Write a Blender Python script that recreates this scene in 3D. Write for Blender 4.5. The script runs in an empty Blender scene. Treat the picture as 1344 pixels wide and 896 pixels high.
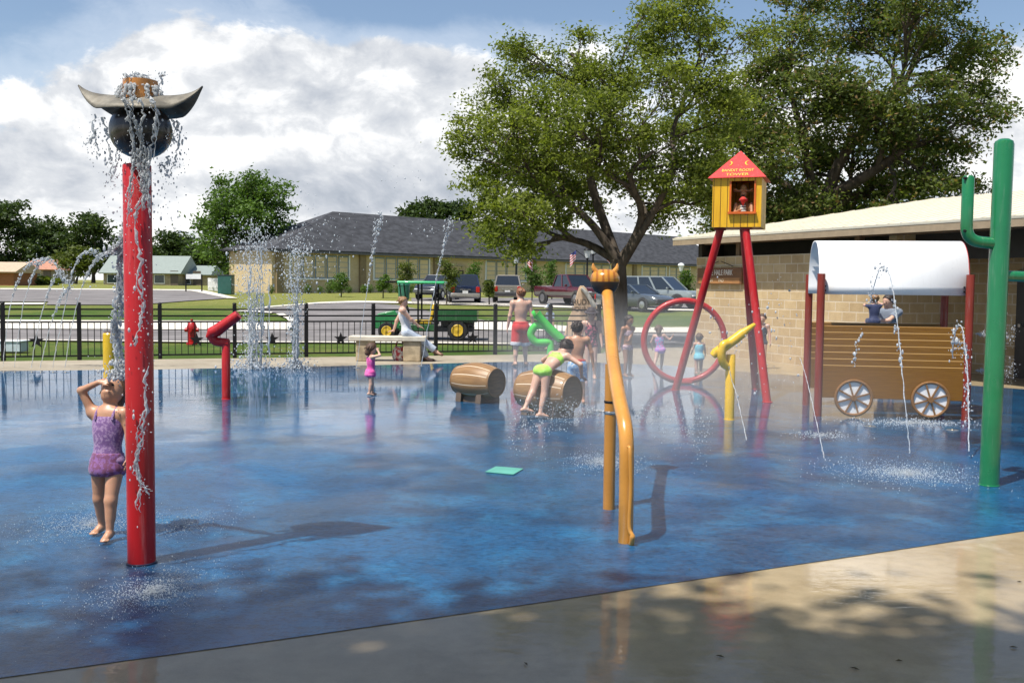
import bpy, bmesh, math, random
import numpy as np
from mathutils import Vector, Matrix

random.seed(7)
RNG = np.random.default_rng(11)
SC = bpy.context.scene
COL = SC.collection
PI = math.pi

# ------------------------------------------------------------------ camera
FPX, CX, CY, HY, ROLL, CAMH = 1300.0, 672.0, 448.0, 372.0, 0.010, 1.75
PITCH = math.atan((CY - HY) / FPX)
_f = Vector((0, math.cos(PITCH), -math.sin(PITCH)))
_u0 = Vector((0, math.sin(PITCH), math.cos(PITCH)))
_r0 = Vector((1, 0, 0))
_r = _r0 * math.cos(ROLL) + _u0 * math.sin(ROLL)
_u = _u0 * math.cos(ROLL) - _r0 * math.sin(ROLL)
CAMP = Vector((0, 0, CAMH))


def ray(px, py):
    return _f + _r * ((px - CX) / FPX) + _u * ((CY - py) / FPX)


def gz(y):                                            # height of the land
    ys, zs = GB
    return float(np.interp(y, ys, zs))


GB = ([-60, 38, 62, 87, 146, 260, 900], [0, 0, .46, .74, 1.05, 1.2, 1.2])


def G(px, py, z=None):                                # where the sight line of a pixel meets the land
    d = ray(px, py)
    if z is not None:
        t = (z - CAMH) / d.z
        return CAMP + d * t
    lo, hi = 1.0, 600.0
    for _ in range(60):
        m = .5 * (lo + hi)
        p = CAMP + d * m
        if p.z > gz(p.y):
            lo = m
        else:
            hi = m
    return CAMP + d * lo


def P(px, py, dep):                                   # point on a sight line at depth dep
    d = ray(px, py)
    return CAMP + d * (dep / d.y)


cam = bpy.data.cameras.new('camera')
camo = bpy.data.objects.new('camera', cam)
COL.objects.link(camo)
cam.sensor_width = 36.0
cam.lens = 36.0 * FPX / 1344.0
cam.clip_start = .05
cam.clip_end = 3000
M3 = Matrix((_r, _u, -_f)).transposed()
camo.matrix_world = Matrix.Translation(CAMP) @ M3.to_4x4()
SC.camera = camo

# ------------------------------------------------------------------ node helpers
class NT:
    def __init__(s, tree):
        s.t = tree
        s.n = tree.nodes
        s.l = tree.links

    def node(s, typ, **kw):
        n = s.n.new(typ)
        for k, v in kw.items():
            setattr(n, k, v)
        return n

    def put(s, sock, v):
        if isinstance(v, V):
            s.l.new(v.s, sock)
        elif isinstance(v, bpy.types.NodeSocket):
            s.l.new(v, sock)
        else:
            if sock.type in ('RGBA',) and not isinstance(v, (int, float)) and len(v) == 3:
                v = tuple(v) + (1,)
            sock.default_value = v

    def math(s, op, a, b=None, c=None, clamp=False):
        n = s.node('ShaderNodeMath', operation=op, use_clamp=clamp)
        s.put(n.inputs[0], a)
        if b is not None:
            s.put(n.inputs[1], b)
        if c is not None:
            s.put(n.inputs[2], c)
        return V(s, n.outputs[0])

    def mix(s, f, a, b, blend='MIX'):
        n = s.node('ShaderNodeMix', data_type='RGBA', blend_type=blend)
        s.put(n.inputs[0], f)
        s.put(n.inputs[6], a)
        s.put(n.inputs[7], b)
        return V(s, n.outputs[2])

    def ramp(s, f, stops, interp='LINEAR'):
        n = s.node('ShaderNodeValToRGB')
        n.color_ramp.interpolation = interp
        e = n.color_ramp.elements
        while len(e) < len(stops):
            e.new(.5)
        for i, (p, c) in enumerate(stops):
            e[i].position = p
            e[i].color = tuple(c) + (1,) if len(c) == 3 else c
        s.put(n.inputs[0], f)
        return V(s, n.outputs[0])

    def step(s, v, a, b):                             # smoothstep
        n = s.node('ShaderNodeMapRange', interpolation_type='SMOOTHSTEP')
        s.put(n.inputs[0], v)
        n.inputs[1].default_value = a
        n.inputs[2].default_value = b
        return V(s, n.outputs[0])

    def noise(s, vec, scale, detail=4, rough=.55, dist=0, out=0, dim='3D'):
        n = s.node('ShaderNodeTexNoise', noise_dimensions=dim)
        if vec is not None:
            s.put(n.inputs['Vector'], vec)
        n.inputs['Scale'].default_value = scale
        n.inputs['Detail'].default_value = detail
        n.inputs['Roughness'].default_value = rough
        n.inputs['Distortion'].default_value = dist
        return V(s, n.outputs[out])

    def xyz(s, x, y, z):
        n = s.node('ShaderNodeCombineXYZ')
        s.put(n.inputs[0], x), s.put(n.inputs[1], y), s.put(n.inputs[2], z)
        return V(s, n.outputs[0])

    def sep(s, v):
        n = s.node('ShaderNodeSeparateXYZ')
        s.put(n.inputs[0], v)
        return [V(s, o) for o in n.outputs]

    def scale(s, vec, sc, loc=(0, 0, 0), rot=(0, 0, 0)):
        n = s.node('ShaderNodeMapping')
        s.put(n.inputs[0], vec)
        n.inputs['Location'].default_value = loc
        n.inputs['Rotation'].default_value = rot
        n.inputs['Scale'].default_value = sc
        return V(s, n.outputs[0])

    def coord(s, which='Object'):
        return V(s, s.node('ShaderNodeTexCoord').outputs[which])

    def pos(s):
        return V(s, s.node('ShaderNodeNewGeometry').outputs['Position'])

    def bump(s, h, strength=.3, dist=.02, normal=None):
        n = s.node('ShaderNodeBump')
        n.inputs['Strength'].default_value = strength
        n.inputs['Distance'].default_value = dist
        s.put(n.inputs['Height'], h)
        if normal is not None:
            s.put(n.inputs['Normal'], normal)
        return V(s, n.outputs[0])


class V:
    def __init__(s, nt, sock):
        s.nt, s.s = nt, sock

    def __add__(s, o): return s.nt.math('ADD', s, o)
    def __radd__(s, o): return s.nt.math('ADD', s, o)
    def __sub__(s, o): return s.nt.math('SUBTRACT', s, o)
    def __rsub__(s, o): return s.nt.math('SUBTRACT', o, s)
    def __mul__(s, o): return s.nt.math('MULTIPLY', s, o)
    def __rmul__(s, o): return s.nt.math('MULTIPLY', s, o)
    def __truediv__(s, o): return s.nt.math('DIVIDE', s, o)
    def clamp(s): return s.nt.math('ADD', s, 0.0, clamp=True)


MATS = {}


def newmat(name):
    m = bpy.data.materials.new(name)
    m.use_nodes = True
    nt = NT(m.node_tree)
    b = m.node_tree.nodes['Principled BSDF']
    return m, nt, b


def mat(name, color, rough=.5, metal=0.0, var=.12, vscale=4.0, bump=0.0, bscale=40.0, coat=0.0,
        spec=.5, coord='Object', trans=0.0, stretch=None, sheen=0.0, ior=1.5, dirt=None, streak=0.0):
    if name in MATS:
        return MATS[name]
    m, nt, b = newmat(name)
    co = nt.coord(coord)
    if stretch:
        co = nt.scale(co, stretch)
    n = nt.noise(co, vscale, 5, .6)
    lo = tuple(c * (1 - var) for c in color)
    hi = tuple(min(1, c * (1 + var)) for c in color)
    c = nt.mix(nt.step(n, .3, .7), lo, hi)
    if dirt:
        dm = nt.step(nt.noise(co, vscale * 2.3, 6, .7), .55, .75)
        c = nt.mix(dm * dirt[1], c, dirt[0])
    if streak:
        sm = nt.step(nt.noise(nt.scale(nt.pos(), (14, 14, 1.1)), 2.2, 6, .7), .52, .76)
        c = nt.mix(sm * streak, c, (.52, .50, .47))
        sp = nt.step(nt.noise(nt.pos(), 30, 4, .75), .66, .74)
        c = nt.mix(sp * streak * 2.2, c, nt.mix(1.0, c, (.35, .35, .35), 'MULTIPLY'))
    nt.put(b.inputs['Base Color'], c)
    r = nt.noise(co, vscale * 3, 3, .5)
    nt.put(b.inputs['Roughness'], (r * .16 + (rough - .08)).clamp())
    b.inputs['Metallic'].default_value = metal
    b.inputs['Specular IOR Level'].default_value = spec
    b.inputs['Coat Weight'].default_value = coat
    b.inputs['Coat Roughness'].default_value = .06
    b.inputs['Transmission Weight'].default_value = trans
    b.inputs['IOR'].default_value = ior
    b.inputs['Sheen Weight'].default_value = sheen
    if bump:
        nt.put(b.inputs['Normal'], nt.bump(nt.noise(co, bscale, 5, .6), bump, .01))
    MATS[name] = m
    return m


# ------------------------------------------------------------------ mesh building
def meta(o, label=None, cat=None, group=None, kind=None):
    if label: o['label'] = label
    if cat: o['category'] = cat
    if group: o['group'] = group
    if kind: o['kind'] = kind
    return o


def thing(name, label, cat, loc, rz=0.0, group=None):
    o = bpy.data.objects.new(name, None)
    o.empty_display_size = .1
    COL.objects.link(o)
    o.location = loc
    o.rotation_euler = (0, 0, rz)
    return meta(o, label, cat, group)


class MB:
    def __init__(s):
        s.v, s.f, s.m = [], [], []
        s.X = Matrix.Identity(4)
        s.mi = 0

    def at(s, X):
        s.X = X
        return s

    def add(s, vs, fs):
        o = len(s.v)
        s.v += [s.X @ Vector(p) for p in vs]
        s.f += [tuple(i + o for i in f) for f in fs]
        s.m += [s.mi] * len(fs)
        return s

    def box(s, c, d, rz=0.0, R=None):
        R = R or Matrix.Rotation(rz, 3, 'Z')
        c = Vector(c)
        hx, hy, hz = d[0] / 2, d[1] / 2, d[2] / 2
        vs = [c + R @ Vector((x, y, z)) for z in (-hz, hz) for y in (-hy, hy) for x in (-hx, hx)]
        return s.add(vs, [(0, 2, 3, 1), (4, 5, 7, 6), (0, 1, 5, 4), (2, 6, 7, 3), (0, 4, 6, 2), (1, 3, 7, 5)])

    def bar(s, a, b, w, h, up=(0, 0, 1)):             # box along a-b, w across, h along up
        a, b = Vector(a), Vector(b)
        d = (b - a)
        L = d.length
        d.normalize()
        x = d.cross(Vector(up)).normalized()
        z = x.cross(d)
        R = Matrix((x, d, z)).transposed()
        return s.box((a + b) / 2, (w, L, h), R=R)

    def tube(s, pts, rad, n=12, cap=True, closed=False):
        pts = [Vector(p) for p in pts]
        if not hasattr(rad, '__len__'):
            rad = [rad] * len(pts)
        k = len(pts)
        vs, fs = [], []
        prev = None
        for i, p in enumerate(pts):
            if closed:
                t = (pts[(i + 1) % k] - pts[i - 1])
            else:
                t = pts[min(i + 1, k - 1)] - pts[max(i - 1, 0)]
            t = t.normalized() if t.length > 1e-9 else Vector((0, 0, 1))
            if prev is None:
                a = Vector((0, 0, 1)) if abs(t.z) < .9 else Vector((1, 0, 0))
                x = t.cross(a).normalized()
            else:
                x = (prev - t * prev.dot(t))
                x = x.normalized() if x.length > 1e-6 else t.orthogonal().normalized()
            prev = x
            y = t.cross(x)
            for j in range(n):
                a = 2 * PI * j / n
                vs.append(p + (x * math.cos(a) + y * math.sin(a)) * rad[i])
        for i in range(k if closed else k - 1):
            for j in range(n):
                a, b = i * n + j, i * n + (j + 1) % n
                c, d = ((i + 1) % k) * n + (j + 1) % n, ((i + 1) % k) * n + j
                fs.append((a, b, c, d))
        if cap and not closed:
            fs.append(tuple(range(n - 1, -1, -1)))
            fs.append(tuple((k - 1) * n + j for j in range(n)))
        return s.add(vs, fs)

    def cyl(s, a, b, r, r2=None, n=16):
        return s.tube([a, b], [r, r if r2 is None else r2], n)

    def lathe(s, prof, c, axis=(0, 0, 1), n=24):      # prof: (radius, height along axis)
        c = Vector(c)
        t = Vector(axis).normalized()
        x = t.orthogonal().normalized()
        y = t.cross(x)
        vs, fs = [], []
        for r, h in prof:
            for j in range(n):
                a = 2 * PI * j / n
                vs.append(c + t * h + (x * math.cos(a) + y * math.sin(a)) * max(r, 1e-4))
        for i in range(len(prof) - 1):
            for j in range(n):
                fs.append((i * n + j, i * n + (j + 1) % n, (i + 1) * n + (j + 1) % n, (i + 1) * n + j))
        fs.append(tuple(range(n - 1, -1, -1)))
        fs.append(tuple((len(prof) - 1) * n + j for j in range(n)))
        return s.add(vs, fs)

    def ball(s, c, r, n=16, m=10):
        if not hasattr(r, '__len__'):
            r = (r, r, r)
        c = Vector(c)
        vs, fs = [], []
        for i in range(m + 1):
            th = PI * i / m
            for j in range(n):
                ph = 2 * PI * j / n
                vs.append(c + Vector((r[0] * math.sin(th) * math.cos(ph), r[1] * math.sin(th) * math.sin(ph), r[2] * math.cos(th))))
        for i in range(m):
            for j in range(n):
                q = (i * n + j, (i + 1) * n + j, (i + 1) * n + (j + 1) % n, i * n + (j + 1) % n)
                fs.append(q)
        return s.add(vs, fs)

    def prism(s, poly, vec):                          # poly: 3-D points of one face, vec: extrusion
        poly = [Vector(p) for p in poly]
        vec = Vector(vec)
        k = len(poly)
        fs = [tuple(range(k - 1, -1, -1)), tuple(range(k, 2 * k))]
        fs += [(i, (i + 1) % k, k + (i + 1) % k, k + i) for i in range(k)]
        return s.add(poly + [p + vec for p in poly], fs)

    def loft(s, rings, cap=True, closed=True):
        k = len(rings[0])
        vs = [p for r in rings for p in r]
        fs = []
        for i in range(len(rings) - 1):
            for j in range(k if closed else k - 1):
                fs.append((i * k + j, i * k + (j + 1) % k, (i + 1) * k + (j + 1) % k, (i + 1) * k + j))
        if cap:
            fs.append(tuple(range(k - 1, -1, -1)))
            fs.append(tuple((len(rings) - 1) * k + j for j in range(k)))
        return s.add(vs, fs)

    def build(s, name, m, parent=None, origin=None, local=False, smooth=35, bevel=0.0, solid=0.0, subsurf=0):
        off = Vector((0, 0, 0))
        if parent is not None and not local:
            off = parent_loc(parent)
        if origin is not None:
            off = Vector(origin)
        me = bpy.data.meshes.new(name)
        me.from_pydata([tuple(p - off) for p in s.v], [], s.f)
        bm = bmesh.new()
        bm.from_mesh(me)
        bmesh.ops.remove_doubles(bm, verts=bm.verts, dist=1e-5)
        bmesh.ops.recalc_face_normals(bm, faces=bm.faces)
        bm.to_mesh(me)
        bm.free()
        for x in (m if isinstance(m, (list, tuple)) else [m]):
            me.materials.append(x)
        if isinstance(m, (list, tuple)) and len(me.polygons) == len(s.m):
            me.polygons.foreach_set('material_index', s.m)
        finish(me, smooth)
        o = bpy.data.objects.new(name, me)
        COL.objects.link(o)
        if origin is not None:
            o.location = off
        if parent is not None:
            o.parent = parent
        if solid:
            md = o.modifiers.new('thickness', 'SOLIDIFY')
            md.thickness = solid
            md.offset = 0
        if bevel:
            md = o.modifiers.new('bevel', 'BEVEL')
            md.width = bevel
            md.segments = 2
            md.limit_method = 'ANGLE'
        if subsurf:
            md = o.modifiers.new('sub', 'SUBSURF')
            md.levels = md.render_levels = subsurf
        return o


def parent_loc(p):
    v = Vector((0, 0, 0))
    while p is not None:
        v += p.location
        p = p.parent
    return v


def finish(me, smooth=35):
    if smooth:
        me.polygons.foreach_set('use_smooth', [True] * len(me.polygons))
        me.update()
        me.set_sharp_from_angle(angle=math.radians(smooth))
    me.update()


def fast_mesh(name, co, faces, m, parent=None, origin=(0, 0, 0), rnd=None, smooth=False):
    """numpy arrays: co (n,3), faces (k,3|4)"""
    me = bpy.data.meshes.new(name)
    co = np.asarray(co, np.float32) - np.asarray(origin, np.float32)
    k, w = faces.shape
    me.vertices.add(len(co))
    me.vertices.foreach_set('co', co.ravel())
    me.loops.add(k * w)
    me.loops.foreach_set('vertex_index', faces.astype(np.int32).ravel())
    me.polygons.add(k)
    me.polygons.foreach_set('loop_start', np.arange(0, k * w, w, dtype=np.int32))
    me.polygons.foreach_set('loop_total', np.full(k, w, np.int32))
    if smooth:
        me.polygons.foreach_set('use_smooth', np.ones(k, bool))
    me.update(calc_edges=True)
    if rnd is not None:
        a = me.attributes.new('rnd', 'FLOAT', 'FACE')
        a.data.foreach_set('value', np.asarray(rnd, np.float32))
    me.materials.append(m)
    o = bpy.data.objects.new(name, me)
    COL.objects.link(o)
    if parent is not None:
        o.parent = parent
    else:
        o.location = origin
    return o


def text_mesh(name, body, size, m, parent, loc, R, extrude=.004, local=False, align='CENTER', sx=1.0):
    cu = bpy.data.curves.new(name, 'FONT')
    cu.body = body
    cu.size = size
    cu.align_x = align
    cu.align_y = 'CENTER'
    cu.extrude = extrude
    t = bpy.data.objects.new(name + '_src', cu)
    COL.objects.link(t)
    dg = bpy.context.evaluated_depsgraph_get()
    me = bpy.data.meshes.new_from_object(t.evaluated_get(dg))
    bpy.data.objects.remove(t)
    off = Vector((0, 0, 0)) if local else parent_loc(parent)
    X = Matrix.Translation(Vector(loc) - off) @ R.to_4x4() @ Matrix.Diagonal((sx, 1, 1, 1))
    me.transform(X)
    me.materials.clear()
    me.materials.append(m)
    me.name = name
    o = bpy.data.objects.new(name, me)
    COL.objects.link(o)
    o.parent = parent
    return o


def bez(pts, n=8):                                    # Catmull-Rom through points
    pts = [Vector(p) for p in pts]
    q = [2 * pts[0] - pts[1]] + pts + [2 * pts[-1] - pts[-2]]
    out = []
    for i in range(1, len(q) - 2):
        for k in range(n):
            t = k / n
            a, b, c, d = q[i - 1], q[i], q[i + 1], q[i + 2]
            out.append(.5 * ((2 * b) + (c - a) * t + (2 * a - 5 * b + 4 * c - d) * t * t + (3 * b - a - 3 * c + d) * t ** 3))
    out.append(pts[-1])
    return out


def fillet(pts, r, n=6):                              # polyline with rounded corners
    pts = [Vector(p) for p in pts]
    out = [pts[0]]
    for i in range(1, len(pts) - 1):
        a, b, c = pts[i - 1], pts[i], pts[i + 1]
        u, w = (a - b), (c - b)
        k = min(r, u.length * .49, w.length * .49)
        p, q = b + u.normalized() * k, b + w.normalized() * k
        for j in range(n + 1):
            t = j / n
            out.append(p * (1 - t) ** 2 + b * 2 * t * (1 - t) + q * t * t)
    out.append(pts[-1])
    return out


def facing(fwd, up=(0, 0, 1)):                        # rotation whose +Z looks along fwd (for flat lettering)
    z = Vector(fwd).normalized()
    x = Vector(up).cross(z).normalized()
    y = z.cross(x)
    return Matrix((x, y, z)).transposed()


def on_line(A, dirv, px, py=400):
    """distance along the upright plane through A with heading dirv at which picture column px meets it"""
    d = ray(px, py)
    n = Vector((-dirv.y, dirv.x, 0))
    t = (Vector((A[0], A[1], 0)) - Vector((0, 0, 0))).dot(n) / d.dot(n)
    q = d * t
    return (Vector((q.x, q.y, 0)) - Vector((A[0], A[1], 0))).dot(dirv)
# ------------------------------------------------------------------ light and sky
SUN_EL = math.radians(64.0)
SUN_H = Vector((-.74, -.67, 0)).normalized()
TO_SUN = Vector((SUN_H.x * math.cos(SUN_EL), SUN_H.y * math.cos(SUN_EL), math.sin(SUN_EL)))
sl = bpy.data.lights.new('sun', 'SUN')
sl.energy = 4.8
sl.angle = math.radians(.53)
sl.color = (1.0, .955, .88)
so = bpy.data.objects.new('sun', sl)
COL.objects.link(so)
so.rotation_euler = TO_SUN.to_track_quat('Z', 'Y').to_euler()

W = bpy.data.worlds.new('World')
SC.world = W
W.use_nodes = True
wt = NT(W.node_tree)
bgn = W.node_tree.nodes['Background']
SKY_S = .105
sky = wt.node('ShaderNodeTexSky', sky_type='NISHITA')
sky.sun_disc = False
sky.sun_elevation = SUN_EL
sky.sun_rotation = math.atan2(TO_SUN.x, TO_SUN.y)
sky.altitude = 200
sky.air_density = 1.0
sky.dust_density = 1.2
dx, dy, dz = wt.sep(wt.coord('Generated'))
az = wt.math('ARCTAN2', dx, dy)
el = wt.math('ARCSINE', dz)


def blob(px, py, rx, ry, amp=1.0):
    a0, e0 = math.atan((px - CX) / FPX), math.atan((HY - py) / FPX)
    u = (az - a0) * (FPX / rx)
    w = (el - e0) * (FPX / ry)
    return wt.math('POWER', 2.718, (u * u + w * w) * -1.0) * amp


def total(items):
    acc = items[0]
    for x in items[1:]:
        acc = acc + x
    return acc


cv = wt.xyz(az * 6.0, el * 9.0, 3.7)
warp = wt.noise(cv, 1.0, 3, .5, out=1)
wn = wt.node('ShaderNodeVectorMath', operation='SCALE')
wt.put(wn.inputs[0], warp)
wn.inputs[3].default_value = .55
va = wt.node('ShaderNodeVectorMath', operation='ADD')
wt.put(va.inputs[0], cv)
wt.put(va.inputs[1], wn.outputs[0])
cw = V(wt, va.outputs[0])
big = wt.noise(cw, 1.1, 12, .60)
fine = wt.noise(cw, 3.4, 10, .62)
sh = wt.noise(wt.scale(cw, (1, 1, 1), (.10, -.28, 0)), 1.1, 12, .60)       # same field, shifted towards the light
bias = total([
    blob(330, 120, 260, 90, .20), blob(560, 110, 110, 80, .20), blob(120, 210, 180, 70, .14), blob(420, 210, 300, 80, .16),
    blob(1335, 140, 60, 90, .26), blob(760, 70, 70, 30, .12), blob(980, 240, 260, 60, .10), blob(270, 10, 150, 40, .10),
    blob(20, 70, 110, 70, -.26), blob(620, 5, 240, 40, -.16), blob(980, 20, 240, 70, -.22), blob(1230, 30, 130, 50, -.22),
    blob(1330, 40, 70, 45, -.22), blob(70, 150, 60, 18, -.08), blob(460, 25, 90, 20, -.10),
    blob(600, 330, 900, 120, .12)])
dens = big * .75 + fine * .25 + bias - wt.step(dy, .25, -.25) * .13 - wt.step(el, .205, .30) * .26
cover = wt.step(dens, .50, .585)
veil = wt.step(dens, .24, .54) * .42 * (1.0 - wt.step(el, .25, .36) * .6)                                      # thin haze round the clouds
bl1 = wt.math('ABSOLUTE', wt.noise(cw, 2.3, 7, .55) * 2.0 - 1.0)
relief = (big - sh) * 2.2 + (fine - .5) * .5 + .36 + wt.step(bl1, .0, .42) * .22
greyf = total([blob(230, 20, 150, 30, .75), blob(380, 150, 80, 45, .30), blob(330, 250, 420, 34, .62),
               blob(540, 225, 150, 34, .40), blob(100, 190, 120, 26, .22), blob(520, 60, 60, 40, .24),
               blob(480, 275, 260, 22, .35)])
lum = (relief * 1.05 + .40 - greyf * .66).clamp()
ccol = wt.ramp(lum, [(0, (.33, .37, .43)), (.35, (.46, .49, .54)), (.62, (.60, .62, .65)), (.86, (.82, .825, .83)), (1, (.93, .925, .91))])
cs = wt.mix(1.0, ccol, (1 / SKY_S,) * 3, 'MULTIPLY')
hz = wt.mix(1.0, (.66, .72, .80), (1 / SKY_S,) * 3, 'MULTIPLY')
skyc = wt.mix(veil.clamp(), V(wt, sky.outputs[0]), hz)
full = wt.mix(cover, skyc, cs)
wt.put(bgn.inputs['Color'], full)
bgn.inputs['Strength'].default_value = SKY_S

SC.view_settings.view_transform = 'Standard'
SC.view_settings.look = 'None'
SC.view_settings.exposure = 0.40
SC.view_settings.gamma = 1.0
SC.view_settings.use_curve_mapping = False
cy = SC.cycles
cy.use_denoising = True
cy.denoiser = 'OPENIMAGEDENOISE'
cy.max_bounces = 8
cy.diffuse_bounces = 3
cy.glossy_bounces = 4
cy.transmission_bounces = 6
cy.transparent_max_bounces = 12
cy.volume_bounces = 0
cy.caustics_reflective = False
cy.caustics_refractive = False
cy.sample_clamp_indirect = 6.0
cy.use_adaptive_sampling = True
cy.adaptive_threshold = .02
# ------------------------------------------------------------------ ground materials
def grass_mat():
    m, nt, b = newmat('grass_turf')
    p = nt.pos()
    n1 = nt.noise(p, .22, 5, .6)
    n2 = nt.noise(p, 2.2, 6, .7)
    n3 = nt.noise(p, 30, 4, .7)
    y = nt.sep(p)[1]
    near = nt.step(y, 30, 44)
    c = nt.mix(nt.step(n1, .35, .65), (.062, .115, .018), (.10, .155, .026))
    dry = nt.step(n2 * .6 + n1 * .5, .50, .70)
    c = nt.mix(dry * .75, c, (.20, .19, .055))
    far = nt.mix(nt.step(n2, .3, .7), (.17, .20, .045), (.27, .25, .075))
    c = nt.mix(nt.step(y, 46, 64), c, far)
    c = nt.mix(n3 * .5, c, nt.mix(1.0, c, (.55, .6, .5), 'MULTIPLY'))
    nt.put(b.inputs['Base Color'], c)
    b.inputs['Roughness'].default_value = .9
    b.inputs['Specular IOR Level'].default_value = .15
    nt.put(b.inputs['Normal'], nt.bump(nt.noise(p, 22, 4, .8), .8, .06))
    return m


def concrete_mat(name, c0, c1, wet=False):
    m, nt, b = newmat(name)
    p = nt.pos()
    n1 = nt.noise(p, .7, 6, .6)
    n2 = nt.noise(p, 7, 6, .65)
    n3 = nt.noise(p, 120, 3, .7)
    c = nt.mix(nt.step(n1 * .6 + n2 * .4, .35, .65), c0, c1)
    c = nt.mix(nt.step(n3, .45, .75) * .35, c, nt.mix(1.0, c, (.6, .58, .55), 'MULTIPLY'))
    rough = nt.math('ADD', n2 * .15, .62)
    bh = nt.noise(p, 160, 3, .7)
    if wet:
        x, y, z = nt.sep(p)
        # puddled film over the near apron; the far apron has dried
        wn = nt.noise(nt.scale(p, (1.0, 1.0, 1)), .55, 4, .5, 1.2)
        wn2 = nt.noise(p, 2.6, 5, .6, .6)
        w = nt.step(wn * .7 + wn2 * .3 + nt.step(y, 8.5, 4.6) * .16 + nt.step(x, .4, 2.6) * .08, .45, .56) * nt.step(y, 12, 8)
        right = nt.step(x, 4.2, 5.2) * nt.step(y, 26.5, 23.5) * nt.step(y, 13.0, 15.0)
        w2 = nt.math('MAXIMUM', w, right * nt.step(wn2, .30, .45) * .85)
        # hairline joints
        damp = nt.math('MAXIMUM', w2, right)
        st_ = nt.step(nt.noise(p, 1.6, 6, .7, .5), .48, .62)
        c = nt.mix(st_ * .35, c, nt.mix(1.0, c, (.70, .66, .60), 'MULTIPLY'))
        c = nt.mix(damp, c, nt.mix(1.0, c, (1.0, .90, .72), 'MULTIPLY'))
        nt.put(b.inputs['Coat Weight'], w2 * .74)
        b.inputs['Coat Roughness'].default_value = .02
        b.inputs['Coat IOR'].default_value = 1.36
        rip = nt.noise(nt.scale(p, (2.2, 4.5, 1)), 2.4, 4, .6, .4)
        nt.put(b.inputs['Coat Normal'], nt.bump(rip, .07, .02))
    nt.put(b.inputs['Base Color'], c)
    nt.put(b.inputs['Roughness'], rough)
    b.inputs['Specular IOR Level'].default_value = .25
    nt.put(b.inputs['Normal'], nt.bump(bh, .35, .004))
    return m


def pool_mat():
    m, nt, b = newmat('wet_blue_floor')
    p = nt.pos()
    x, y, z = nt.sep(p)
    n1 = nt.noise(p, .33, 5, .55, .8)
    n2 = nt.noise(p, 1.7, 6, .6, .3)
    n3 = nt.noise(p, 34, 4, .7)
    c = nt.mix(nt.step(n1 * .7 + n2 * .3, .36, .62), (.0030, .043, .112), (.0072, .110, .260))
    c = nt.mix(nt.step(n2, .48, .72) * .55, c, (.018, .175, .33))
    # worn grey scuffs with a speckled grain
    scuff = nt.step(nt.noise(p, .55, 5, .6, 1.0), .52, .66) * nt.step(n3, .35, .62)
    c = nt.mix(scuff * .6, c, (.050, .070, .095))
    n4 = nt.noise(nt.scale(p, (1, 1.6, 1)), 11, 6, .75, .4)
    n5 = nt.noise(p, 75, 3, .8)
    c = nt.mix(nt.step(n4, .48, .60) * .60, c, nt.mix(1.0, c, (.22, .30, .36), 'MULTIPLY'))
    n6 = nt.noise(nt.scale(p, (1, 1.3, 1)), 26, 5, .8, .3)
    c = nt.mix(nt.step(n6, .50, .60) * .6, c, nt.mix(1.0, c, (.35, .42, .48), 'MULTIPLY'))
    c = nt.mix(nt.step(n6, .44, .34) * .5, c, (.07, .12, .17))
    c = nt.mix(nt.step(n4, .46, .30) * .12, c, nt.mix(1.0, c, (1.9, 1.7, 1.5), 'MULTIPLY'))
    c = nt.mix(nt.step(n5, .50, .70) * .55, c, nt.mix(1.0, c, (.40, .45, .5), 'MULTIPLY'))
    nt.put(b.inputs['Base Color'], c)
    b.inputs['Roughness'].default_value = .42
    b.inputs['Specular IOR Level'].default_value = .35
    nt.put(b.inputs['Normal'], nt.bump(n3 + n5, .5, .008))
    # running water film: long lazy ripples far off, small sharp ones in the splash zones
    d = nt.math('SQRT', x * x + y * y)
    far = nt.step(d, 6.5, 15)
    near_n = nt.noise(nt.scale(p, (9, 15, 1)), 2.2, 6, .72, .3)
    mid_n = nt.noise(nt.scale(p, (1.3, 4.2, 1)), 2.0, 5, .55, .5)
    calm = nt.step(nt.noise(p, .28, 3, .5), .40, .60)
    h = near_n * (1.0 - far) * .85 + mid_n * .9
    nb = nt.node('ShaderNodeBump')
    nb.inputs['Distance'].default_value = .02
    nt.put(nb.inputs['Height'], h)
    st = (calm * .34 + .26) * (1.0 - far * .87)
    nt.put(nb.inputs['Strength'], st)
    nt.put(b.inputs['Coat Normal'], nb.outputs[0])
    film = nt.step(nt.noise(p, .8, 5, .6, .8), .34, .60)
    nt.put(b.inputs['Coat Weight'], (film * .5 + .22 + far * .6).clamp())
    b.inputs['Coat IOR'].default_value = 1.36
    nt.put(b.inputs['Coat Roughness'], nt.math('ADD', nt.noise(p, 1.1, 3, .5) * .05, .005))
    return m


M_GRASS = grass_mat()
M_DECK = concrete_mat('apron_concrete', (.30, .258, .19), (.40, .348, .265), wet=True)
M_WALK = concrete_mat('pale_concrete', (.60, .56, .48), (.74, .70, .61))
M_ROAD = mat('asphalt', (.185, .172, .168), .9, var=.22, vscale=.5, bump=.4, bscale=90, coord='Object', spec=.2)
M_POOL = pool_mat()


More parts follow.
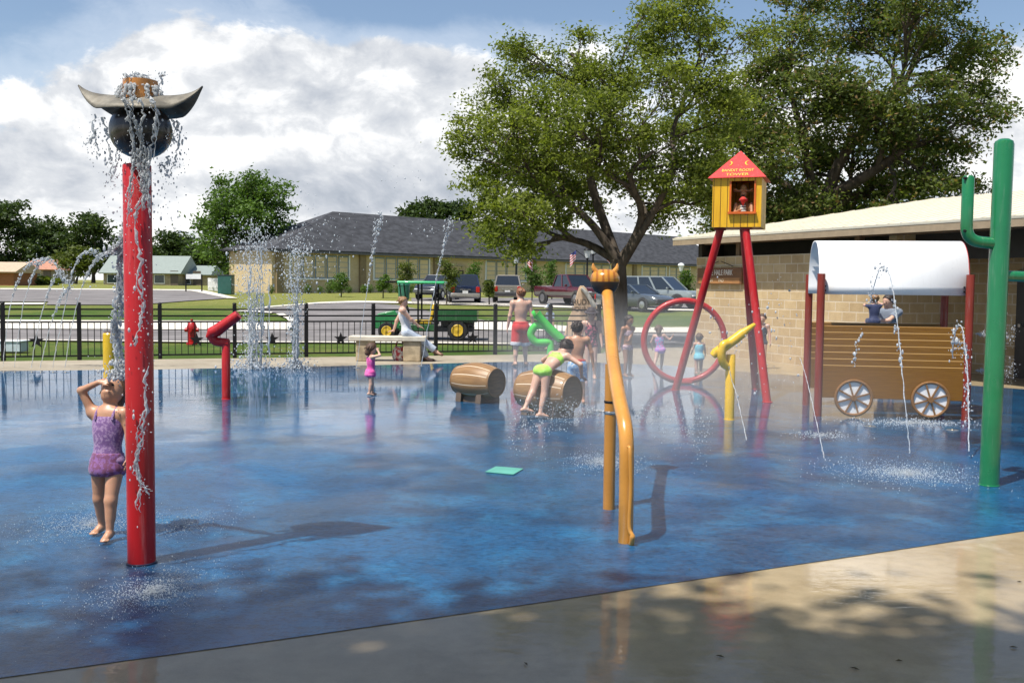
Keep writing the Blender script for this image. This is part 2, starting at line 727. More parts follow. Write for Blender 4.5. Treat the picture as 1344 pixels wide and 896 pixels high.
def sheet(name, poly, z, m, follow=False, kind='structure'):
    """flat polygon (world xy), draped over the land in strips when follow"""
    bm = bmesh.new()
    vs = [bm.verts.new((p[0], p[1], 0)) for p in poly]
    bm.faces.new(vs)
    if follow:
        for yb in GB[0][1:-1]:
            bmesh.ops.bisect_plane(bm, geom=bm.verts[:] + bm.edges[:] + bm.faces[:], plane_co=(0, yb, 0), plane_no=(0, 1, 0))
    for v in bm.verts:
        v.co.z = (gz(v.co.y) if follow else 0) + z
    bmesh.ops.recalc_face_normals(bm, faces=bm.faces)
    if sum(f.normal.z for f in bm.faces) < 0:
        bmesh.ops.reverse_faces(bm, faces=bm.faces)
    bmesh.ops.triangulate(bm, faces=bm.faces)
    me = bpy.data.meshes.new(name)
    bm.to_mesh(me)
    bm.free()
    me.materials.append(m)
    o = bpy.data.objects.new(name, me)
    COL.objects.link(o)
    o['kind'] = kind
    return o


def pix(*pts):
    return [tuple(G(a, b)[:2]) for a, b in pts]


# land
land = MB()
xs = [-900, -300, -100, -40, 0, 40, 100, 300, 900]
rows = [[Vector((x, y, z - .03)) for x in xs] for y, z in zip(*GB)]
land.loft(rows, cap=False, closed=False)
lo = land.build('ground', M_GRASS, smooth=0)
lo['kind'] = 'structure'

# fence line, measured in the picture and laid out on the flat apron
FP0, FP1 = G(-260, 477), G(786, 463.5)
FDIR = (FP1 - FP0).normalized()


def fence_at(px):
    """point of the fence line seen in column px"""
    d = ray(px, 440)
    n = Vector((-FDIR.y, FDIR.x, 0))
    t = (FP0 - CAMP).dot(n) / d.dot(n)
    p = CAMP + d * t
    return Vector((p.x, p.y, 0))


# apron
far_edge = [tuple((fence_at(px) + Vector((-FDIR.y, FDIR.x, 0)) * -.08)[:2]) for px in (-260, 300, 786)]
deck_poly = [(-18, -14), (18, -14), (18, 30.0), (3.6, 29.6)] + far_edge[::-1] + [(-18, far_edge[0][1])]
sheet('apron', deck_poly, 0.0, M_DECK)
POOL_FAR = [(-420, 494), (-200, 491), (0, 487), (200, 485), (400, 481.5), (560, 477.5), (660, 475), (760, 475), (880, 480),
            (1000, 490), (1150, 499), (1290, 507), (1400, 515), (1560, 530)]
pn0, pn1 = G(0, 890, 0), G(1344, 697, 0)
pd = (pn1 - pn0)
pool_poly = [tuple((pn0 - pd * .8)[:2]), tuple((pn0 + pd * .0)[:2]), tuple(G(320, 846, 0)[:2]), tuple(G(640, 801, 0)[:2]),
             tuple(G(1000, 748, 0)[:2]), tuple(pn1[:2]), tuple((pn1 + pd * .5)[:2])]
pool_poly += [tuple(G(a, b, 0)[:2]) for a, b in POOL_FAR[::-1]]
pool = sheet('splash_pad_floor', pool_poly, .004, M_POOL)

# roads, lawns and walks beyond the fence
sheet('road', pix((-400, 447), (60, 446), (240, 448), (520, 449), (800, 452), (830, 452), (1100, 455), (1100, 437), (830, 437), (660, 434), (520, 433), (380, 433),
                  (210, 433), (0, 432), (-400, 432)), .0, M_ROAD, True)
sheet('pavement', pix((-400, 432), (0, 432), (210, 433), (380, 433), (386, 424), (300, 421.5), (120, 421), (0, 420), (-400, 420)), .03, M_WALK, True)
sheet('kerb', pix((-400, 448.2), (60, 447.2), (240, 449.2), (520, 450.4), (800, 453.6), (830, 453.6), (830, 452), (520, 449), (240, 448), (60, 446), (-400, 447)), .02, M_WALK, True)
sheet('driveway', pix((384, 433), (520, 433), (600, 428), (640, 421), (560, 408), (520, 400), (470, 397.5), (420, 398.5), (360, 403), (330, 407), (372, 412), (386, 420)), .012, M_ROAD, True)
sheet('kerb', pix((310, 409), (352, 402.5), (418, 397.2), (470, 395.2), (560, 396.5), (700, 400.5), (700, 403), (560, 399.2), (470, 397.6), (420, 398.7), (360, 403.2), (330, 407.2), (358, 410.5), (356, 411.6), (325, 409.6)), .04, M_WALK, True)
sheet('kerb', pix((372, 412), (386, 420), (388, 425), (380, 424), (376, 419), (362, 412.5)), .04, M_WALK, True)
sheet('pavement', pix((600, 427), (640, 421), (780, 431), (900, 430), (1000, 431), (1000, 437), (830, 437), (660, 434), (590, 432)), .03, M_WALK, True)
sheet('parking_lot', pix((-420, 379.5), (0, 380), (110, 380.5), (200, 380.5), (252, 382), (300, 391.5), (240, 395.5), (180, 400), (60, 400), (64, 396), (0, 396), (-400, 396)), .02, M_ROAD, True)
sheet('kerb', pix((0, 378.6), (110, 379), (262, 380.4), (312, 391.8), (298, 391.8), (250, 382), (200, 381), (0, 380)), .04, M_WALK, True)
sheet('kerb', pix((-300, 401.5), (56, 400), (60, 397.8), (-300, 399)), .04, M_WALK, True)
sheet('parking_lot', pix((540, 396.8), (700, 400.8), (840, 405.5), (1000, 408), (1000, 395), (700, 391), (540, 391)), .02, M_ROAD, True)
sheet('kerb', pix((540, 396.6), (700, 401), (840, 405.5), (1000, 408), (1000, 410), (840, 407.2), (700, 403), (540, 399)), .04, M_WALK, True)
# ------------------------------------------------------------------ buildings
def brick_mat(name, c1, c2, mortar, sx, sy, msize=.012, bumpd=.01, rough=.85, vari=.5, dirt=None):
    """courses run along the local x of the wall; UV-free: uses object coordinates x,z"""
    m, nt, b = newmat(name)
    co = nt.coord('Object')
    x, y, z = nt.sep(co)
    bt = nt.node('ShaderNodeTexBrick')
    nt.put(bt.inputs['Vector'], nt.xyz(x + y, z, 0.0))
    bt.inputs['Scale'].default_value = 1.0
    bt.inputs['Brick Width'].default_value = sx
    bt.inputs['Row Height'].default_value = sy
    bt.inputs['Mortar Size'].default_value = msize
    bt.inputs['Mortar Smooth'].default_value = .15
    bt.inputs['Bias'].default_value = 0
    nt.put(bt.inputs['Color1'], c1)
    nt.put(bt.inputs['Color2'], c2)
    nt.put(bt.inputs['Mortar'], mortar)
    c = V(nt, bt.outputs['Color'])
    n = nt.noise(co, 3.0, 6, .65)
    n2 = nt.noise(co, 40, 4, .7)
    c = nt.mix(nt.step(n, .3, .75) * vari, c, nt.mix(1.0, c, (.72, .66, .60), 'MULTIPLY'))
    c = nt.mix(nt.step(n2, .4, .7) * .3, c, nt.mix(1.0, c, (.70, .68, .66), 'MULTIPLY'))
    if dirt:
        c = nt.mix(nt.step(nt.noise(nt.scale(co, (1, 1, .25)), 1.4, 5, .6), .5, .75) * dirt[1], c, dirt[0])
    nt.put(b.inputs['Base Color'], c)
    b.inputs['Roughness'].default_value = rough
    b.inputs['Specular IOR Level'].default_value = .25
    h = V(nt, bt.outputs['Fac']) * -1.0 + n2 * .5
    nt.put(b.inputs['Normal'], nt.bump(h, .5, bumpd))
    return m


def roof_metal(name, col):
    m, nt, b = newmat(name)
    co = nt.coord('Object')
    n = nt.noise(co, 1.2, 6, .65)
    c = nt.mix(nt.step(n, .35, .7), col, tuple(k * .9 for k in col))
    nt.put(b.inputs['Base Color'], c)
    b.inputs['Roughness'].default_value = .45
    return m


M_BLOCK = brick_mat('split_face_block', (.50, .365, .20), (.61, .465, .27), (.66, .56, .41), 0.41, .205, .014, .03, .9, .6, ((.30, .20, .10), .25))
M_TANBRICK = brick_mat('tan_brick', (.56, .435, .25), (.62, .495, .30), (.57, .49, .34), .5, .16, .01, .004, .9, .35)
M_CREAM = roof_metal('cream_metal_roof', (.74, .68, .54))
M_DARKGAP = mat('dark_timber_gap_shade', (.035, .028, .02), .8)  # near-black: shade of the eave gap and doorway put into the colour
M_TIMBER = mat('brown_timber', (.16, .10, .055), .7, stretch=(1, 1, 8))
M_SHINGLE = mat('grey_shingles', (.062, .064, .072), .9, var=.28, vscale=1.3, bump=.5, bscale=14, spec=.2, stretch=(1, 1, 3))
M_GLASS = mat('window_glass', (.05, .07, .08), .08, var=.2, spec=.8)
M_BLIND = mat('closed_blinds', (.66, .52, .31), .6, var=.08, vscale=.8)
M_FRAMEBL = mat('blue_grey_frame', (.22, .28, .33), .6, var=.1)
M_WHITE = mat('white_paint', (.78, .78, .76), .5, var=.05)
M_CREAMTRIM = mat('cream_trim', (.62, .56, .44), .6)

# --- bath house at the right: one long block wall under an oversailing metal roof
WA, WB = G(912, 463, 0), G(1344, 514, 0)
wd = (WB - WA)
wd.z = 0
wd.normalize()
wn_ = Vector((wd.y, -wd.x, 0))
if wn_.dot(Vector((0, 0, 0)) - WA) < 0:
    wn_ = -wn_                                       # faces the pool
rest = thing('bath_house', 'long tan block bath house under a cream metal roof, right of the pool', 'building', WA, math.atan2(wd.y, wd.x))
# local frame: x along the wall away from its far corner, -y or +y towards the pool
RI = Matrix.Rotation(-math.atan2(wd.y, wd.x), 3, 'Z')
front = (RI @ wn_).y                                   # sign of the pool side
s = 1 if front > 0 else -1
LW = 9.0                                              # lit screen wall length
wl = (G(1172, 492, 0) - WA).dot(wd)
LW = wl


def rb(m, x0, x1, y0, y1, z0, z1):
    m.box(((x0 + x1) / 2, s * (y0 + y1) / 2, (z0 + z1) / 2), (x1 - x0, abs(y1 - y0), z1 - z0))
    return m


rb(MB(), 0, LW, -.2, 0, 0, 2.47).build('wall', M_BLOCK, rest, local=True)
rb(MB(), 0, .2, -6.5, -.203, 0, 2.47).build('wall', M_BLOCK, rest, local=True)
rb(MB(), LW - .003, 17.0, -2.4, -2.2, 0, 2.9).build('wall', M_BLOCK, rest, local=True)
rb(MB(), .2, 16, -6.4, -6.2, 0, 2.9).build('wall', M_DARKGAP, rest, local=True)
rb(MB(), LW - .2, LW, -2.199, -.201, 0, 2.9).build('wall', M_BLOCK, rest, local=True)
o = rb(MB(), LW + 1.2, LW + 2.3, -2.19, -2.15, 0, 2.1).build('door', mat('door_brown', (.05, .045, .04), .5), rest, local=True)
rb(MB(), LW + 1.3, LW + 1.36, -2.148, -2.09, 1.0, 1.06).build('handle', mat('steel', (.5, .5, .5), .3, 1.0), o, local=True)
rb(MB(), .02, .18, -6.2, -.03, 2.471, 2.9).build('gable_gap_infill', M_DARKGAP, rest, local=True)  # dark infill added to close the bright gap under the roof end
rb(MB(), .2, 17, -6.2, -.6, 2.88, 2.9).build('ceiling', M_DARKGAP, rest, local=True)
rb(MB(), .2, 17, -.75, -.7, 2.3, 2.88).build('gap_shade_strip', M_DARKGAP, rest, local=True)  # near-black strip added behind the eave gap to stand for its shade
for xx in (1.6, 5.6, 9.6, 13.6):
    rb(MB(), xx, xx + .14, -.17, -.03, 2.47, 2.86).build('roof_post', M_TIMBER, rest, local=True)
rb(MB(), 0, 17, -.24, -.10, 2.78, 2.9).build('beam', M_TIMBER, rest, local=True)
# roof: ribbed sheet, eave over the pool side, hipped far end
EV, RID, OV = 2.93, 3.86, .52
zr = lambda y: EV + (OV - y) / (OV + 4.2) * (RID - EV)
sh_ = MB()
x0, x1 = -.35, 18.0
hipx = 3.6
sh_.add([(x0, s * OV, EV), (x1, s * OV, EV), (x1, s * -4.2, RID), (hipx, s * -4.2, RID)], [(0, 1, 2, 3)])
sh_.add([(x0, s * OV, EV), (hipx, s * -4.2, RID), (x0, s * -9.0, EV)], [(0, 1, 2)])
sh_.add([(hipx, s * -4.2, RID), (x1, s * -4.2, RID), (x1, s * -9.0, EV), (x0, s * -9.0, EV)], [(0, 1, 2, 3)])
roof = sh_.build('roof', M_CREAM, rest, local=True, smooth=0, solid=.05)
ribs = MB()
k = 0
xx = x0 + .1
while xx < x1:
    t1 = min(1.0, (xx - x0) / (hipx - x0))
    ye = OV + (-4.2 - OV) * t1
    ribs.bar((xx, s * OV, EV + .030), (xx, s * ye, zr(ye) + .030), .040, .014)
    xx += .305
ribs.build('roof_rib', mat('cream_rib', (.70, .63, .49), .5), roof, local=True, smooth=0)
rb(MB(), x0, x1, OV - .04, OV - .01, EV - .16, EV - .03).build('fascia', mat('fascia_tan', (.33, .25, .16), .6), rest, local=True)
xx = x0 + .5
raf = MB()
while xx < x1:
    raf.bar((xx, s * (OV - .06), EV - .09), (xx, s * -2.0, zr(-2.0) - .09), .06, .12)
    xx += 1.22
raf.build('rafters', M_TIMBER, rest, local=True, smooth=0)
# hanging wooden sign on the lit wall
s0_, s1_ = on_line(WA, wd, 918), on_line(WA, wd, 976)
sw_ = s1_ - s0_
sign = thing('wall_sign', 'brown wooden name board hung on the tan block wall behind the red tower legs', 'sign', WA + wd * ((s0_ + s1_) / 2) + wn_ * .06 + Vector((0, 0, 1.99)), math.atan2(wd.y, wd.x))
MB().box((0, 0, 0), (sw_, .05, .40)).build('board', mat('sign_brown', (.17, .075, .03), .6, stretch=(1, 1, 10)), sign, local=True, bevel=.01)
MB().box((.0, s * .028, -.12), (sw_ * .93, .006, .14)).build('strip', mat('sign_strip', (.36, .17, .06), .6), sign, local=True)
for a in (-1, 1):
    MB().bar((a * sw_ * .3, 0, .23), (a * .05, 0, .36), .015, .015, up=(0, 1, 0)).build('hanger', M_DARKGAP, sign, local=True)
RS = Matrix.Rotation(PI if s > 0 else 0, 3, 'Z') @ Matrix.Rotation(PI / 2, 3, 'X')
M_SIGNTXT = mat('sign_lettering', (.72, .68, .62), .6)
text_mesh('lettering', 'ROSE HALE PARK', .19, M_SIGNTXT, sign, (0, s * .03, .075), RS, local=True, sx=sw_ / 2.35)
for wrd, ox in (('SPLASH', -.12), ('PAD', .42)):
    text_mesh('lettering', wrd, .115, mat('sign_lettering_tan', (.75, .58, .40), .6), sign, ((ox - .3) * (1 if s < 0 else -1), s * .034, -.118), RS, local=True)

# --- school: long tan brick block under a dark hipped roof
A0, A1 = P(357, 388, 86), P(912, 383, 134)
A0.z = gz(A0.y) - .05
ad = Vector((A1.x - A0.x, A1.y - A0.y, 0))
LS = ad.length + 8
ad.normalize()
rza = math.atan2(ad.y, ad.x)
school = thing('school_building', 'long low tan brick school with rows of tall windows and a dark grey hipped roof', 'building', A0, rza)
HE = P(380, 328.5, 88).z - A0.z                        # eave height above its ground
HR = P(437, 278.5, 96).z - A0.z
DP = 7.0
_rp = Vector((A0.x, A0.y, 0)) + Vector((-ad.y, ad.x, 0)) * DP / 2
XR = on_line(_rp, ad, 437)
HR = P(437, 278.5, (_rp + ad * XR).y).z - A0.z


def sb(m, x0, x1, y0, y1, z0, z1):
    return m.box(((x0 + x1) / 2, (y0 + y1) / 2, (z0 + z1) / 2), (x1 - x0, y1 - y0, z1 - z0))


sb(MB(), 0, LS, 0, DP, -.3, HE).build('wall', M_TANBRICK, school, local=True)
rf = MB()
e = .6
rf.add([(-e, -e, HE), (LS + e, -e, HE), (LS + e, DP + e, HE), (-e, DP + e, HE), (XR, DP / 2, HR), (LS - 6, DP / 2, HR)],
       [(0, 1, 5, 4), (1, 2, 5), (2, 3, 4, 5), (3, 0, 4)])
rf.build('roof', M_SHINGLE, school, local=True, smooth=0, solid=.14)
sb(MB(), -e, LS + e, -e - .03, -e + .05, HE - .22, HE - .05).build('gutter', mat('gutter_grey', (.10, .10, .11), .5), school, local=True)


def along(px):                                         # distance along the facade of a picture column
    d = ray(px, 360)
    n = Vector((-ad.y, ad.x, 0))
    t = (A0 - CAMP).dot(n) / d.dot(n)
    return ((CAMP + d * t) - A0).dot(ad)


groups = [(380, 458, 5), (490, 563, 5), (637, 690, 4), (742, 800, 5), (842, 874, 3), (878, 905, 3)]
for a, b_, n in groups:
    xa, xb = along(a), along(b_)
    w = (xb - xa) / n
    for i in range(n):
        cx0, cx1 = xa + i * w + .09, xa + (i + 1) * w - .09
        z0, z1 = HE * .36, HE - .35
        fr = sb(MB(), cx0, cx1, -.05, .02, z0, z1).build('window', M_FRAMEBL, school, local=True)
        pn = MB()
        for r in range(4):
            q0 = z0 + .1 + (z1 - z0 - .2) * r / 4
            q1 = z0 + .1 + (z1 - z0 - .2) * (r + 1) / 4 - .05
            sb(pn, cx0 + .1, cx1 - .1, -.062, -.045, q0, q1)
        pn.build('pane', M_BLIND, fr, local=True)
    sb(MB(), xa - .1, xb + .1, -.14, 0, HE * .36 - .14, HE * .36 - .005).build('sill', M_WHITE, school, local=True)
    for q in (xa, xb):
        sb(MB(), q - .07, q + .07, -.10, -.001, HE * .36, HE - .3).build('window_trim', M_WHITE, school, local=True)
for px in (366, 475, 572, 700, 832):
    xx = along(px)
    sb(MB(), xx - .35, xx + .35, -.22, -.001, -.2, HE - .02).build('pilaster', mat('pilaster_brown', (.24, .18, .10), .85), school, local=True)
xa, xb = along(588), along(609)
d_ = sb(MB(), xa, xb, -.30, -.002, 0, HE - 1.0).build('porch', mat('door_tan', (.40, .30, .16), .7), school, local=True)
sb(MB(), xa + .35, xb - .35, -.32, -.29, 0, HE - 1.45).build('doorway', M_DARKGAP, d_, local=True)


# --- small houses far behind the car park
def house(px0, px1, y_base, y_eave, y_ridge, dep, wallm, roofm, label, depth=8, hip=0.0, wins=(), gable=0.25, door=None):
    a, b_ = P(px0, y_base, dep), P(px1, y_base, dep)
    z0 = gz(dep) - .05
    L = b_.x - a.x
    t = thing('house', label, 'house', ((a.x + b_.x) / 2, dep, z0))
    he = P((px0 + px1) / 2, y_eave, dep).z - z0
    hr = P((px0 + px1) / 2, y_ridge, dep + depth / 2).z - z0
    MB().box((0, depth / 2, he / 2), (L, depth, he)).build('wall', wallm, t, local=True)
    e = .5
    h = hip * L / 2
    r = MB()
    r.add([(-L / 2 - e, -e, he), (L / 2 + e, -e, he), (L / 2 + e, depth + e, he), (-L / 2 - e, depth + e, he),
           (-L / 2 - e + h, depth / 2, hr), (L / 2 + e - h, depth / 2, hr)], [(0, 1, 5, 4), (1, 2, 5), (2, 3, 4, 5), (3, 0, 4)])
    r.build('roof', roofm, t, local=True, smooth=0, solid=.15)
    for u in wins:
        x = (u - .5) * L
        f = MB().box((x, -.02, he * .55), (1.5, .1, 1.3)).build('window', M_WHITE, t, local=True)
        MB().box((x, -.075, he * .55), (1.3, .02, 1.1)).build('pane', M_GLASS, f, local=True)
    if door:
        MB().box(((door - .5) * L, -.03, 1.05), (1.1, .08, 2.1)).build('door', mat('house_door', (.12, .09, .07), .5), t, local=True)
    return t


M_RUST = mat('rust_red_wall', (.33, .13, .05), .8, var=.15)
M_TANROOF = mat('tan_roof', (.48, .36, .25), .8)
M_PINKROOF = mat('clay_roof', (.42, .20, .13), .8, var=.2)
M_TEALROOF = mat('pale_green_roof', (.235, .275, .25), .6, var=.08)
M_GREYWALL = mat('weathered_wall', (.30, .26, .20), .85)
M_STONEW = mat('tan_stone_wall', (.38, .31, .20), .85, var=.2, vscale=2)
house(-70, 18, 379, 357, 344, 120, M_RUST, M_TANROOF, 'rust brown shed with a tan roof, far left at the car park edge', 6, 0)
house(24, 72, 380, 354, 341, 150, M_GREYWALL, M_PINKROOF, 'old house with a clay red roof beside the far left shed', 7, .5, (.5,), door=.8)
house(136, 234, 379, 359, 336, 140, M_STONEW, M_TEALROOF, 'wide tan house with a pale green metal roof behind the red pole', 8, 0.0, (.12, .75), door=.95)
house(236, 274, 378.5, 361, 349, 143, M_STONEW, M_TEALROOF, 'low wing with a pale green roof right of the wide green roofed house', 7, .2, (.2,), door=.6)
# ------------------------------------------------------------------ trees and shrubs
def leaf_mat(name, dark, light, warm=None, trans=.35):
    m, nt, b = newmat(name)
    a = nt.node('ShaderNodeAttribute', attribute_name='rnd')
    r = V(nt, a.outputs['Fac'])
    n = nt.step(nt.noise(nt.pos(), .55, 4, .6), .35, .65)
    c = nt.mix((r * .65 + n * .35).clamp(), dark, light)
    if warm:
        c = nt.mix(nt.step(r, .86, .98), c, warm)
    nt.put(b.inputs['Base Color'], c)
    b.inputs['Roughness'].default_value = .55
    b.inputs['Specular IOR Level'].default_value = .3
    tr = nt.node('ShaderNodeBsdfTranslucent')
    nt.put(tr.inputs['Color'], nt.mix(1.0, c, (1.5, 1.6, .8), 'MULTIPLY'))
    mx = nt.node('ShaderNodeMixShader')
    mx.inputs[0].default_value = trans
    nt.l.new(b.outputs[0], mx.inputs[1])
    nt.l.new(tr.outputs[0], mx.inputs[2])
    out = [x for x in nt.n if x.type == 'OUTPUT_MATERIAL'][0]
    nt.l.new(mx.outputs[0], out.inputs[0])
    return m


M_BARK = mat('oak_bark', (.085, .068, .052), .95, var=.35, vscale=6, bump=.9, bscale=14, stretch=(1, 1, .25), spec=.15)
M_LEAF_OAK = leaf_mat('oak_leaves', (.076, .106, .014), (.23, .265, .046), None, .46)
M_LEAF_DARK = leaf_mat('dark_oak_leaves', (.046, .072, .015), (.145, .178, .038), (.25, .165, .075), .42)
M_LEAF_MID = leaf_mat('bright_leaves', (.050, .100, .016), (.125, .21, .036))
M_LEAF_FAR = leaf_mat('far_leaves', (.026, .048, .014), (.070, .108, .028), None, .28)
M_LEAF_YEL = leaf_mat('yellow_green_leaves', (.13, .15, .030), (.26, .27, .06))
M_LEAF_OLIVE = leaf_mat('olive_leaves', (.06, .085, .014), (.13, .16, .03))


def leaves(cent, size, up_bias=.3, rng=RNG):
    """one bent leaf spray (quad) per centre"""
    n = len(cent)
    u = rng.normal(size=(n, 3))
    u[:, 2] *= .7
    u /= np.linalg.norm(u, axis=1)[:, None]
    w = rng.normal(size=(n, 3))
    w[:, 2] += 0
    v = np.cross(u, w)
    v /= np.linalg.norm(v, axis=1)[:, None] + 1e-9
    L = (size * rng.uniform(.6, 1.35, n))[:, None]
    Wd = L * rng.uniform(.34, .6, n)[:, None]
    nrm = np.cross(u, v) * L * .16
    a, c = cent - u * L * .5, cent + u * L * .5
    b, d = cent + v * Wd * .5 + nrm, cent - v * Wd * .5 + nrm
    co = np.stack([a, b, c, d], 1).reshape(-1, 3)
    f = np.arange(n * 4).reshape(-1, 4)
    return co, f, rng.uniform(0, 1, n)


def tree(name, label, base, blobs, fork, trunk_r, n_leaf, leaf, m_leaf, seed=1, group=None, clump=.5, twigs=14, bark=None, shell=.45,
         limb_r=.16, n_main=5):
    """blobs: list of (centre Vector, radius); fork: point where the trunk divides"""
    rng = np.random.default_rng(seed)
    rnd = random.Random(seed)
    base = Vector(base)
    t = thing(name, label, 'tree', base, 0, group)
    tm = MB()
    fork = Vector(fork)
    h = fork.z - base.z
    pts = bez([base + Vector((0, 0, -.3)), base + (fork - base) * .3 + Vector((rnd.uniform(-.1, .1), 0, 0)) * h * .2,
               base + (fork - base) * .65 + Vector((rnd.uniform(-.1, .1), 0, 0)) * h * .2, fork], 5)
    k = len(pts)
    rr = [trunk_r * (1.0 - .28 * i / (k - 1)) * (1 + .45 * max(0, 1 - i / (k * .22)) ** 2) for i in range(k)]
    tm.tube(pts, rr, 14)
    cents = []
    tot = sum(r ** 2 for _, r in blobs)
    C_ = np.array([tuple(c) for c, _ in blobs])
    K = min(n_main, len(blobs))
    ctr = C_[rng.choice(len(C_), K, replace=False)]
    for _ in range(12):
        lab = np.argmin(((C_[:, None] - ctr[None]) ** 2).sum(-1), 1)
        ctr = np.array([C_[lab == q].mean(0) if (lab == q).any() else ctr[q] for q in range(K)])
    for q in range(K):
        ids = [i for i in range(len(blobs)) if lab[i] == q]
        if not ids:
            continue
        cen = Vector(ctr[q])
        start = fork - (fork - base) * rnd.uniform(0, .16)
        sp_n = (cen - start).length
        jit = lambda k_: Vector((rnd.uniform(-1, 1), rnd.uniform(-1, 1), rnd.uniform(-.5, 1))) * sp_n * k_
        main = bez([start, start.lerp(cen, .35) + jit(.10), start.lerp(cen, .70) + jit(.09), cen + jit(.04)], 6)
        rm = trunk_r * rnd.uniform(.42, .62) * (len(ids) / (len(blobs) / K)) ** .3
        M_ = len(main)
        mr = [rm * (1 - .72 * i / (M_ - 1)) for i in range(M_)]
        tm.tube(main, mr, 10)
        for bi in ids:
            c, r = Vector(blobs[bi][0]), blobs[bi][1]
            j = min(range(M_ // 3, M_), key=lambda t_: (main[t_] - c).length + abs(t_ - M_ * .62) * .02 * sp_n)
            j = max(M_ // 3, j - rnd.randint(1, 5))
            a0 = main[j]
            l_ = (c - a0).length
            jt = lambda k_: Vector((rnd.uniform(-1, 1), rnd.uniform(-1, 1), rnd.uniform(-.4, 1))) * l_ * k_
            lp = bez([a0, a0.lerp(c, .4) + jt(.13), a0.lerp(c, .75) + jt(.10), c + Vector((0, 0, r * .2))], 5)
            r0 = min(mr[j] * .70, limb_r)
            tm.tube(lp, [max(.012, r0 * (1 - .80 * (i / (len(lp) - 1)) ** .8)) for i in range(len(lp))], 7)
            nt_ = max(4, int(twigs * (r ** 2) / (tot / len(blobs))))
            nl = int(n_leaf * (r ** 2) / tot)
            for _ in range(nt_):
                d = Vector(rng.normal(size=3))
                d.normalize()
                rad = r * (shell + (1.10 - shell) * rng.random() ** .6)
                e = c + Vector((d.x * rad, d.y * rad, d.z * rad * .82))
                a = lp[rnd.randint(len(lp) // 3, len(lp) - 1)]
                m_ = a.lerp(e, .55) + Vector(rng.normal(size=3)) * r * .10
                tw = bez([a, m_, e], 3)
                w0 = max(.010, min(.05, r0 * .28))
                tm.tube(tw, [w0 * (1 - .75 * i / (len(tw) - 1)) for i in range(len(tw))], 4, cap=False)
                kk = max(3, int(nl / nt_ * rng.uniform(.35, 1.7)))
                sg = clump * rng.uniform(.55, 1.3)
                g1 = rng.normal(size=(kk, 3)) * np.array([sg, sg, sg * .5])
                back = rng.random((kk, 1)) ** 1.6 * .5
                cents.append(np.array(e)[None] * (1 - back) + np.array(m_)[None] * back + g1)
    tm.build('trunk', bark or M_BARK, t, smooth=60)
    cc = np.concatenate(cents)
    co, f, rn = leaves(cc, leaf, rng=rng)
    fast_mesh('crown', co, f, m_leaf, t, base, rn)
    return t


def pblobs(lst, dep, spread, seed, k=1.0):
    rnd = random.Random(seed)
    out = []
    for b in lst:
        px, py, r = b[:3]
        dd = b[3] if len(b) > 3 else rnd.uniform(-spread, spread)
        out.append((P(px, py, dep + dd), r * dep / FPX * k))
    return out


# the big spreading oak in the middle
D1 = 28.8
tb = Vector((P(812, 450, D1).x, D1, 0))
oak = [(625, 172, 34), (612, 185, 22), (650, 122, 40), (690, 82, 36), (668, 62, 22), (640, 225, 42), (682, 282, 42), (720, 150, 55), (745, 92, 42), (790, 98, 42),
       (740, 230, 55), (800, 160, 55), (838, 60, 36), (880, 38, 42), (930, 42, 34), (985, 62, 26), (870, 110, 45), (930, 110, 40),
       (962, 150, 34), (862, 190, 46), (820, 236, 40), (900, 230, 42), (880, 268, 36), (940, 205, 36), (700, 205, 50), (672, 175, 44),
       (668, 316, 26), (690, 330, 18), (650, 282, 30), (760, 180, 50, -2.6), (800, 120, 36, 2), (905, 8, 34), (860, 8, 30), (760, 50, 22), (720, 285, 34), (900, 160, 36), (1000, 40, 16), (605, 215, 20), (625, 255, 26), (640, 305, 22), (672, 335, 16), (760, 262, 34), (860, 292, 24), (930, 262, 26), (700, 250, 36), (790, 210, 36)]
tree('oak_tree', 'big spreading oak with a dark forked trunk in front of the school', tb, pblobs(oak, D1, 2.4, 5, .93), P(812, 340, D1), .28, 66000, .125,
     M_LEAF_OAK, 5, clump=.25, twigs=18, limb_r=.13, n_main=6)
# the dark oak over the bath house
D2 = 37.0
dark = [(1000, 120, 50), (1040, 60, 50), (1050, 150, 58), (1060, 225, 56), (1000, 200, 46), (1010, 268, 40), (1110, 35, 52), (1128, 115, 50), (1120, 185, 58),
        (1185, 40, 46), (1205, 140, 56), (1245, 60, 52), (1272, 112, 40), (1288, 72, 30), (1190, 205, 56), (1252, 172, 46), (1290, 152, 26),
        (1230, 232, 46), (1150, 242, 48), (1100, 268, 44), (1180, 270, 38), (1262, 250, 32), (1060, -12, 46), (1140, -30, 55), (1215, -12, 52),
        (962, 150, 34), (945, 250, 40), (1312, 142, 10), (930, 285, 30), (1040, 275, 40), (975, 225, 36), (1000, 296, 34), (1055, 292, 36), (1115, 290, 32), (965, 278, 28), (940, 215, 26), (930, 245, 30), (952, 185, 32), (985, 175, 34), (1005, 95, 26), (1170, 285, 28), (1160, 165, 40, -3), (1085, 110, 42, -3)]
tb2 = Vector((P(1062, 380, D2).x, D2, gz(D2)))
tree('oak_tree', 'huge dark oak rising behind the cream bath house roof', tb2, pblobs(dark, D2, 3.2, 9, .93), P(1075, 262, D2), .42, 80000, .165,
     M_LEAF_DARK, 9, clump=.36, twigs=17, limb_r=.16, n_main=7)
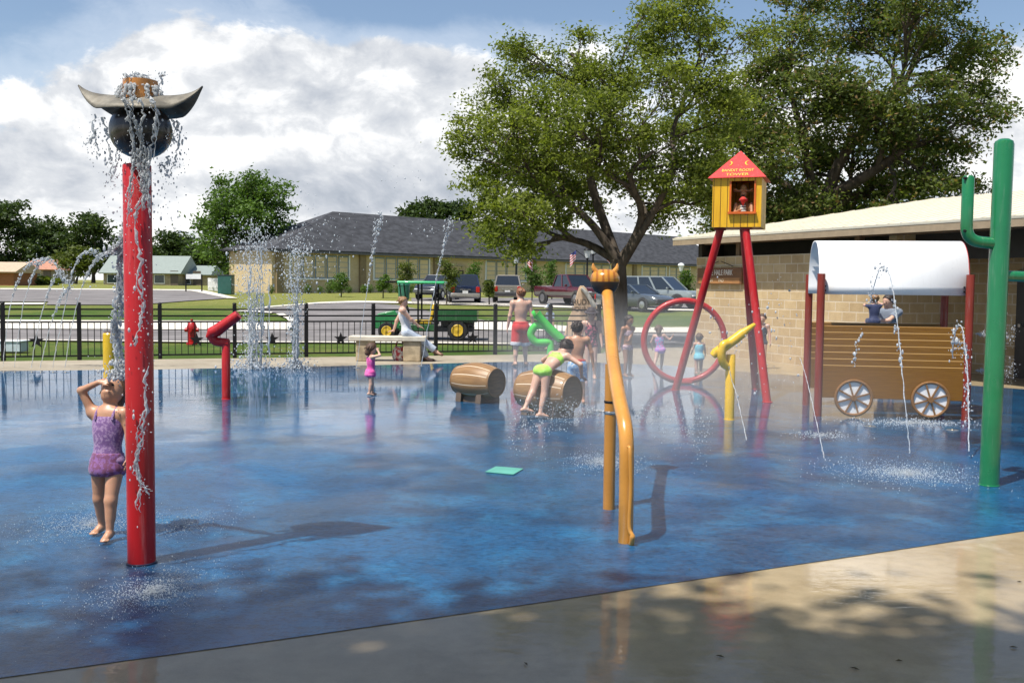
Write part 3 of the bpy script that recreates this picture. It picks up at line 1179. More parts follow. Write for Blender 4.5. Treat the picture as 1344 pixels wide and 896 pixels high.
# bright tree left of the school
D3 = 92
lt = [(322, 245, 24), (345, 262, 24), (300, 262, 26), (285, 275, 20), (272, 292, 16), (360, 250, 14), (330, 285, 30), (300, 305, 28), (352, 295, 22), (285, 322, 22),
      (330, 325, 26), (310, 345, 22), (268, 318, 10), (345, 318, 26), (300, 240, 12), (335, 228, 10), (370, 272, 8)]
tree('shade_tree', 'bright green shade tree standing left of the school', Vector((P(312, 384, D3).x, D3, gz(D3))), pblobs(lt, D3, 1.6, 3), P(316, 345, D3),
     .35, 15000, .36, M_LEAF_MID, 3, clump=.55, twigs=14)
lt2 = [(372, 300, 12), (385, 310, 12), (360, 318, 14), (378, 325, 12), (395, 322, 10), (348, 330, 14), (365, 338, 12)]
tree('shade_tree', 'low dark tree tucked between the bright shade tree and the school roof', Vector((P(360, 384, 104).x, 104, gz(104))), pblobs(lt2, 104, 1.4, 4), P(362, 352, 104),
     .25, 4500, .42, M_LEAF_FAR, 4, clump=.6, twigs=10)
# trees over the school roof
for i, (lst, lab) in enumerate([([(555, 275, 11), (540, 280, 9), (568, 268, 8), (572, 284, 10), (552, 288, 12)], 'left of the two tree tops above the grey school roof'),
                                ([(590, 276, 11), (605, 272, 8), (612, 282, 8), (598, 288, 12), (580, 286, 8)], 'right of the two tree tops above the grey school roof')]):
    tree('shade_tree', lab, Vector((P(565 + i * 30, 380, 150).x, 150, gz(150))), pblobs(lst, 150, 1.5, 20 + i), P(565 + i * 30, 320, 150), .3, 2600, .7,
         M_LEAF_FAR, 21 + i, clump=.75, twigs=9)
# the dark row far left
rows_ = [([(5, 285, 26), (22, 278, 22), (-20, 290, 30), (30, 305, 28), (0, 325, 34), (40, 335, 30), (15, 350, 28)], 175, 'dark tree behind the rust brown shed, far left'),
         ([(55, 300, 22), (75, 312, 22), (62, 330, 28), (85, 340, 24), (45, 345, 20), (95, 318, 12)], 185, 'dark tree over the clay red house roof'),
         ([(110, 296, 18), (128, 300, 16), (100, 312, 20), (135, 318, 20), (118, 335, 26), (145, 338, 22)], 178, 'dark round tree left of the red pole'),
         ([(168, 320, 20), (185, 330, 22), (155, 335, 20), (175, 345, 22)], 195, 'dark tree hidden behind the red pole'),
         ([(225, 318, 16), (240, 326, 18), (212, 330, 20), (228, 342, 22), (250, 340, 16)], 190, 'dark tree right of the red pole'),
         ([(262, 335, 18), (278, 340, 16), (256, 350, 18), (285, 352, 16)], 182, 'dark tree at the end of the green roofed wing')]
for i, (lst, dep, lab) in enumerate(rows_):
    cx_ = sum(b[0] for b in lst) / len(lst)
    tree('shade_tree', lab, Vector((P(cx_, 378, dep).x, dep, gz(dep))), pblobs(lst, dep, 3, 30 + i), P(cx_, 360, dep), .4, 5200, .8, M_LEAF_FAR, 31 + i,
         clump=1.0, twigs=12)
tree('shade_tree', 'small yellow green tree in front of the dark row beside the clay roofed house', Vector((P(100, 379, 148).x, 148, gz(148))),
     pblobs([(100, 335, 14), (112, 330, 11), (90, 342, 12), (104, 350, 14), (118, 345, 10)], 148, 1, 44), P(102, 362, 148), .2, 2200, .6, M_LEAF_OLIVE, 45, clump=.6, twigs=9)


# young trees and shrubs along the school front
def sapling(label, px, py, top, wpx, dep, ml, n=1500, stake=False, group=None, leaf=.16):
    b_ = Vector((P(px, py, dep).x, dep, gz(dep)))
    h = P(px, top, dep).z - b_.z
    r = wpx * dep / FPX / 2
    rnd = random.Random(int(px))
    bl = []
    z = h * .42
    while z < h * .93:
        k = 1 - abs((z / h) - .6) * 1.2
        bl.append((b_ + Vector((rnd.uniform(-.35, .35) * r, rnd.uniform(-.35, .35) * r, z)), r * max(.35, k) * .8))
        z += r * .5
    return tree('young_tree', label, b_, bl, b_ + Vector((0, 0, h * .38)), .05, n, leaf, ml, int(px), group, clump=r * .26, twigs=10, limb_r=.05)


sapling('young tree with a thin stem on the lawn under the left school windows', 448, 390, 362, 26, 76, M_LEAF_MID)
sapling('young tree in front of the second window row of the school', 503, 391, 360, 18, 74, M_LEAF_MID)
sapling('tall sparse yellow green young tree above the green cart canopy', 532, 390, 342, 26, 74, M_LEAF_OLIVE)
sapling('slim young tree standing in front of the dark blue minivan', 586, 398, 338, 30, 60, M_LEAF_OLIVE, 1700)
sapling('young tree by the school door, right of the dark doorway', 621, 388, 344, 22, 80, M_LEAF_MID)
sapling('small dark young tree between the minivan and the grey van', 642, 398, 366, 16, 60, M_LEAF_OLIVE)
sapling('bright young tree left of the dark red pickup cab', 698, 394, 346, 26, 70, M_LEAF_MID)
sapling('bright leafy young tree behind the dark red pickup bed', 724, 392, 340, 24, 73, M_LEAF_MID)
sapling('round bright young tree beside the corner of the block wall', 903, 392, 354, 24, 66, M_LEAF_MID)


def shrub(label, px, py, top, wpx, dep, ml, n=500, name='shrub', group=None):
    b_ = Vector((P(px, py, dep).x, dep, gz(dep) - .02))
    h = P(px, top, dep).z - b_.z
    r = wpx * dep / FPX / 2
    rng = np.random.default_rng(int(px * 7))
    t = thing(name, label, 'shrub', b_, 0, group)
    d = rng.normal(size=(n, 3))
    d /= np.linalg.norm(d, axis=1)[:, None]
    rr = rng.random((n, 1)) ** .4
    c = d * rr * np.array([r, r, h * .55]) + np.array([0, 0, h * .5]) + rng.normal(size=(n, 3)) * r * .08
    c[:, 2] = np.abs(c[:, 2])
    co, f, rn = leaves(c, r * .32, rng=rng)
    fast_mesh('foliage', co, f, ml, t, (0, 0, 0), rn)
    st = MB()
    for k in range(4):
        a = k * 1.6
        st.tube([(0, 0, -.05), (math.cos(a) * r * .5, math.sin(a) * r * .5, h * .6)], [.03, .01], 5)
    st.build('stems', M_BARK, t, local=True)
    return t


for px, w, top in [(404, 11, 372), (420, 9, 375), (433, 15, 368), (458, 9, 375), (478, 11, 374), (486, 9, 373), (512, 11, 373), (522, 9, 375), (540, 12, 371), (356, 9, 374), (652, 10, 374)]:
    lbl = 'small clipped shrub in the bed along the school wall'
    dep_ = 86 + (px - 400) * .06
    shrub(lbl, px, 383, top, w, dep_, M_LEAF_MID, 380, group='clipped shrubs along the school wall')
shrub('grey green hedge in front of the clay roofed house', 45, 380, 368, 60, 128, M_LEAF_OLIVE, 900, 'hedge')

# shade tree standing behind the photographer, out of the picture: it throws the dappled shade on the apron
rs = random.Random(3)
bl = []
for (x, y, z, r) in [(-7.6, 2.6, 6.2, 1.6), (-6.2, 3.1, 6.0, 1.4), (-5.0, 3.3, 6.1, 1.5), (-3.6, 3.2, 6.3, 1.5), (-2.3, 3.0, 6.4, 1.5), (-1.0, 2.5, 6.5, 1.5), (.2, 1.9, 6.6, 1.5), (1.5, 1.6, 6.8, 1.4), (2.7, 1.5, 6.8, 1.3),
                     (-7.0, 1.0, 7.0, 1.7), (-5.4, 1.2, 7.0, 1.8), (-3.6, 1.2, 7.2, 1.8), (-1.8, .8, 7.4, 1.8), (0, .2, 7.4, 1.8), (1.8, -.1, 7.4, 1.7), (3.6, .5, 7.0, 1.3),
                     (-6.2, -.8, 7.6, 1.8), (-4.2, -.7, 7.8, 1.9), (-2.2, -.9, 8.0, 1.9), (-.2, -1.4, 8.0, 1.9), (1.8, -1.8, 7.8, 1.7), (-3.4, -3.0, 8.4, 1.9), (-1, -3.2, 8.6, 2.0), (1.0, -3.4, 8.4, 1.9), (-8.6, 1.4, 6.8, 1.6), (4.6, .2, 6.9, 1.4), (5.6, -.2, 7, 1.4), (6.6, .4, 7, 1.3), (4.0, -1.2, 7.6, 1.5), (7.4, 1.2, 6.8, 1.2), (5.6, 1.3, 6.7, 1.0), (2.0, .9, 7.2, 1.4), (3.2, .9, 7.4, 1.4), (4.4, 1.1, 7.0, 1.3), (5.2, .3, 7.4, 1.4), (.9, .8, 7.0, 1.4), (-1.6, 2.9, 7.0, 1.5), (-.7, 2.8, 6.9, 1.4), (.1, 2.8, 7.0, 1.5), (.48, 2.7, 6.8, 1.4), (1.4, 2.2, 7.0, 1.4), (2.5, 2.2, 7.0, 1.4), (-.3, 1.9, 7.4, 1.5), (-1.4, 1.7, 7.4, 1.5), (-2.6, 2.4, 7.2, 1.4)]:
    bl.append((Vector((x - 1.45 - 1.0, y - 1.3 - .9 - (.95 if x > .5 else 1.25), z + 6.8)), r))
tree('oak_tree', 'shade oak behind the photographer that dapples the near apron', Vector((-3.4, -7.4, 0)), bl, Vector((-3.6, -6.1, 8.0)), .45, 62000, .30,
     M_LEAF_OAK, 77, clump=.42, twigs=16, limb_r=.25)
# ------------------------------------------------------------------ fence
def gloss(name, col, rough=.28, var=.08, coat=.4, dirt=None, bump=.06):
    return mat(name, col, rough, var=var, vscale=3, coat=coat, bump=bump, bscale=25, dirt=dirt, streak=.16)


M_BLACK = mat('black_iron', (.010, .010, .011), .55, spec=.25)
M_RED = gloss('red_gloss_paint', (.42, .004, .006), .4, coat=.06, dirt=((.30, .006, .008), .5))
M_YELLOW = gloss('yellow_gloss_paint', (.78, .47, .015), .28, dirt=((.60, .33, .01), .4))
M_GREEN = gloss('green_gloss_paint', (.010, .17, .058), .3, dirt=((.014, .12, .05), .5))
M_LIME = gloss('bright_green_paint', (.05, .52, .055), .3)
M_BROWNRED = gloss('oxblood_paint', (.22, .022, .010), .5, coat=.05)

fposts = [-190, -98, 4, 104, 210, 308, 402, 490, 572, 650, 722, 786]
fn = Vector((-FDIR.y, FDIR.x, 0))
fence = thing('iron_fence', 'black iron picket fence with star ornaments along the grass', 'fence', fence_at(402))
fpt = [fence_at(x) for x in fposts]
for p in fpt:
    MB().box(p + Vector((0, 0, .60)), (.085, .085, 1.2), math.atan2(FDIR.y, FDIR.x)).build('fence_post', M_BLACK, fence, bevel=.006)
    MB().ball(p + Vector((0, 0, 1.225)), (.05, .05, .03), 10, 6).build('post_cap', M_BLACK, fence)
for i in range(len(fpt) - 1):
    a, b_ = fpt[i] + FDIR * .043, fpt[i + 1] - FDIR * .043
    m = MB()
    for z in (1.10, .955, .825, .09):
        m.bar(a + Vector((0, 0, z)), b_ + Vector((0, 0, z)), .035, .035)
    L = (b_ - a).length
    k = int(L / .128)
    for q in range(1, k):
        p = a + (b_ - a) * (q / k)
        m.box(p + Vector((0, 0, .457)), (.016, .016, .70), math.atan2(FDIR.y, FDIR.x))
    m.build('fence_panel', M_BLACK, fence, smooth=0)
for px, py in [(48, 443), (258, 441), (357, 440), (447, 439), (620, 436)]:
    p = fence_at(px) + fn * -.03
    p.z = .42
    poly = []
    for q in range(10):
        r = .165 if q % 2 == 0 else .066
        a = PI / 2 + q * PI / 5
        poly.append(p + FDIR * (math.cos(a) * r) + Vector((0, 0, math.sin(a) * r)))
    MB().prism(poly, fn * -.012).build('star', M_BLACK, fence, smooth=0)

# ------------------------------------------------------------------ red post with the hatted head
RP = G(186, 739, 0)
DR = RP.y
post = thing('bucket_post', 'tall red post topped by a dark ball head under a steel longhorn hat, spilling water', 'water feature', RP)
topz = P(186, 216, DR).z
MB().lathe([(.083, 0), (.083, topz - .008), (.078, topz)], RP, n=32).build('post', M_RED, post)
MB().lathe([(.092, .006), (.092, .012), (.084, .016)], RP, n=28).build('base_plate', mat('wet_steel', (.03, .03, .06), .3, .3), post)
hc = P(185, 172, DR)
MB().lathe([(.035, topz - .02), (.035, hc.z - .16)], RP, n=14).build('neck', M_BLACK, post)
m_head = gloss('bronze_black', (.016, .011, .008), .32, var=.6, coat=.25)
head = MB()
prof = []
for i in range(17):
    th = PI * i / 16
    prof.append((.183 * math.sin(th) ** .9, -.165 * math.cos(th)))
head.lathe(prof, hc, n=36)
head.build('ball_head', m_head, post)
# hat brim: long curved steel sheet with upswept pointed ends
HX, HYW = .375, .215
brim = MB()
nu, nv = 36, 12
rows_ = []
for j in range(nv + 1):
    v = -1 + 2 * j / nv
    row = []
    for i in range(nu + 1):
        u = -1 + 2 * i / nu
        wdt = (1 - abs(u) ** 2.0) ** 1.0
        x = u * HX
        y = v * HYW * wdt
        z = .052 * abs(u) ** 6 + .012 * abs(u) ** 2 - .100 * abs(v) ** 1.7 * min(1.0, wdt * 1.5) + .050
        row.append(hc + Vector((x, y, z + .155)))
    rows_.append(row)
brim.loft(rows_, cap=False, closed=False)
m_steel = mat('weathered_zinc', (.17, .155, .125), .6, .35, var=.4, vscale=9, bump=.15, bscale=30, dirt=((.16, .12, .07), .7))
brim.build('hat_brim', m_steel, post, smooth=60, solid=.010)
m_cop = mat('copper_crown', (.62, .25, .055), .35, .35, var=.3, vscale=10, coat=.3)
MB().lathe([(.108, .15), (.106, .22), (.100, .298), (.088, .298), (.092, .19), (.03, .18)], hc, n=26).build('hat_crown', m_cop, post)

# ------------------------------------------------------------------ short yellow bollard
yb = G(145, 501, 0)
bol = thing('bollard', 'short yellow spray bollard with a dark cap behind the girl in purple', 'bollard', yb)
hb = P(145, 436, yb.y).z
MB().lathe([(.115, 0), (.115, hb - .03), (.10, hb - .01)], yb, n=24).build('post', M_YELLOW, bol)
MB().lathe([(.098, hb - .012), (.085, hb + .022), (.03, hb + .026)], yb, n=20).build('cap', mat('cap_brown', (.09, .06, .05), .5), bol)


# ------------------------------------------------------------------ pipe cannons
def cannon(name, label, base, m, post_top, post_r, pipe, pipe_r, barrel, barrel_r, tip=None, grip=None):
    b_ = G(base[0], base[1], 0)
    d = b_.y
    t = thing(name, label, 'water cannon', b_)
    zt = P(post_top[0], post_top[1], d).z
    tp = Vector((b_.x, d, zt))
    MB().lathe([(post_r, 0), (post_r, zt - .01), (post_r * .9, zt)], b_, n=20).build('post', m, t)
    MB().lathe([(post_r * 1.12, .006), (post_r * 1.12, .012), (post_r * 1.0, .016)], b_, n=20).build('base_plate', m, t)
    pp = [P(x, y, d + dd) for x, y, dd in pipe]
    MB().tube(fillet(pp, .12, 7), pipe_r, 16).build('elbow_pipe', m, t)
    bb = [P(x, y, d + dd) for x, y, dd in barrel]
    MB().tube(bb, barrel_r, 18).build('barrel', m, t)
    if tip:
        tt = [P(x, y, d + dd) for x, y, dd in tip[0]]
        MB().tube(tt, tip[1], 14).build('nozzle', m, t)
    return t, d


cannon('water_cannon', 'red pipe water cannon tilted up to the right, in front of the iron fence', (297, 524), M_RED, (297, 446), .062,
       [(300, 450, 0), (281, 448, -.02), (276, 438, -.04), (290, 430, -.04)], .066,
       [(272, 443, -.05), (278, 437, -.05), (284, 434, -.05), (296, 425.5, -.05), (309, 416, -.05), (313, 413, -.05)], [.03, .088, .09, .080, .076, .070])
cannon('water_cannon', 'bright green pipe water cannon with a round loop pipe, near the end of the fence', (722, 494), M_LIME, (722, 446), .068,
       [(722, 449, 0), (702, 450, 0), (695, 438, 0), (703, 426, 0), (718, 428, -.04)], .072,
       [(704, 412, -.06), (708, 416, -.06), (720, 430, -.06), (734, 443, -.06), (737, 446, -.06)], [.10, .075, .085, .088, .085],
       tip=([(703, 411, -.06), (699, 413, -.06)], [.075, .055]))
cannon('water_cannon', 'yellow pipe water cannon pointing up to the right beneath the lookout tower', (957, 551), M_YELLOW, (960, 465), .063,
       [(957, 482, 0), (949, 477, -.04), (946, 465, -.07), (949, 452, -.07), (956, 450, -.04)], .056,
       [(935, 467, -.02), (939, 463, -.02), (948, 457, -.02), (966, 444, -.02), (976, 436, -.02)], [.045, .062, .064, .064, .060],
       tip=([(974, 438, -.02), (980, 433, -.02), (990, 426, -.02), (991, 425, -.02)], [.058, .042, .026, .018]))

# ------------------------------------------------------------------ tan stick horse
h0, h1 = G(821, 712, 0), G(799, 668, 0)
horse = thing('spray_horse', 'tan bent pipe spray animal with a round striped head and two small horns', 'water feature', h0)
m_tan = gloss('tan_gloss_paint', (.60, .27, .045), .3, var=.1, dirt=((.42, .17, .025), .5))
m_tan2 = gloss('tan_shaded_paint', (.50, .215, .035), .35)  # darker copy of the tan, the rear post's shade put into its colour
bend = P(823, 557, h0.y)
nk = [h0 + Vector((0, 0, -.01)), Vector((h0.x, h0.y, bend.z)) * .5 + h0 * .5, Vector((h0.x + .0, h0.y, bend.z - .02)), P(812, 520, h0.y + .35), P(804, 470, h0.y + 1.0), P(797, 384, 8.8)]
nk[2] = P(822.5, 566, h0.y)
MB().tube(fillet(nk, .16, 10), .0505, 22).build('neck', m_tan, horse)
zr_ = P(799, 478, h1.y).z
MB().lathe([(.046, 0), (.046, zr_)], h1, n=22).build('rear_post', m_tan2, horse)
zn = P(799, 541, h1.y).z
MB().lathe([(.047, zn - .012), (.0505, zn - .006), (.0505, zn + .006), (.047, zn + .012)], h1, n=20).build('spray_ring', mat('nickel', (.6, .58, .55), .25, .9), horse)
zn2 = P(799, 527, h1.y).z
MB().lathe([(.047, zn2 - .01), (.051, zn2), (.047, zn2 + .01)], h1, n=20).build('spray_ring', M_BLACK, horse)
tl = [P(825, 586, h0.y - .06), P(827, 592, h0.y - .085), P(828, 640, h0.y - .085), P(826, 690, h0.y - .085), P(830, 703, h0.y - .10), P(828.5, 714, h0.y - .07), P(827, 722, h0.y - .03)]
MB().tube(bez(tl, 6), [.012] * 6 + [.014] * 18 + [.019] * 7 + [.012] * 6, 12).build('tail', m_tan, horse)


def striped():
    m, nt, b = newmat('striped_wood')
    co = nt.coord('Object')
    w = nt.node('ShaderNodeTexWave', wave_type='BANDS', bands_direction='X')
    nt.put(w.inputs['Vector'], co)
    w.inputs['Scale'].default_value = 6
    w.inputs['Distortion'].default_value = 2.5
    w.inputs['Detail'].default_value = 3
    f = V(nt, w.outputs['Fac'])
    c = nt.mix(nt.step(f, .3, 1.0), (.58, .25, .030), (.36, .12, .016))
    z = nt.sep(co)[2]
    c = nt.mix(nt.step(z, -.018, -.030), c, (.030, .018, .010))                     # the lower half is painted near black
    nt.put(b.inputs['Base Color'], c)
    nt.put(b.inputs['Roughness'], nt.step(z, -.018, -.030) * .4 + .25)
    b.inputs['Coat Weight'].default_value = .2
    return m


hd = P(794, 366, 8.85)
ho = MB()
ho.lathe([(.131 * math.cos(a) ** .75, (.088 if a > 0 else .14) * math.sin(a)) for a in [(-PI / 2 + PI * i / 18) * .999 for i in range(19)]], hd, n=30)
hm = MB()
hm.v, hm.f, hm.m = [p - hd for p in ho.v], ho.f, ho.m
hobj = hm.build('head', striped(), horse, local=True)
hobj.location = hd - h0
for sx in (-1, 1):
    p0, p1 = hd + Vector((sx * .075, 0, .055)), hd + Vector((sx * .108, -.01, .138))
    MB().tube(bez([p0, p0.lerp(p1, .5) + Vector((sx * .012, 0, 0)), p1], 4), [.026, .025, .024, .022, .020, .017, .013, .010, .006], 10).build('horn', m_tan, horse)

# ------------------------------------------------------------------ barrels
def barrel(label, cpx, cpy, d, r, L, group, yaw):
    c = P(cpx, cpy, d)
    t = thing('play_barrel', label, 'barrel', (c.x, c.y, 0), yaw, group)
    cz = c.z
    mw = MATS.get('barrel_wood')
    if not mw:
        mw, nt, b = newmat('barrel_wood')
        co = nt.coord('Object')
        x, y, z = nt.sep(co)
        g = nt.noise(nt.scale(co, (1, 12, 12)), 2.0, 5, .6)
        ang = nt.math('ARCTAN2', y, z - cz)
        st = nt.math('FRACT', ang * (11 / (2 * PI)))
        line = nt.math('MAXIMUM', nt.step(st, .955, .975), nt.step(st, .045, .025))
        c_ = nt.mix(nt.step(g, .3, .7), (.235, .125, .048), (.32, .178, .07))
        c_ = nt.mix(line, c_, (.72, .60, .44))
        nt.put(b.inputs['Base Color'], c_)
        b.inputs['Roughness'].default_value = .45
        b.inputs['Coat Weight'].default_value = .08
        MATS['barrel_wood'] = mw
    pr = []
    for i in range(13):
        u = -1 + i / 6
        pr.append((r * (1 - .24 * u * u), u * L / 2))
    b_ = MB().lathe([(r * .70, -L / 2 + .03)] + pr + [(r * .70, L / 2 + .0)], (0, 0, cz), (1, 0, 0), 40).build('staves', mw, t, local=True)
    md = mat('barrel_head', (.19, .11, .05), .5, var=.25, stretch=(1, 1, 9), vscale=5)
    for sx in (1, -1):
        MB().lathe([(r * .71, 0), (r * .71, .012)], (sx * (L / 2 - .004) if sx > 0 else -L / 2 - .008, 0, cz), (1, 0, 0), 36).build('barrel_end', md, t, local=True)
        MB().lathe([(r * .775, -.03), (r * .785, 0), (r * .765, .018), (r * .70, .018), (r * .70, 0)], (sx * L / 2, 0, cz), (sx, 0, 0), 36).build('hoop', mat('barrel_rim', (.24, .13, .05), .45), t, local=True)
    sd = MB()
    for sx in (-.55, .55):
        poly = []
        for i in range(9):
            a = math.radians(-140 + 100 * i / 8)
            poly.append((sx * L / 2 - .05, math.cos(a) * r * .97, cz + math.sin(a) * r * .95))
        poly += [(sx * L / 2 - .05, r * .80, .006), (sx * L / 2 - .05, -r * .80, .006)]
        sd.prism(poly, (.10, 0, 0))
    sd.box((0, 0, .045), (L * .62, r * 1.2, .078))
    sd.build('saddle_base', mat('saddle_grey_brown', (.12, .085, .06), .6), t, local=True)
    return t


byaw = math.atan2(-.63, .78)
barrel('brown play barrel lying on its saddle alone, left of the barrel with the girl', 627, 500, 14.6, .275, .70, 'play barrels', byaw)
barrel('brown play barrel that the girl in lime green leans over', 719, 513, 13.15, .30, .78, 'play barrels', byaw)

# ------------------------------------------------------------------ red horseshoe arch
ac = P(898, 446, 17.5)
arch = thing('water_hoop', 'red round pipe hoop standing upright behind the left tower leg', 'water feature', (ac.x, ac.y, 0))
R_ = 53 * 17.5 / FPX
zc_ = R_ * .99 + .055
zc_ = R_ + .05
MB().tube([(ac.x + math.cos(2 * PI * i / 56) * R_, ac.y, zc_ + math.sin(2 * PI * i / 56) * R_) for i in range(56)], .055, 16, closed=True).build('ring_pipe', M_RED, arch)
MB().box((ac.x, ac.y, .035), (.30, .13, .05)).build('foot', M_RED, arch, bevel=.015)
for i in range(9):
    a = math.radians(20 + 140 * i / 8)
    MB().cyl((ac.x + math.cos(a) * (R_ - .064), ac.y, zc_ + math.sin(a) * (R_ - .064)), (ac.x + math.cos(a) * (R_ - .074), ac.y, zc_ + math.sin(a) * (R_ - .074)), .010, n=8).build('nozzle', M_BLACK, arch)

# ------------------------------------------------------------------ lookout tower
fL, fR, fB = G(886, 512, 0), G(1007, 528, 0), G(992, 511, 0)
DT = 15.9
tower = thing('lookout_tower', 'yellow plank lookout house with a red pyramid roof on three red pipe legs', 'tower', (fL + fR + fB) / 3)
tops = [P(945, 303, DT), P(979, 303, DT - .35), P(976, 303, DT + .35)]
for p, q in zip((fL, fR, fB), tops):
    MB().tube([p + Vector((0, 0, -.02)), q + (q - p).normalized() * .05], .0625, 18).build('leg', M_RED, tower)
    MB().lathe([(.08, .006), (.08, .012), (.066, .018)], p, n=18).build('foot_plate', M_RED, tower)


def plank_mat():
    m, nt, b = newmat('yellow_planks')
    co = nt.coord('Object')
    x, y, z = nt.sep(co)
    pl = nt.math('FRACT', (x + y) * (1 / .105) + 40.3)
    gap = nt.math('MAXIMUM', nt.step(pl, .93, .96), nt.step(pl, .05, .02))
    idx = nt.math('FLOOR', (x + y) * (1 / .105) + 40.3)
    tone = nt.noise(nt.xyz(idx * 1.7, 0, 0), 1.0, 1, .5)
    gr = nt.noise(nt.scale(co, (22, 22, 1.5)), 2, 5, .65)
    kn = nt.node('ShaderNodeTexVoronoi')
    nt.put(kn.inputs['Vector'], nt.scale(co, (3.4, 3.4, 2.1)))
    kn.inputs['Scale'].default_value = 1.0
    knot = nt.step(V(nt, kn.outputs['Distance']), .13, .07)
    c = nt.mix(nt.step(gr, .3, .75), (.80, .43, .010), (.62, .29, .008))
    c = nt.mix(nt.step(tone, .35, .65) * .35, c, (.86, .52, .02))
    c = nt.mix(knot * .85, c, (.16, .055, .008))
    c = nt.mix(gap, c, (.13, .05, .006))
    nt.put(b.inputs['Base Color'], c)
    b.inputs['Roughness'].default_value = .45
    nt.put(b.inputs['Normal'], nt.bump(gap * -1.0 + gr * .2, .5, .01))
    return m


M_PLANK = plank_mat()
hcx = P(970, 300, DT)
zb, zt = hcx.z, P(970, 236, DT).z
HW, HD = .375, .40
yawh = math.radians(-19)
ht = tower.location
RH = Matrix.Rotation(yawh, 3, 'Z')
hl = lambda x, y, z: Vector((hcx.x, DT, 0)) + RH @ Vector((x, y, z))
house_m = MB()
RHM = lambda c, d: house_m.box(hl(*c), d, yawh)
wx0, wx1, wz0, wz1 = -.085, .262, zb + .235, zt - .06                          # window opening


def house_part(name, boxes, m, parent, bevel=0):
    """boxes in house axes; kept as an own object so the planks follow its local axes"""
    mb = MB()
    for c, d in boxes:
        mb.box(c, d)
    o = mb.build(name, m, parent, local=True, smooth=0, bevel=bevel)
    return o


hbase = bpy.data.objects.new('lookout_house', None)
COL.objects.link(hbase)
hbase.parent = tower
hbase.location = Vector((hcx.x, DT, 0)) - ht
hbase.rotation_euler = (0, 0, yawh)
T_ = .03
house_part('front_wall', [((((-HW) + wx0) / 2, -HD, (zb + zt) / 2), (wx0 + HW, T_, zt - zb)), (((wx1 + HW) / 2, -HD, (zb + zt) / 2), (HW - wx1, T_, zt - zb)),
                          (((wx0 + wx1) / 2, -HD, (zb + wz0) / 2), (wx1 - wx0 - .002, T_, wz0 - zb)), (((wx0 + wx1) / 2, -HD, (wz1 + zt) / 2), (wx1 - wx0 - .002, T_, zt - wz1))], M_PLANK, hbase)
for sx in (-1, 1):
    house_part('side_wall', [((sx * (HW - T_ / 2), 0.002, (zb + zt) / 2), (T_, HD * 2 - T_ - .004, zt - zb - .002))], M_PLANK, hbase)
house_part('back_wall', [((0, HD, (zb + zt) / 2), (HW * 2, T_, zt - zb))], M_PLANK, hbase)
house_part('floor_board', [((0, 0, zb + .012), (HW * 1.9, HD * 1.9, .022))], mat('red_brown_board', (.30, .04, .02), .5), hbase)
house_part('sill', [(((wx0 + wx1) / 2, -HD - .03, wz0 - .018), (wx1 - wx0 + .08, .09, .035))], mat('orange_trim', (.62, .12, .015), .4), hbase)
for xx in (wx0 - .014, wx1 + .014):
    house_part('window_post', [((xx, -HD - .018, (wz0 + wz1) / 2), (.028, .02, wz1 - wz0))], mat('orange_trim', (.62, .12, .015), .4), hbase)
for q in tops[:2]:
    lc = RH.transposed() @ (Vector((q.x, q.y, 0)) - Vector((hcx.x, DT, 0)))
    house_part('leg_bracket', [((max(-.3, min(.3, lc.x)), max(-.3, min(.3, lc.y)), zb - .016), (.17, .17, .03))], mat('bracket_red', (.22, .02, .015), .5), hbase)
za = P(974, 198, DT).z
rp = MB()
E = .07
rp.add([(-HW - E, -HD - E, zt - .01), (HW + E, -HD - E, zt - .01), (HW + E, HD + E, zt - .01), (-HW - E, HD + E, zt - .01), (0, 0, za)], [(0, 1, 4), (1, 2, 4), (2, 3, 4), (3, 0, 4), (3, 2, 1, 0)])
m_rr = gloss('red_roof_paint', (.60, .012, .010), .5, coat=.05)
roofo = rp.build('roof', m_rr, hbase, local=True, smooth=0)
# lettering and curls on the front roof slope
slope = Vector((0, HD + E, za - zt + .01)).normalized()
nrm = Vector((0, -slope.z, slope.y))
Rr = Matrix((Vector((1, 0, 0)), slope, nrm)).transposed()
e0 = Vector((0, -HD - E, zt - .01))
m_gold = mat('gold_lettering', (.85, .50, .06), .5)
text_mesh('lettering', 'BANDIT ROOST', .088, m_gold, hbase, e0 + slope * .165 + nrm * .004, Rr, local=True, sx=.78)
text_mesh('lettering', 'TOWER', .086, m_gold, hbase, e0 + slope * .062 + nrm * .004, Rr, local=True, sx=1.15)
for sx in (-1, 1):
    cu = []
    for i in range(11):
        a = math.radians(100 + 160 * i / 10)
        cu.append(e0 + slope * (.34 + math.sin(a) * .055) + Vector((sx * (.155 + math.cos(a) * .05), 0, 0)) + nrm * .004)
    MB().tube(cu, [.003 + .011 * math.sin(PI * i / 10) for i in range(11)], 8).build('gold_curl', m_gold, hbase, local=True)

# ------------------------------------------------------------------ covered wagon
w0, w1 = G(1073, 546, 0), G(1267, 552, 0)
w2 = G(1052, 531, 0)
wx = (w1 - w0)
WL = wx.length
wx.normalize()
wy = Vector((-wx.y, wx.x, 0))
WD = 1.25
wag = thing('covered_wagon', 'play covered wagon with a white barrel canopy over brown plank sides', 'wagon', w0, math.atan2(wx.y, wx.x))
zpo = P(1078, 359, w0.y).z
zc0, zc1 = P(1080, 386, w0.y).z, P(1080, 317, w0.y + .6).z
zp0, zp1 = P(1078, 521, w0.y).z, P(1078, 427, w0.y).z
for x, y in ((0, 0), (WL, 0), (0, WD), (WL, WD)):
    MB().cyl((x, y, 0), (x, y, zpo), .052, n=18).build('post', M_BROWNRED, wag, local=True)


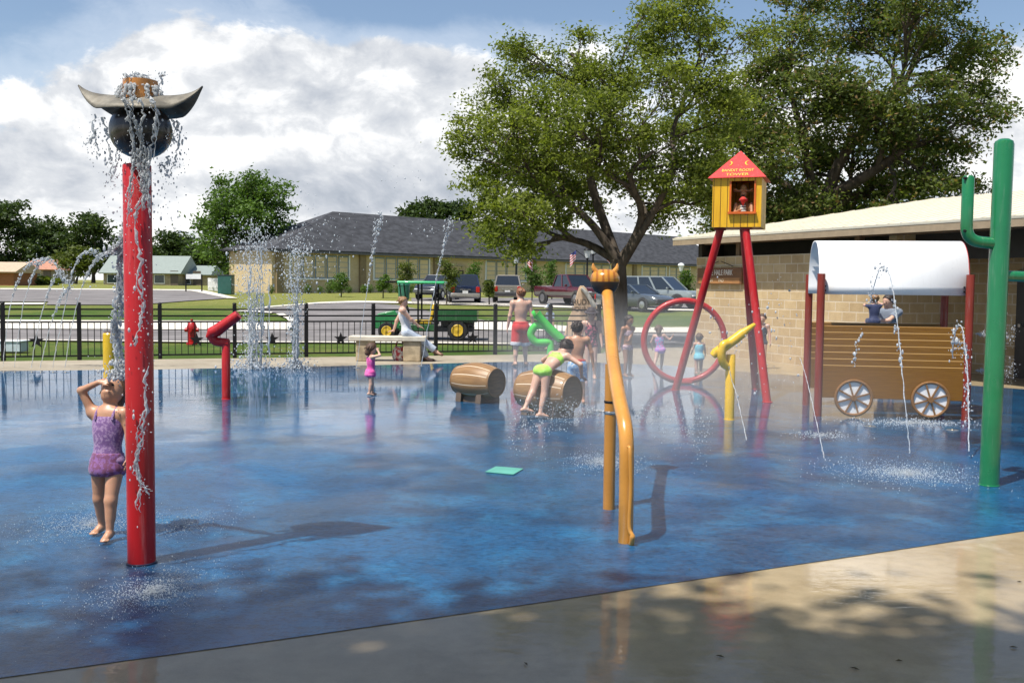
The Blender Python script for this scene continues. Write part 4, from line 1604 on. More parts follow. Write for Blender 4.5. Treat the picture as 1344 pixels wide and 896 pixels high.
def wagon_planks():
    m, nt, b = newmat('wagon_planks')
    co = nt.coord('Object')
    x, y, z = nt.sep(co)
    g = nt.noise(nt.scale(co, (1.5, 1, 26)), 2.2, 5, .65)
    c = nt.mix(nt.step(g, .3, .75), (.165, .070, .008), (.225, .104, .013))
    zz = (z - (zp1 - .085)) * (-1 / .089)
    fr = nt.math('ABSOLUTE', nt.math('FRACT', zz + .5) - .5)
    line = nt.step(fr, .085, .05) * nt.step(z, zp1 - .56, zp1 - .545)
    c = nt.mix(line * .9, c, (.58, .33, .11))
    nt.put(b.inputs['Base Color'], c)
    b.inputs['Roughness'].default_value = .5
    b.inputs['Specular IOR Level'].default_value = .3
    nt.put(b.inputs['Normal'], nt.bump(line * -1.0 + g * .25, .4, .006))
    return m


M_WAGON = wagon_planks()
for y in (.0, WD):
    MB().box((WL / 2, y, (zp0 + zp1) / 2), (WL - .09, .035, zp1 - zp0)).build('plank_side', M_WAGON, wag, local=True, bevel=.004)
can = MB()
rows_ = []
xa, xb = -.02, WL - .0
for i in range(33):
    a = PI * i / 32
    ca = math.cos(a)
    y = WD / 2 - math.copysign(abs(ca) ** .82, ca) * (WD / 2 - .060)
    z = zc0 + math.sin(a) ** .82 * (zc1 - zc0)
    rows_.append([Vector((xa, y, z)), Vector((xb, y, z))])
can.loft(rows_, cap=False, closed=False)
can.build('canopy', gloss('white_canopy', (.90, .90, .89), .5, .03, coat=0), wag, local=True, smooth=60, solid=.02)
m_edge = gloss('canopy_edge', (.35, .02, .015), .4)
for x in (xb + .003,):
    MB().tube([(x, r[0].y, r[0].z) for r in rows_], .011, 8).build('canopy_trim', m_edge, wag, local=True)
for x in (.06, WL - .06):
    for z in (zc0 + .05, zc0 + .11):
        MB().cyl((x, .030, z), (x, .048, z), .012, n=10).build('bolt', M_BLACK, wag, local=True)
        MB().cyl((x - .04, WD, z), (x + .10, WD, z), .02, n=10).build('bracket', M_BLACK, wag, local=True)
# the wheels stand in front of the plank side
for cpx, cpy in ((1119.5, 522), (1220, 524.5)):
    xw = on_line(w0, wx, cpx, cpy)
    dd = w0.y + xw * wx.y - .05
    zw = P(cpx, cpy, dd).z
    rw = 25.0 * dd / FPX
    rim = MB().tube([(xw + math.cos(2 * PI * i / 40) * rw * .91, -.05, zw + math.sin(2 * PI * i / 40) * rw * .91) for i in range(40)], rw * .085, 8, closed=True)
    wo = rim.build('wheel', gloss('wagon_wheel', (.21, .095, .022), .38), wag, local=True)
    MB().cyl((xw, -.041, zw), (xw, -.026, zw), rw * .88, n=40).build('wheel_disc', gloss('wheel_white', (.78, .79, .80), .4, .03), wo, local=True)
    sp = MB()
    for i in range(8):
        a = PI * i / 4 + .3
        sp.bar((xw + math.cos(a) * rw * .1, -.054, zw + math.sin(a) * rw * .1), (xw + math.cos(a) * rw * .9, -.054, zw + math.sin(a) * rw * .9), .020, rw * .085, up=(-math.sin(a), 0, math.cos(a)))
    sp.cyl((xw, -.085, zw), (xw, -.03, zw), rw * .15, n=16)
    sp.build('spokes', MATS['wagon_wheel'], wo, local=True)

# ------------------------------------------------------------------ green pipe cactus
g0 = G(1298, 637, 0)
gt = P(1318, 190, g0.y)
cac = thing('pipe_cactus', 'tall green pipe cactus with an elbowed arm, at the right edge', 'water feature', g0)
lean = Vector((gt.x - g0.x, 0, gt.z))
rc = 12.2 * g0.y / FPX
up_ = lean.normalized()
MB().tube([g0, g0 + lean, g0 + lean + up_ * rc * .35, g0 + lean + up_ * rc * .6], [rc, rc, rc * .9, rc * .5], 28).build('trunk_pipe', M_GREEN, cac)
MB().lathe([(rc * 1.08, .006), (rc * 1.08, .012), (rc * 1.0, .016)], g0, n=24).build('base_plate', M_GREEN, cac)
ap = [P(1310, 320, g0.y), P(1268, 316, g0.y), P(1271, 234, g0.y)]
aro = MB().tube(fillet(ap, .13, 8) + [P(1271, 230, g0.y)], [.05] * 11 + [.035], 18).build('arm', M_GREEN, cac) if False else None
fa = fillet(ap, .13, 8)
MB().tube(fa + [P(1271, 230.5, g0.y)], [.051] * len(fa) + [.035], 18).build('arm', M_GREEN, cac)
ar2 = [P(1315, 362, g0.y), P(1372, 364, g0.y + .1), P(1374, 270, g0.y + .1)]
fb = fillet(ar2, .13, 8)
MB().tube(fb, .047, 18).build('arm', M_GREEN, cac)
for py in (236, 305):
    p = P(1266.5, py - 2, g0.y - .03)
    MB().cyl(p + Vector((.02, 0, 0)), p + Vector((-.012, -.008, 0)), .012, n=10).build('nozzle', M_BLACK, cac)

# ------------------------------------------------------------------ bench
b0, b1 = G(467, 474, 0), G(552, 473, 0)
DB = b0.y
bz = P(508, 441.5, DB).z
M_LIME1 = mat('limestone_slab', (.62, .56, .45), .8, var=.12, vscale=5, bump=.3, bscale=30)
M_LIME2 = mat('rough_limestone', (.42, .33, .21), .9, var=.3, vscale=6, bump=.8, bscale=14)
bx0, bx1 = P(458, 440, DB).x, P(559, 440, DB).x
bench = thing('stone_bench', 'limestone bench on two block legs in front of the fence', 'bench', ((bx0 + bx1) / 2, DB + .2, 0))
MB().box(((bx0 + bx1) / 2, DB + .2, bz - .05), (bx1 - bx0, .5, .10)).build('seat', M_LIME1, bench, bevel=.012)
for pa, pb in ((467, 489), (529, 552)):
    xa, xb = P(pa, 460, DB).x, P(pb, 460, DB).x
    MB().box(((xa + xb) / 2, DB + .2, (bz - .1) / 2), (xb - xa, .42, bz - .102)).build('leg', M_LIME2, bench, bevel=.02)

# ------------------------------------------------------------------ fire hydrant
hy0 = G(252, 452)
hyd = thing('fire_hydrant', 'red fire hydrant on the grass verge behind the fence', 'hydrant', hy0)
MB().lathe([(.15, 0), (.15, .05), (.115, .06), (.115, .40), (.14, .42), (.14, .46), (.13, .5), (.10, .58), (.05, .64), (.035, .645), (.035, .70), (.0, .70)], hy0, n=22).build('body', M_RED, hyd)
for v in ((1, 0, 0), (-1, 0, 0), (0, -1, 0)):
    v = Vector(v)
    p = hy0 + Vector((0, 0, .40))
    MB().cyl(p + v * .08, p + v * .19, .058, n=14).build('outlet', M_RED, hyd)

# mint drain plate set in the floor
dp = pix((637, 621), (652, 613.5), (688, 616), (672, 624))
dpo = MB().prism([(x, y, .0085) for x, y in [tuple(G(a, b, 0)[:2]) for a, b in ((637, 620.5), (651, 613.5), (687, 616.5), (674, 624))]][::-1], (0, 0, .006)).build('floor_plate', mat('mint_plate', (.11, .38, .30), .4), None, origin=G(660, 618, 0))
meta(dpo, 'flat mint green plate set in the blue floor, left of the tan spray animal', 'floor plate')
# ------------------------------------------------------------------ vehicles
M_TYRE = mat('tyre_rubber', (.018, .018, .018), .85)
M_RIMS = mat('alloy_rim', (.45, .45, .46), .3, .8)
M_CARGLASS = mat('dark_car_glass', (.012, .016, .02), .05, spec=.9, coat=.6)
M_LAMP_RED = mat('tail_lamp', (.42, .015, .012), .2, coat=.5)
M_LAMP_CLR = mat('head_lamp', (.70, .72, .74), .12, coat=.8)
M_CHROME = mat('chrome', (.65, .65, .66), .15, .95)
M_PLASTIC = mat('dark_bumper_plastic', (.045, .045, .048), .55)


def paint(name, c):
    return mat(name, c, .24, .15, var=.05, coat=.9)


def car(name, label, loc, heading, W, L, stations, cabin, m, wheel_r, axles, lower=None, bed=None, plate=True, group=None, cat='car'):
    """local x forward. stations: (x, z_low, z_belt, half width factor); cabin: (xr, xr_top, xf_top, xf, z_belt, z_roof)"""
    t = thing(name, label, cat, loc, math.atan2(heading[1], heading[0]), group)
    h = W / 2
    b = MB()
    rings = []
    for x, zl, zb_, k in stations:
        w = h * k
        rings.append([Vector((x, y, z)) for y, z in ((-w * .86, zl), (-w * .97, zl + .10), (-w, zl + .28), (-w, zb_ - .16), (-w * .95, zb_ - .03), (-w * .85, zb_),
                                                    (w * .85, zb_), (w * .95, zb_ - .03), (w, zb_ - .16), (w, zl + .28), (w * .97, zl + .10), (w * .86, zl))])
    b.loft(rings)
    body = b.build('body', m, t, local=True, smooth=40)
    xr, xrt, xft, xf, zb_, zt = cabin
    g = MB()
    lo = [Vector((xr, -h * .90, zb_ - .04)), Vector((xf, -h * .88, zb_ - .04)), Vector((xf, h * .88, zb_ - .04)), Vector((xr, h * .90, zb_ - .04))]
    hi = [Vector((xrt, -h * .74, zt - .05)), Vector((xft, -h * .74, zt - .05)), Vector((xft, h * .74, zt - .05)), Vector((xrt, h * .74, zt - .05))]
    g.loft([lo, hi])
    g.build('windows', M_CARGLASS, t, local=True, smooth=0, bevel=.03)
    r = MB()
    r.loft([[p + Vector((0, 0, 0)) for p in hi], [Vector((p.x * .97 + (xrt + xft) * .015, p.y * .90, zt)) for p in hi]])
    for a, c in zip(lo, hi):
        r.bar(a, c, .09, .07, up=(1, 0, 0))
    for u in ((.36, .66) if xf - xr > 2.6 else (.5,)):
        for sy in (-1, 1):
            a = lo[0].lerp(lo[1], u) if sy < 0 else lo[3].lerp(lo[2], u)
            c = hi[0].lerp(hi[1], u) if sy < 0 else hi[3].lerp(hi[2], u)
            r.bar(a + Vector((0, sy * .004, 0)), c + Vector((0, sy * .004, 0)), .05, .10, up=(1, 0, 0))
    r.build('roof', m, t, local=True, smooth=30)
    for ax in axles:
        for sy in (-1, 1):
            y = sy * (h - .10)
            MB().cyl((ax, sy * (h - .04), wheel_r + .03), (ax, sy * (h + .006), wheel_r + .03), wheel_r * 1.18, n=24).build('wheel_arch', M_PLASTIC, t, local=True)
            w_ = MB().lathe([(wheel_r * .6, -.11), (wheel_r * .92, -.115), (wheel_r, -.08), (wheel_r, .08), (wheel_r * .92, .115), (wheel_r * .6, .11)], (ax, y + sy * .03, wheel_r), (0, 1, 0), 24)
            wo = w_.build('wheel', M_TYRE, t, local=True)
            MB().lathe([(wheel_r * .62, -.0), (wheel_r * .60, .02), (wheel_r * .2, .03), (.02, .035)], (ax, y + sy * .125, wheel_r), (0, sy, 0), 18).build('rim', M_RIMS, wo, local=True)
    x0, x1 = stations[0][0], stations[-1][0]
    zl0, zb0 = stations[0][1], stations[0][2]
    for sy in (-1, 1):
        MB().box((x0 - .0, sy * h * .80, zb0 - .20), (.10, h * .24, .34)).build('tail_light', M_LAMP_RED, t, local=True, bevel=.02)
        MB().box((x1 - .03, sy * h * .66, stations[-1][2] - .16), (.14, h * .38, .17)).build('headlight', M_LAMP_CLR, t, local=True, bevel=.03)
    MB().box((x0 - .04, 0, zl0 + .14), (.18, W * .93, .22)).build('rear_bumper', lower or M_PLASTIC, t, local=True, bevel=.04)
    MB().box((x1 + .02, 0, stations[-1][1] + .14), (.18, W * .90, .24)).build('front_bumper', lower or M_PLASTIC, t, local=True, bevel=.04)
    MB().box((x1 + .008, 0, stations[-1][2] - .18), (.05, W * .42, .15)).build('grille', M_PLASTIC, t, local=True, bevel=.01)
    if lower:
        for sy in (-1, 1):
            MB().box(((x0 + x1) / 2, sy * h, stations[0][1] + .17), ((x1 - x0) * .96, .02, .22)).build('side_cladding', lower, t, local=True)
    if plate:
        MB().box((x0 - .055, 0, zb0 - .36), (.02, .34, .16)).build('number_plate', mat('plate_white', (.70, .70, .68), .5), t, local=True)
        MB().box((x0 - .052, 0, zb0 - .20), (.03, .7, .035)).build('trim_strip', M_CHROME, t, local=True)
    for sy in (-1, 1):
        MB().box((xf - .35, sy * (h + .06), zb_ + .06), (.10, .16, .12)).build('mirror', m, t, local=True, bevel=.03)
    if bed:
        bx0, bx1, zbed = bed
        MB().box(((bx0 + bx1) / 2, 0, zbed), (bx1 - bx0, W * .80, .02)).build('bed', M_PLASTIC, t, local=True)
    return t


VAN = [(-2.42, .34, 1.02, .93), (-2.36, .26, 1.05, 1.0), (-1, .24, 1.04, 1.0), (.8, .24, 1.02, 1.0), (1.25, .24, .99, .99), (1.9, .26, .90, .95), (2.3, .30, .80, .84), (2.42, .36, .72, .74)]
SUVS = [(-2.3, .42, 1.06, .94), (-2.24, .34, 1.10, 1.0), (-1, .32, 1.08, 1.0), (.7, .32, 1.07, 1.0), (.95, .32, 1.06, 1.0), (1.95, .34, 1.00, .96), (2.2, .38, .93, .90), (2.28, .44, .84, .82)]
SEDAN = [(-2.35, .34, .86, .86), (-2.2, .26, .94, .96), (-1.2, .22, .94, 1.0), (.9, .22, .92, 1.0), (1.7, .24, .84, .96), (2.2, .28, .72, .86), (2.36, .34, .62, .72)]
PICK = [(-2.8, .52, 1.12, .97), (-2.76, .46, 1.14, 1.0), (-.6, .42, 1.14, 1.0), (1.0, .42, 1.12, 1.0), (1.2, .42, 1.12, 1.0), (2.4, .44, 1.08, .98), (2.7, .48, 1.02, .94), (2.78, .54, .92, .88)]


def ground_at(px, dep):
    p = P(px, 400, dep)
    return Vector((p.x, p.y, gz(dep) + .03))


car('minivan', 'dark blue minivan parked tail towards the pool, in front of the school door', ground_at(608, 64.8), (-.10, 1), 1.98, 4.84, VAN,
    (-2.33, -2.02, .55, 1.42, 1.04, 1.78), paint('navy_paint', (.012, .020, .055)), .33, (-1.45, 1.5), lower=paint('pewter_paint', (.26, .25, .23)))
car('sport_utility', 'pewter grey tall car parked tail towards the pool, right of the dark blue minivan', ground_at(667, 66), (.02, 1), 1.86, 4.6, SUVS,
    (-2.2, -1.95, .3, 1.0, 1.08, 1.76), paint('taupe_paint', (.23, .21, .175)), .36, (-1.4, 1.4))
car('sport_utility', 'dark car standing half hidden left of the dark blue minivan', ground_at(575, 70), (-.35, -1), 1.86, 4.6, SUVS,
    (-2.2, -1.95, .3, 1.0, 1.08, 1.74), paint('charcoal_paint', (.03, .035, .045)), .36, (-1.4, 1.4), lower=paint('dark_lower', (.10, .105, .11)))
car('pickup_truck', 'dark red pickup with a grey lower body parked behind the pointed stone marker', ground_at(750, 61.5), (.52, -.85), 2.0, 5.56, PICK,
    (-.75, -.55, .55, 1.25, 1.13, 1.86), paint('maroon_paint', (.10, .012, .016)), .40, (-1.75, 1.85), lower=paint('pewter_dark', (.16, .15, .13)), bed=(-2.6, -.85, 1.141), cat='pickup')
car('sport_utility', 'silver tall car parked nose right, seen through the red arch', ground_at(868, 58.5), (.80, -.60), 1.9, 4.9, [(x * 1.06, a, b, k) for x, a, b, k in SUVS],
    (-2.3, -2.1, .4, 1.25, 1.08, 1.84), paint('silver_green_paint', (.25, .285, .285)), .37, (-1.5, 1.5))
car('sedan', 'slate grey sedan parked nose right beside the silver tall car, half behind the oak trunk', ground_at(833, 55.2), (.62, -.78), 1.8, 4.7, SEDAN,
    (-1.75, -1.05, .25, 1.1, .94, 1.42), paint('slate_paint', (.085, .10, .115)), .32, (-1.4, 1.45))

# ------------------------------------------------------------------ green utility cart
gd = 30.7
gx = P(562, 446, gd).x
M_JG = gloss('cart_green', (.012, .085, .022), .4)
M_JGL = gloss('cart_green_bright', (.018, .20, .055), .4)
M_JY = gloss('cart_yellow', (.62, .40, .02), .4)
cart = thing('utility_cart', 'green and yellow utility cart with a green canopy parked behind the fence', 'utility cart', (gx, gd, 0), PI)
k = gd / FPX                                           # metres per picture pixel here
lx = lambda px: -(px - 562) * k                        # local x points to the cart's front (picture left)
zz = lambda py: P(562, py, gd).z


def cb(m, pxa, pxb, pya, pyb, y0, y1):
    return m.box(((lx(pxa) + lx(pxb)) / 2, (y0 + y1) / 2, (zz(pya) + zz(pyb)) / 2), (abs(lx(pxa) - lx(pxb)), y1 - y0, abs(zz(pya) - zz(pyb))))


cb(MB(), 500, 622, 434, 428, -.5, .5).build('chassis', M_PLASTIC, cart, local=True)
hood = MB()
hood.prism([(lx(494), -.55, zz(431)), (lx(494), -.55, zz(416)), (lx(500), -.55, zz(411)), (lx(520), -.55, zz(407)), (lx(526), -.55, zz(414)), (lx(530), -.55, zz(431))], (0, 1.1, 0))
hood.build('hood', M_JGL, cart, local=True, bevel=.03)
cb(MB(), 526, 575, 433, 425, -.62, .62).build('side_panel', M_JG, cart, local=True, bevel=.02)
for sy in (-1, 1):
    cb(MB(), 546, 568, 424, 419, sy * .32 - .26, sy * .32 + .26).build('seat', M_JY, cart, local=True, bevel=.03)
    MB().bar((lx(567), sy * .32, zz(420)), (lx(572), sy * .32, zz(398)), .50, .10, up=(1, 0, 0)).build('backrest', M_JY, cart, local=True, bevel=.03)
bedm = MB()
cb(bedm, 575, 627, 421, 406, -.72, -.68)
cb(bedm, 575, 627, 421, 406, .68, .72)
cb(bedm, 575, 577, 421, 406, -.679, .679)
cb(bedm, 625, 627, 421, 406, -.679, .679)
cb(bedm, 577.2, 624.8, 421, 419, -.679, .679)
bedm.build('cargo_bed', M_JG, cart, local=True)
cb(MB(), 580, 622, 427, 421.5, -.45, .45).build('bed_frame', M_PLASTIC, cart, local=True)
cb(MB(), 524, 585, 372.5, 369, -.68, .68).build('canopy', gloss('canopy_green', (.05, .50, .20), .4), cart, local=True, bevel=.03)
cb(MB(), 508, 524.5, 371.5, 369.5, -.60, .60).build('visor', M_BLACK, cart, local=True)
for sy in (-1, 1):
    for a, b_ in ((551, 551), (573, 573)):
        MB().bar((lx(a), sy * .60, zz(430)), (lx(b_), sy * .60, zz(372)), .05, .05, up=(1, 0, 0)).build('canopy_post', M_BLACK, cart, local=True)
    MB().bar((lx(532), sy * .60, zz(414)), (lx(527), sy * .60, zz(372)), .035, .035, up=(1, 0, 0)).build('canopy_post', M_BLACK, cart, local=True)
MB().tube([(lx(536) + math.cos(2 * PI * i / 20) * .05, .32 + math.sin(2 * PI * i / 20) * .17, zz(404) + math.cos(2 * PI * i / 20) * .15) for i in range(20)], .016, 8, closed=True).build('steering_wheel', M_BLACK, cart, local=True)
MB().bar((lx(536), .32, zz(404)), (lx(528), .32, zz(418)), .03, .03, up=(0, 1, 0)).build('steering_column', M_BLACK, cart, local=True)
for pxw, r, w in ((511, .27, .22), (602, .31, .30)):
    for sy in (-1, 1):
        wo = MB().lathe([(r * .55, -w / 2), (r * .93, -w / 2), (r, -w / 4), (r, w / 4), (r * .93, w / 2), (r * .55, w / 2)], (lx(pxw), sy * .58, r), (0, 1, 0), 22).build('wheel', M_TYRE, cart, local=True)
        MB().lathe([(r * .60, .012), (r * .54, .03), (r * .40, .016), (r * .2, .02), (.02, .035)], (lx(pxw), sy * (.58 + w / 2 - .01), r), (0, sy, 0), 18).build('rim', M_JY, wo, local=True)

# ------------------------------------------------------------------ green bin on the lawn, pointed stone marker, lamps
bp = ground_at(530, 66)
bin_ = thing('litter_bin', 'green litter bin seen under the front of the cart canopy', 'bin', bp)
MB().lathe([(.36, .1), (.40, 1.0), (.43, 1.02), (.43, 1.08), (.36, 1.2), (.12, 1.28)], bp, n=18).build('body', gloss('bin_green', (.014, .13, .075), .5), bin_)
MB().cyl(bp, bp + Vector((0, 0, .12)), .3).build('foot', M_PLASTIC, bin_)

md_ = 34.0
mb0 = G(768, 441)
mb0 = Vector((P(768, 430, md_).x, md_, 0))
mk = thing('stone_marker', 'pointed tan stone marker with carved letters behind the fence end', 'sign', mb0)
m_stone = mat('peach_stone', (.74, .52, .34), .85, var=.12, vscale=3, bump=.4, bscale=30)
zt_ = P(763, 375, md_).z
out = [(740, 446), (746, 418), (752, 405), (757, 385), (760, 376), (763, 374.5), (767, 379), (775, 392), (782, 404), (790, 420), (796, 446)]
poly = [P(x, y, md_) for x, y in out]
for p in poly:
    p.z = max(p.z, -.02)
MB().prism(poly, (.10, .30, 0)).build('slab', m_stone, mk, smooth=0, bevel=.02)
rb_ = [P(763, 378, md_ - .02), P(769, 384, md_ - .03), P(775, 393, md_ - .03), (P(780, 403, md_ - .03))]
pr_ = []
for i, p in enumerate(bez(rb_, 5)):
    pr_.append(p)
MB().tube(pr_, [.05 + .006 * i / 3 for i in range(len(pr_))], 8).build('chiselled_edge', mat('white_stone', (.74, .70, .62), .8), mk)
RM = facing((0, -1, 0))
m_eng = mat('engraving', (.16, .095, .055), .8)
text_mesh('lettering', 'RUDY', .27, m_eng, mk, P(763.5, 396.5, md_ - .008), RM, sx=.86)
text_mesh('lettering', 'FOUNT', .21, m_eng, mk, P(763.5, 405.5, md_ - .008), RM, sx=1.0)


def flag_mat():
    m, nt, b = newmat('striped_flag')
    x, y, z = nt.sep(nt.coord('Object'))
    st = nt.step(nt.math('FRACT', (x * .9 + z) * 6.0), .45, .55)
    c = nt.mix(st, (.55, .04, .05), (.75, .72, .70))
    can_ = nt.step(z, -.30, -.28) * nt.step(x, .36, .34)
    c = nt.mix(can_, c, (.04, .05, .20))
    nt.put(b.inputs['Base Color'], c)
    b.inputs['Roughness'].default_value = .8
    return m


M_FLAG = flag_mat()
M_LANT = mat('frosted_lantern', (.78, .80, .78), .3, var=.04)


def lamp(label, px, top, dep, flag=0, group=None):
    b_ = ground_at(px, dep)
    t = thing('street_lamp', label, 'street lamp', b_, 0, group)
    H_ = P(px, top, dep).z - b_.z
    MB().lathe([(.16, 0), (.15, .5), (.07, .65), (.055, H_ - .75), (.08, H_ - .72), (.13, H_ - .66)], b_, n=14).build('pole', M_BLACK, t)
    MB().lathe([(.12, H_ - .66), (.22, H_ - .25), (.24, H_ - .2)], b_, n=14).build('lantern', M_LANT, t)
    MB().lathe([(.27, H_ - .2), (.2, H_ - .06), (.05, H_)], b_, n=14).build('cap', M_LANT if flag == 0 else M_BLACK, t)
    if flag:
        z0 = H_ * .80
        MB().cyl((0, 0, z0), (flag * .75, -.05, z0 + .55), .02, n=8).build('flag_staff', M_BLACK, t, local=True)
        f = MB()
        rws = []
        for i in range(9):
            u = i / 8
            rws.append([Vector((u * .40, .06 * math.sin(u * 7), -u * .30)), Vector((u * .34 + .05, .06 * math.sin(u * 7 + 1), -u * .50 - .62))])
        f.loft(rws, cap=False, closed=False)
        fo = f.build('flag', M_FLAG, t, local=True, smooth=0, solid=.008)
        fo.location = (flag * .72, -.05, z0 + .55)
        if flag < 0:
            fo.scale = (-1, 1, 1)
    return t


lamp('street lamp with a white lantern standing between the grey car and the pickup', 677, 333, 68, 1)
lamp('street lamp with a flag on its left, left of the pair beside the horned head', 770, 325, 64, -1)
lamp('street lamp with a flag on its right, right of the pair beside the horned head', 777.5, 320, 66, 1)
lamp('street lamp seen low through the spray by the corner of the block wall', 893, 345, 80, 0)

# small things on the verge at far left
ub = G(10, 462)
u_ = thing('utility_box', 'low pale blue grey utility box on the grass at the left end of the fence', 'utility box', ub)
MB().box(ub + Vector((0, .2, .12)), (.62, .4, .24)).build('body', mat('pale_box', (.50, .58, .62), .6), u_, bevel=.02)
MB().box(ub + Vector((0, .2, .255)), (.66, .44, .03)).build('lid', mat('pale_box_lid', (.62, .68, .70), .6), u_, bevel=.01)
gp = G(297, 386)
du = thing('waste_container', 'dark green waste container at the lawn edge left of the school tree', 'container', gp)
MB().box(gp + Vector((0, 0, .75)), (1.1, 1.0, 1.5)).build('body', gloss('container_green', (.012, .09, .07), .5), du, bevel=.03)
MB().box(gp + Vector((0, 0, 1.53)), (1.16, 1.06, .06)).build('lid', M_PLASTIC, du)
wf = thing('picket_fence', 'short white picket fence beside the dark green container', 'fence', G(283, 381))
p0, p1 = G(274, 381), G(292, 382.5)
m = MB()
for i in range(9):
    p = p0.lerp(p1, i / 8)
    m.box(p + Vector((0, 0, .6)), (.16, .04, 1.2))
m.bar(p0 + Vector((0, .03, .35)), p1 + Vector((0, .03, .35)), .03, .08)
m.bar(p0 + Vector((0, .03, .9)), p1 + Vector((0, .03, .9)), .03, .08)
m.build('pickets', M_WHITE, wf)
sp_ = G(262, 383)
sg_ = thing('sign_board', 'small white board on two dark posts in front of the green roofed wing', 'sign', sp_)
hz_ = P(255, 363, sp_.y).z - sp_.z
for dx_ in (-.7, .7):
    MB().cyl(sp_ + Vector((dx_ - .5, 0, 0)), sp_ + Vector((dx_ - .5, 0, hz_ + .2)), .06).build('post', M_BLACK, sg_)
MB().box(sp_ + Vector((-.5, -.08, hz_)), (1.3, .06, .42)).build('board', M_WHITE, sg_)
# ------------------------------------------------------------------ figures: one smooth skin grown from a distance field
def _ell(X, c, r, R):
    q = (X - c) @ R
    k0 = np.linalg.norm(q / r, axis=-1)
    k1 = np.linalg.norm(q / (r * r), axis=-1)
    return k0 * (k0 - 1.0) / np.maximum(k1, 1e-9)


def _cone(X, a, b, ra, rb):
    ab = b - a
    L2 = max(float(ab @ ab), 1e-9)
    h = np.clip(((X - a) @ ab) / L2, 0, 1)
    d = np.linalg.norm(X - a - h[..., None] * ab, axis=-1)
    return d - (ra + (rb - ra) * h)


def field(prims, h, pad=.03):
    lo = np.min([p['lo'] for p in prims], 0) - pad
    hi = np.max([p['hi'] for p in prims], 0) + pad
    n = np.ceil((hi - lo) / h).astype(int) + 1
    D = np.full(n, 9.0, np.float32)
    ax = [lo[i] + h * np.arange(n[i]) for i in range(3)]
    for p in prims:
        k = p.get('k', .02)
        m = max(k, .02) + 2 * h
        i0 = np.maximum(np.floor((p['lo'] - m - lo) / h).astype(int), 0)
        i1 = np.minimum(np.ceil((p['hi'] + m - lo) / h).astype(int) + 1, n)
        sl_ = tuple(slice(a, b) for a, b in zip(i0, i1))
        X = np.stack(np.meshgrid(*[ax[i][i0[i]:i1[i]] for i in range(3)], indexing='ij'), -1)
        d = _ell(X, p['c'], p['r'], p['R']) if 'c' in p else _cone(X, p['a'], p['b'], p['ra'], p['rb'])
        for (q, nn) in p.get('clip', ()):
            d = np.maximum(d, (X - q) @ nn)
        old = D[sl_]
        if k > 0:
            hh = np.maximum(k - np.abs(old - d), 0) / k
            D[sl_] = np.minimum(old, d) - hh * hh * k * .25
        else:
            D[sl_] = np.minimum(old, d)
    return D, lo, ax


def nets(D, lo, h):
    S = D < 0
    c = sum(S[i:S.shape[0] - 1 + i, j:S.shape[1] - 1 + j, k:S.shape[2] - 1 + k].astype(np.int8) for i in (0, 1) for j in (0, 1) for k in (0, 1))
    M = (c > 0) & (c < 8)
    I = np.full(M.shape, -1, np.int64)
    ijk = np.argwhere(M)
    I[M] = np.arange(len(ijk))
    acc = np.zeros((len(ijk), 3))
    cnt = np.zeros(len(ijk))
    off = [(0, 0, 0), (1, 0, 0), (0, 1, 0), (1, 1, 0), (0, 0, 1), (1, 0, 1), (0, 1, 1), (1, 1, 1)]
    val = [D[ijk[:, 0] + o[0], ijk[:, 1] + o[1], ijk[:, 2] + o[2]] for o in off]
    for a in range(8):
        for b in range(a + 1, 8):
            if sum(x != y for x, y in zip(off[a], off[b])) != 1:
                continue
            ok = (val[a] < 0) != (val[b] < 0)
            t = val[a][ok] / (val[a][ok] - val[b][ok])
            pa, pb = np.array(off[a], float), np.array(off[b], float)
            acc[ok] += pa + t[:, None] * (pb - pa)
            cnt[ok] += 1
    V_ = lo + (ijk + acc / cnt[:, None]) * h
    F = []
    for ax in range(3):
        a1, a2 = (ax + 1) % 3, (ax + 2) % 3
        A = np.moveaxis(S, (ax, a1, a2), (0, 1, 2))
        J = np.moveaxis(I, (ax, a1, a2), (0, 1, 2))
        e = A[:-1, 1:-1, 1:-1] != A[1:, 1:-1, 1:-1]
        p = np.argwhere(e)
        if not len(p):
            continue
        x, y, z = p[:, 0], p[:, 1] + 1, p[:, 2] + 1
        q = np.stack([J[x, y - 1, z - 1], J[x, y, z - 1], J[x, y, z], J[x, y - 1, z]], 1)
        inside = A[x, y, z]
        q[~inside] = q[~inside][:, ::-1]
        F.append(q)
    return V_, np.concatenate(F)


def skin_mesh(name, prims, h, m, parent, planes=()):
    D, lo, ax = field(prims, h)
    for q, nn in planes:
        X = ax[0][:, None, None] * nn[0] + ax[1][None, :, None] * nn[1] + ax[2][None, None, :] * nn[2] - float(np.dot(q, nn))
        D = np.maximum(D, X)
    v, f = nets(D.astype(np.float64), lo, h)
    return fast_mesh(name, v, f, m, parent, (0, 0, 0), smooth=True)


def EL(c, r, R=None, k=.03, clip=()):
    c, r = np.array(c, float), np.array(r, float)
    R = np.eye(3) if R is None else np.array(R, float)
    ext = np.sqrt(((R * r) ** 2).sum(1))
    return dict(c=c, r=r, R=R, lo=c - ext, hi=c + ext, k=k, clip=clip)


def CN(a, b, ra, rb, k=.02, clip=()):
    a, b = np.array(a, float), np.array(b, float)
    return dict(a=a, b=b, ra=ra, rb=rb, lo=np.minimum(a - ra, b - rb), hi=np.maximum(a + ra, b + rb), k=k, clip=clip)


def unit(v):
    v = np.array(v, float)
    return v / max(np.linalg.norm(v), 1e-9)


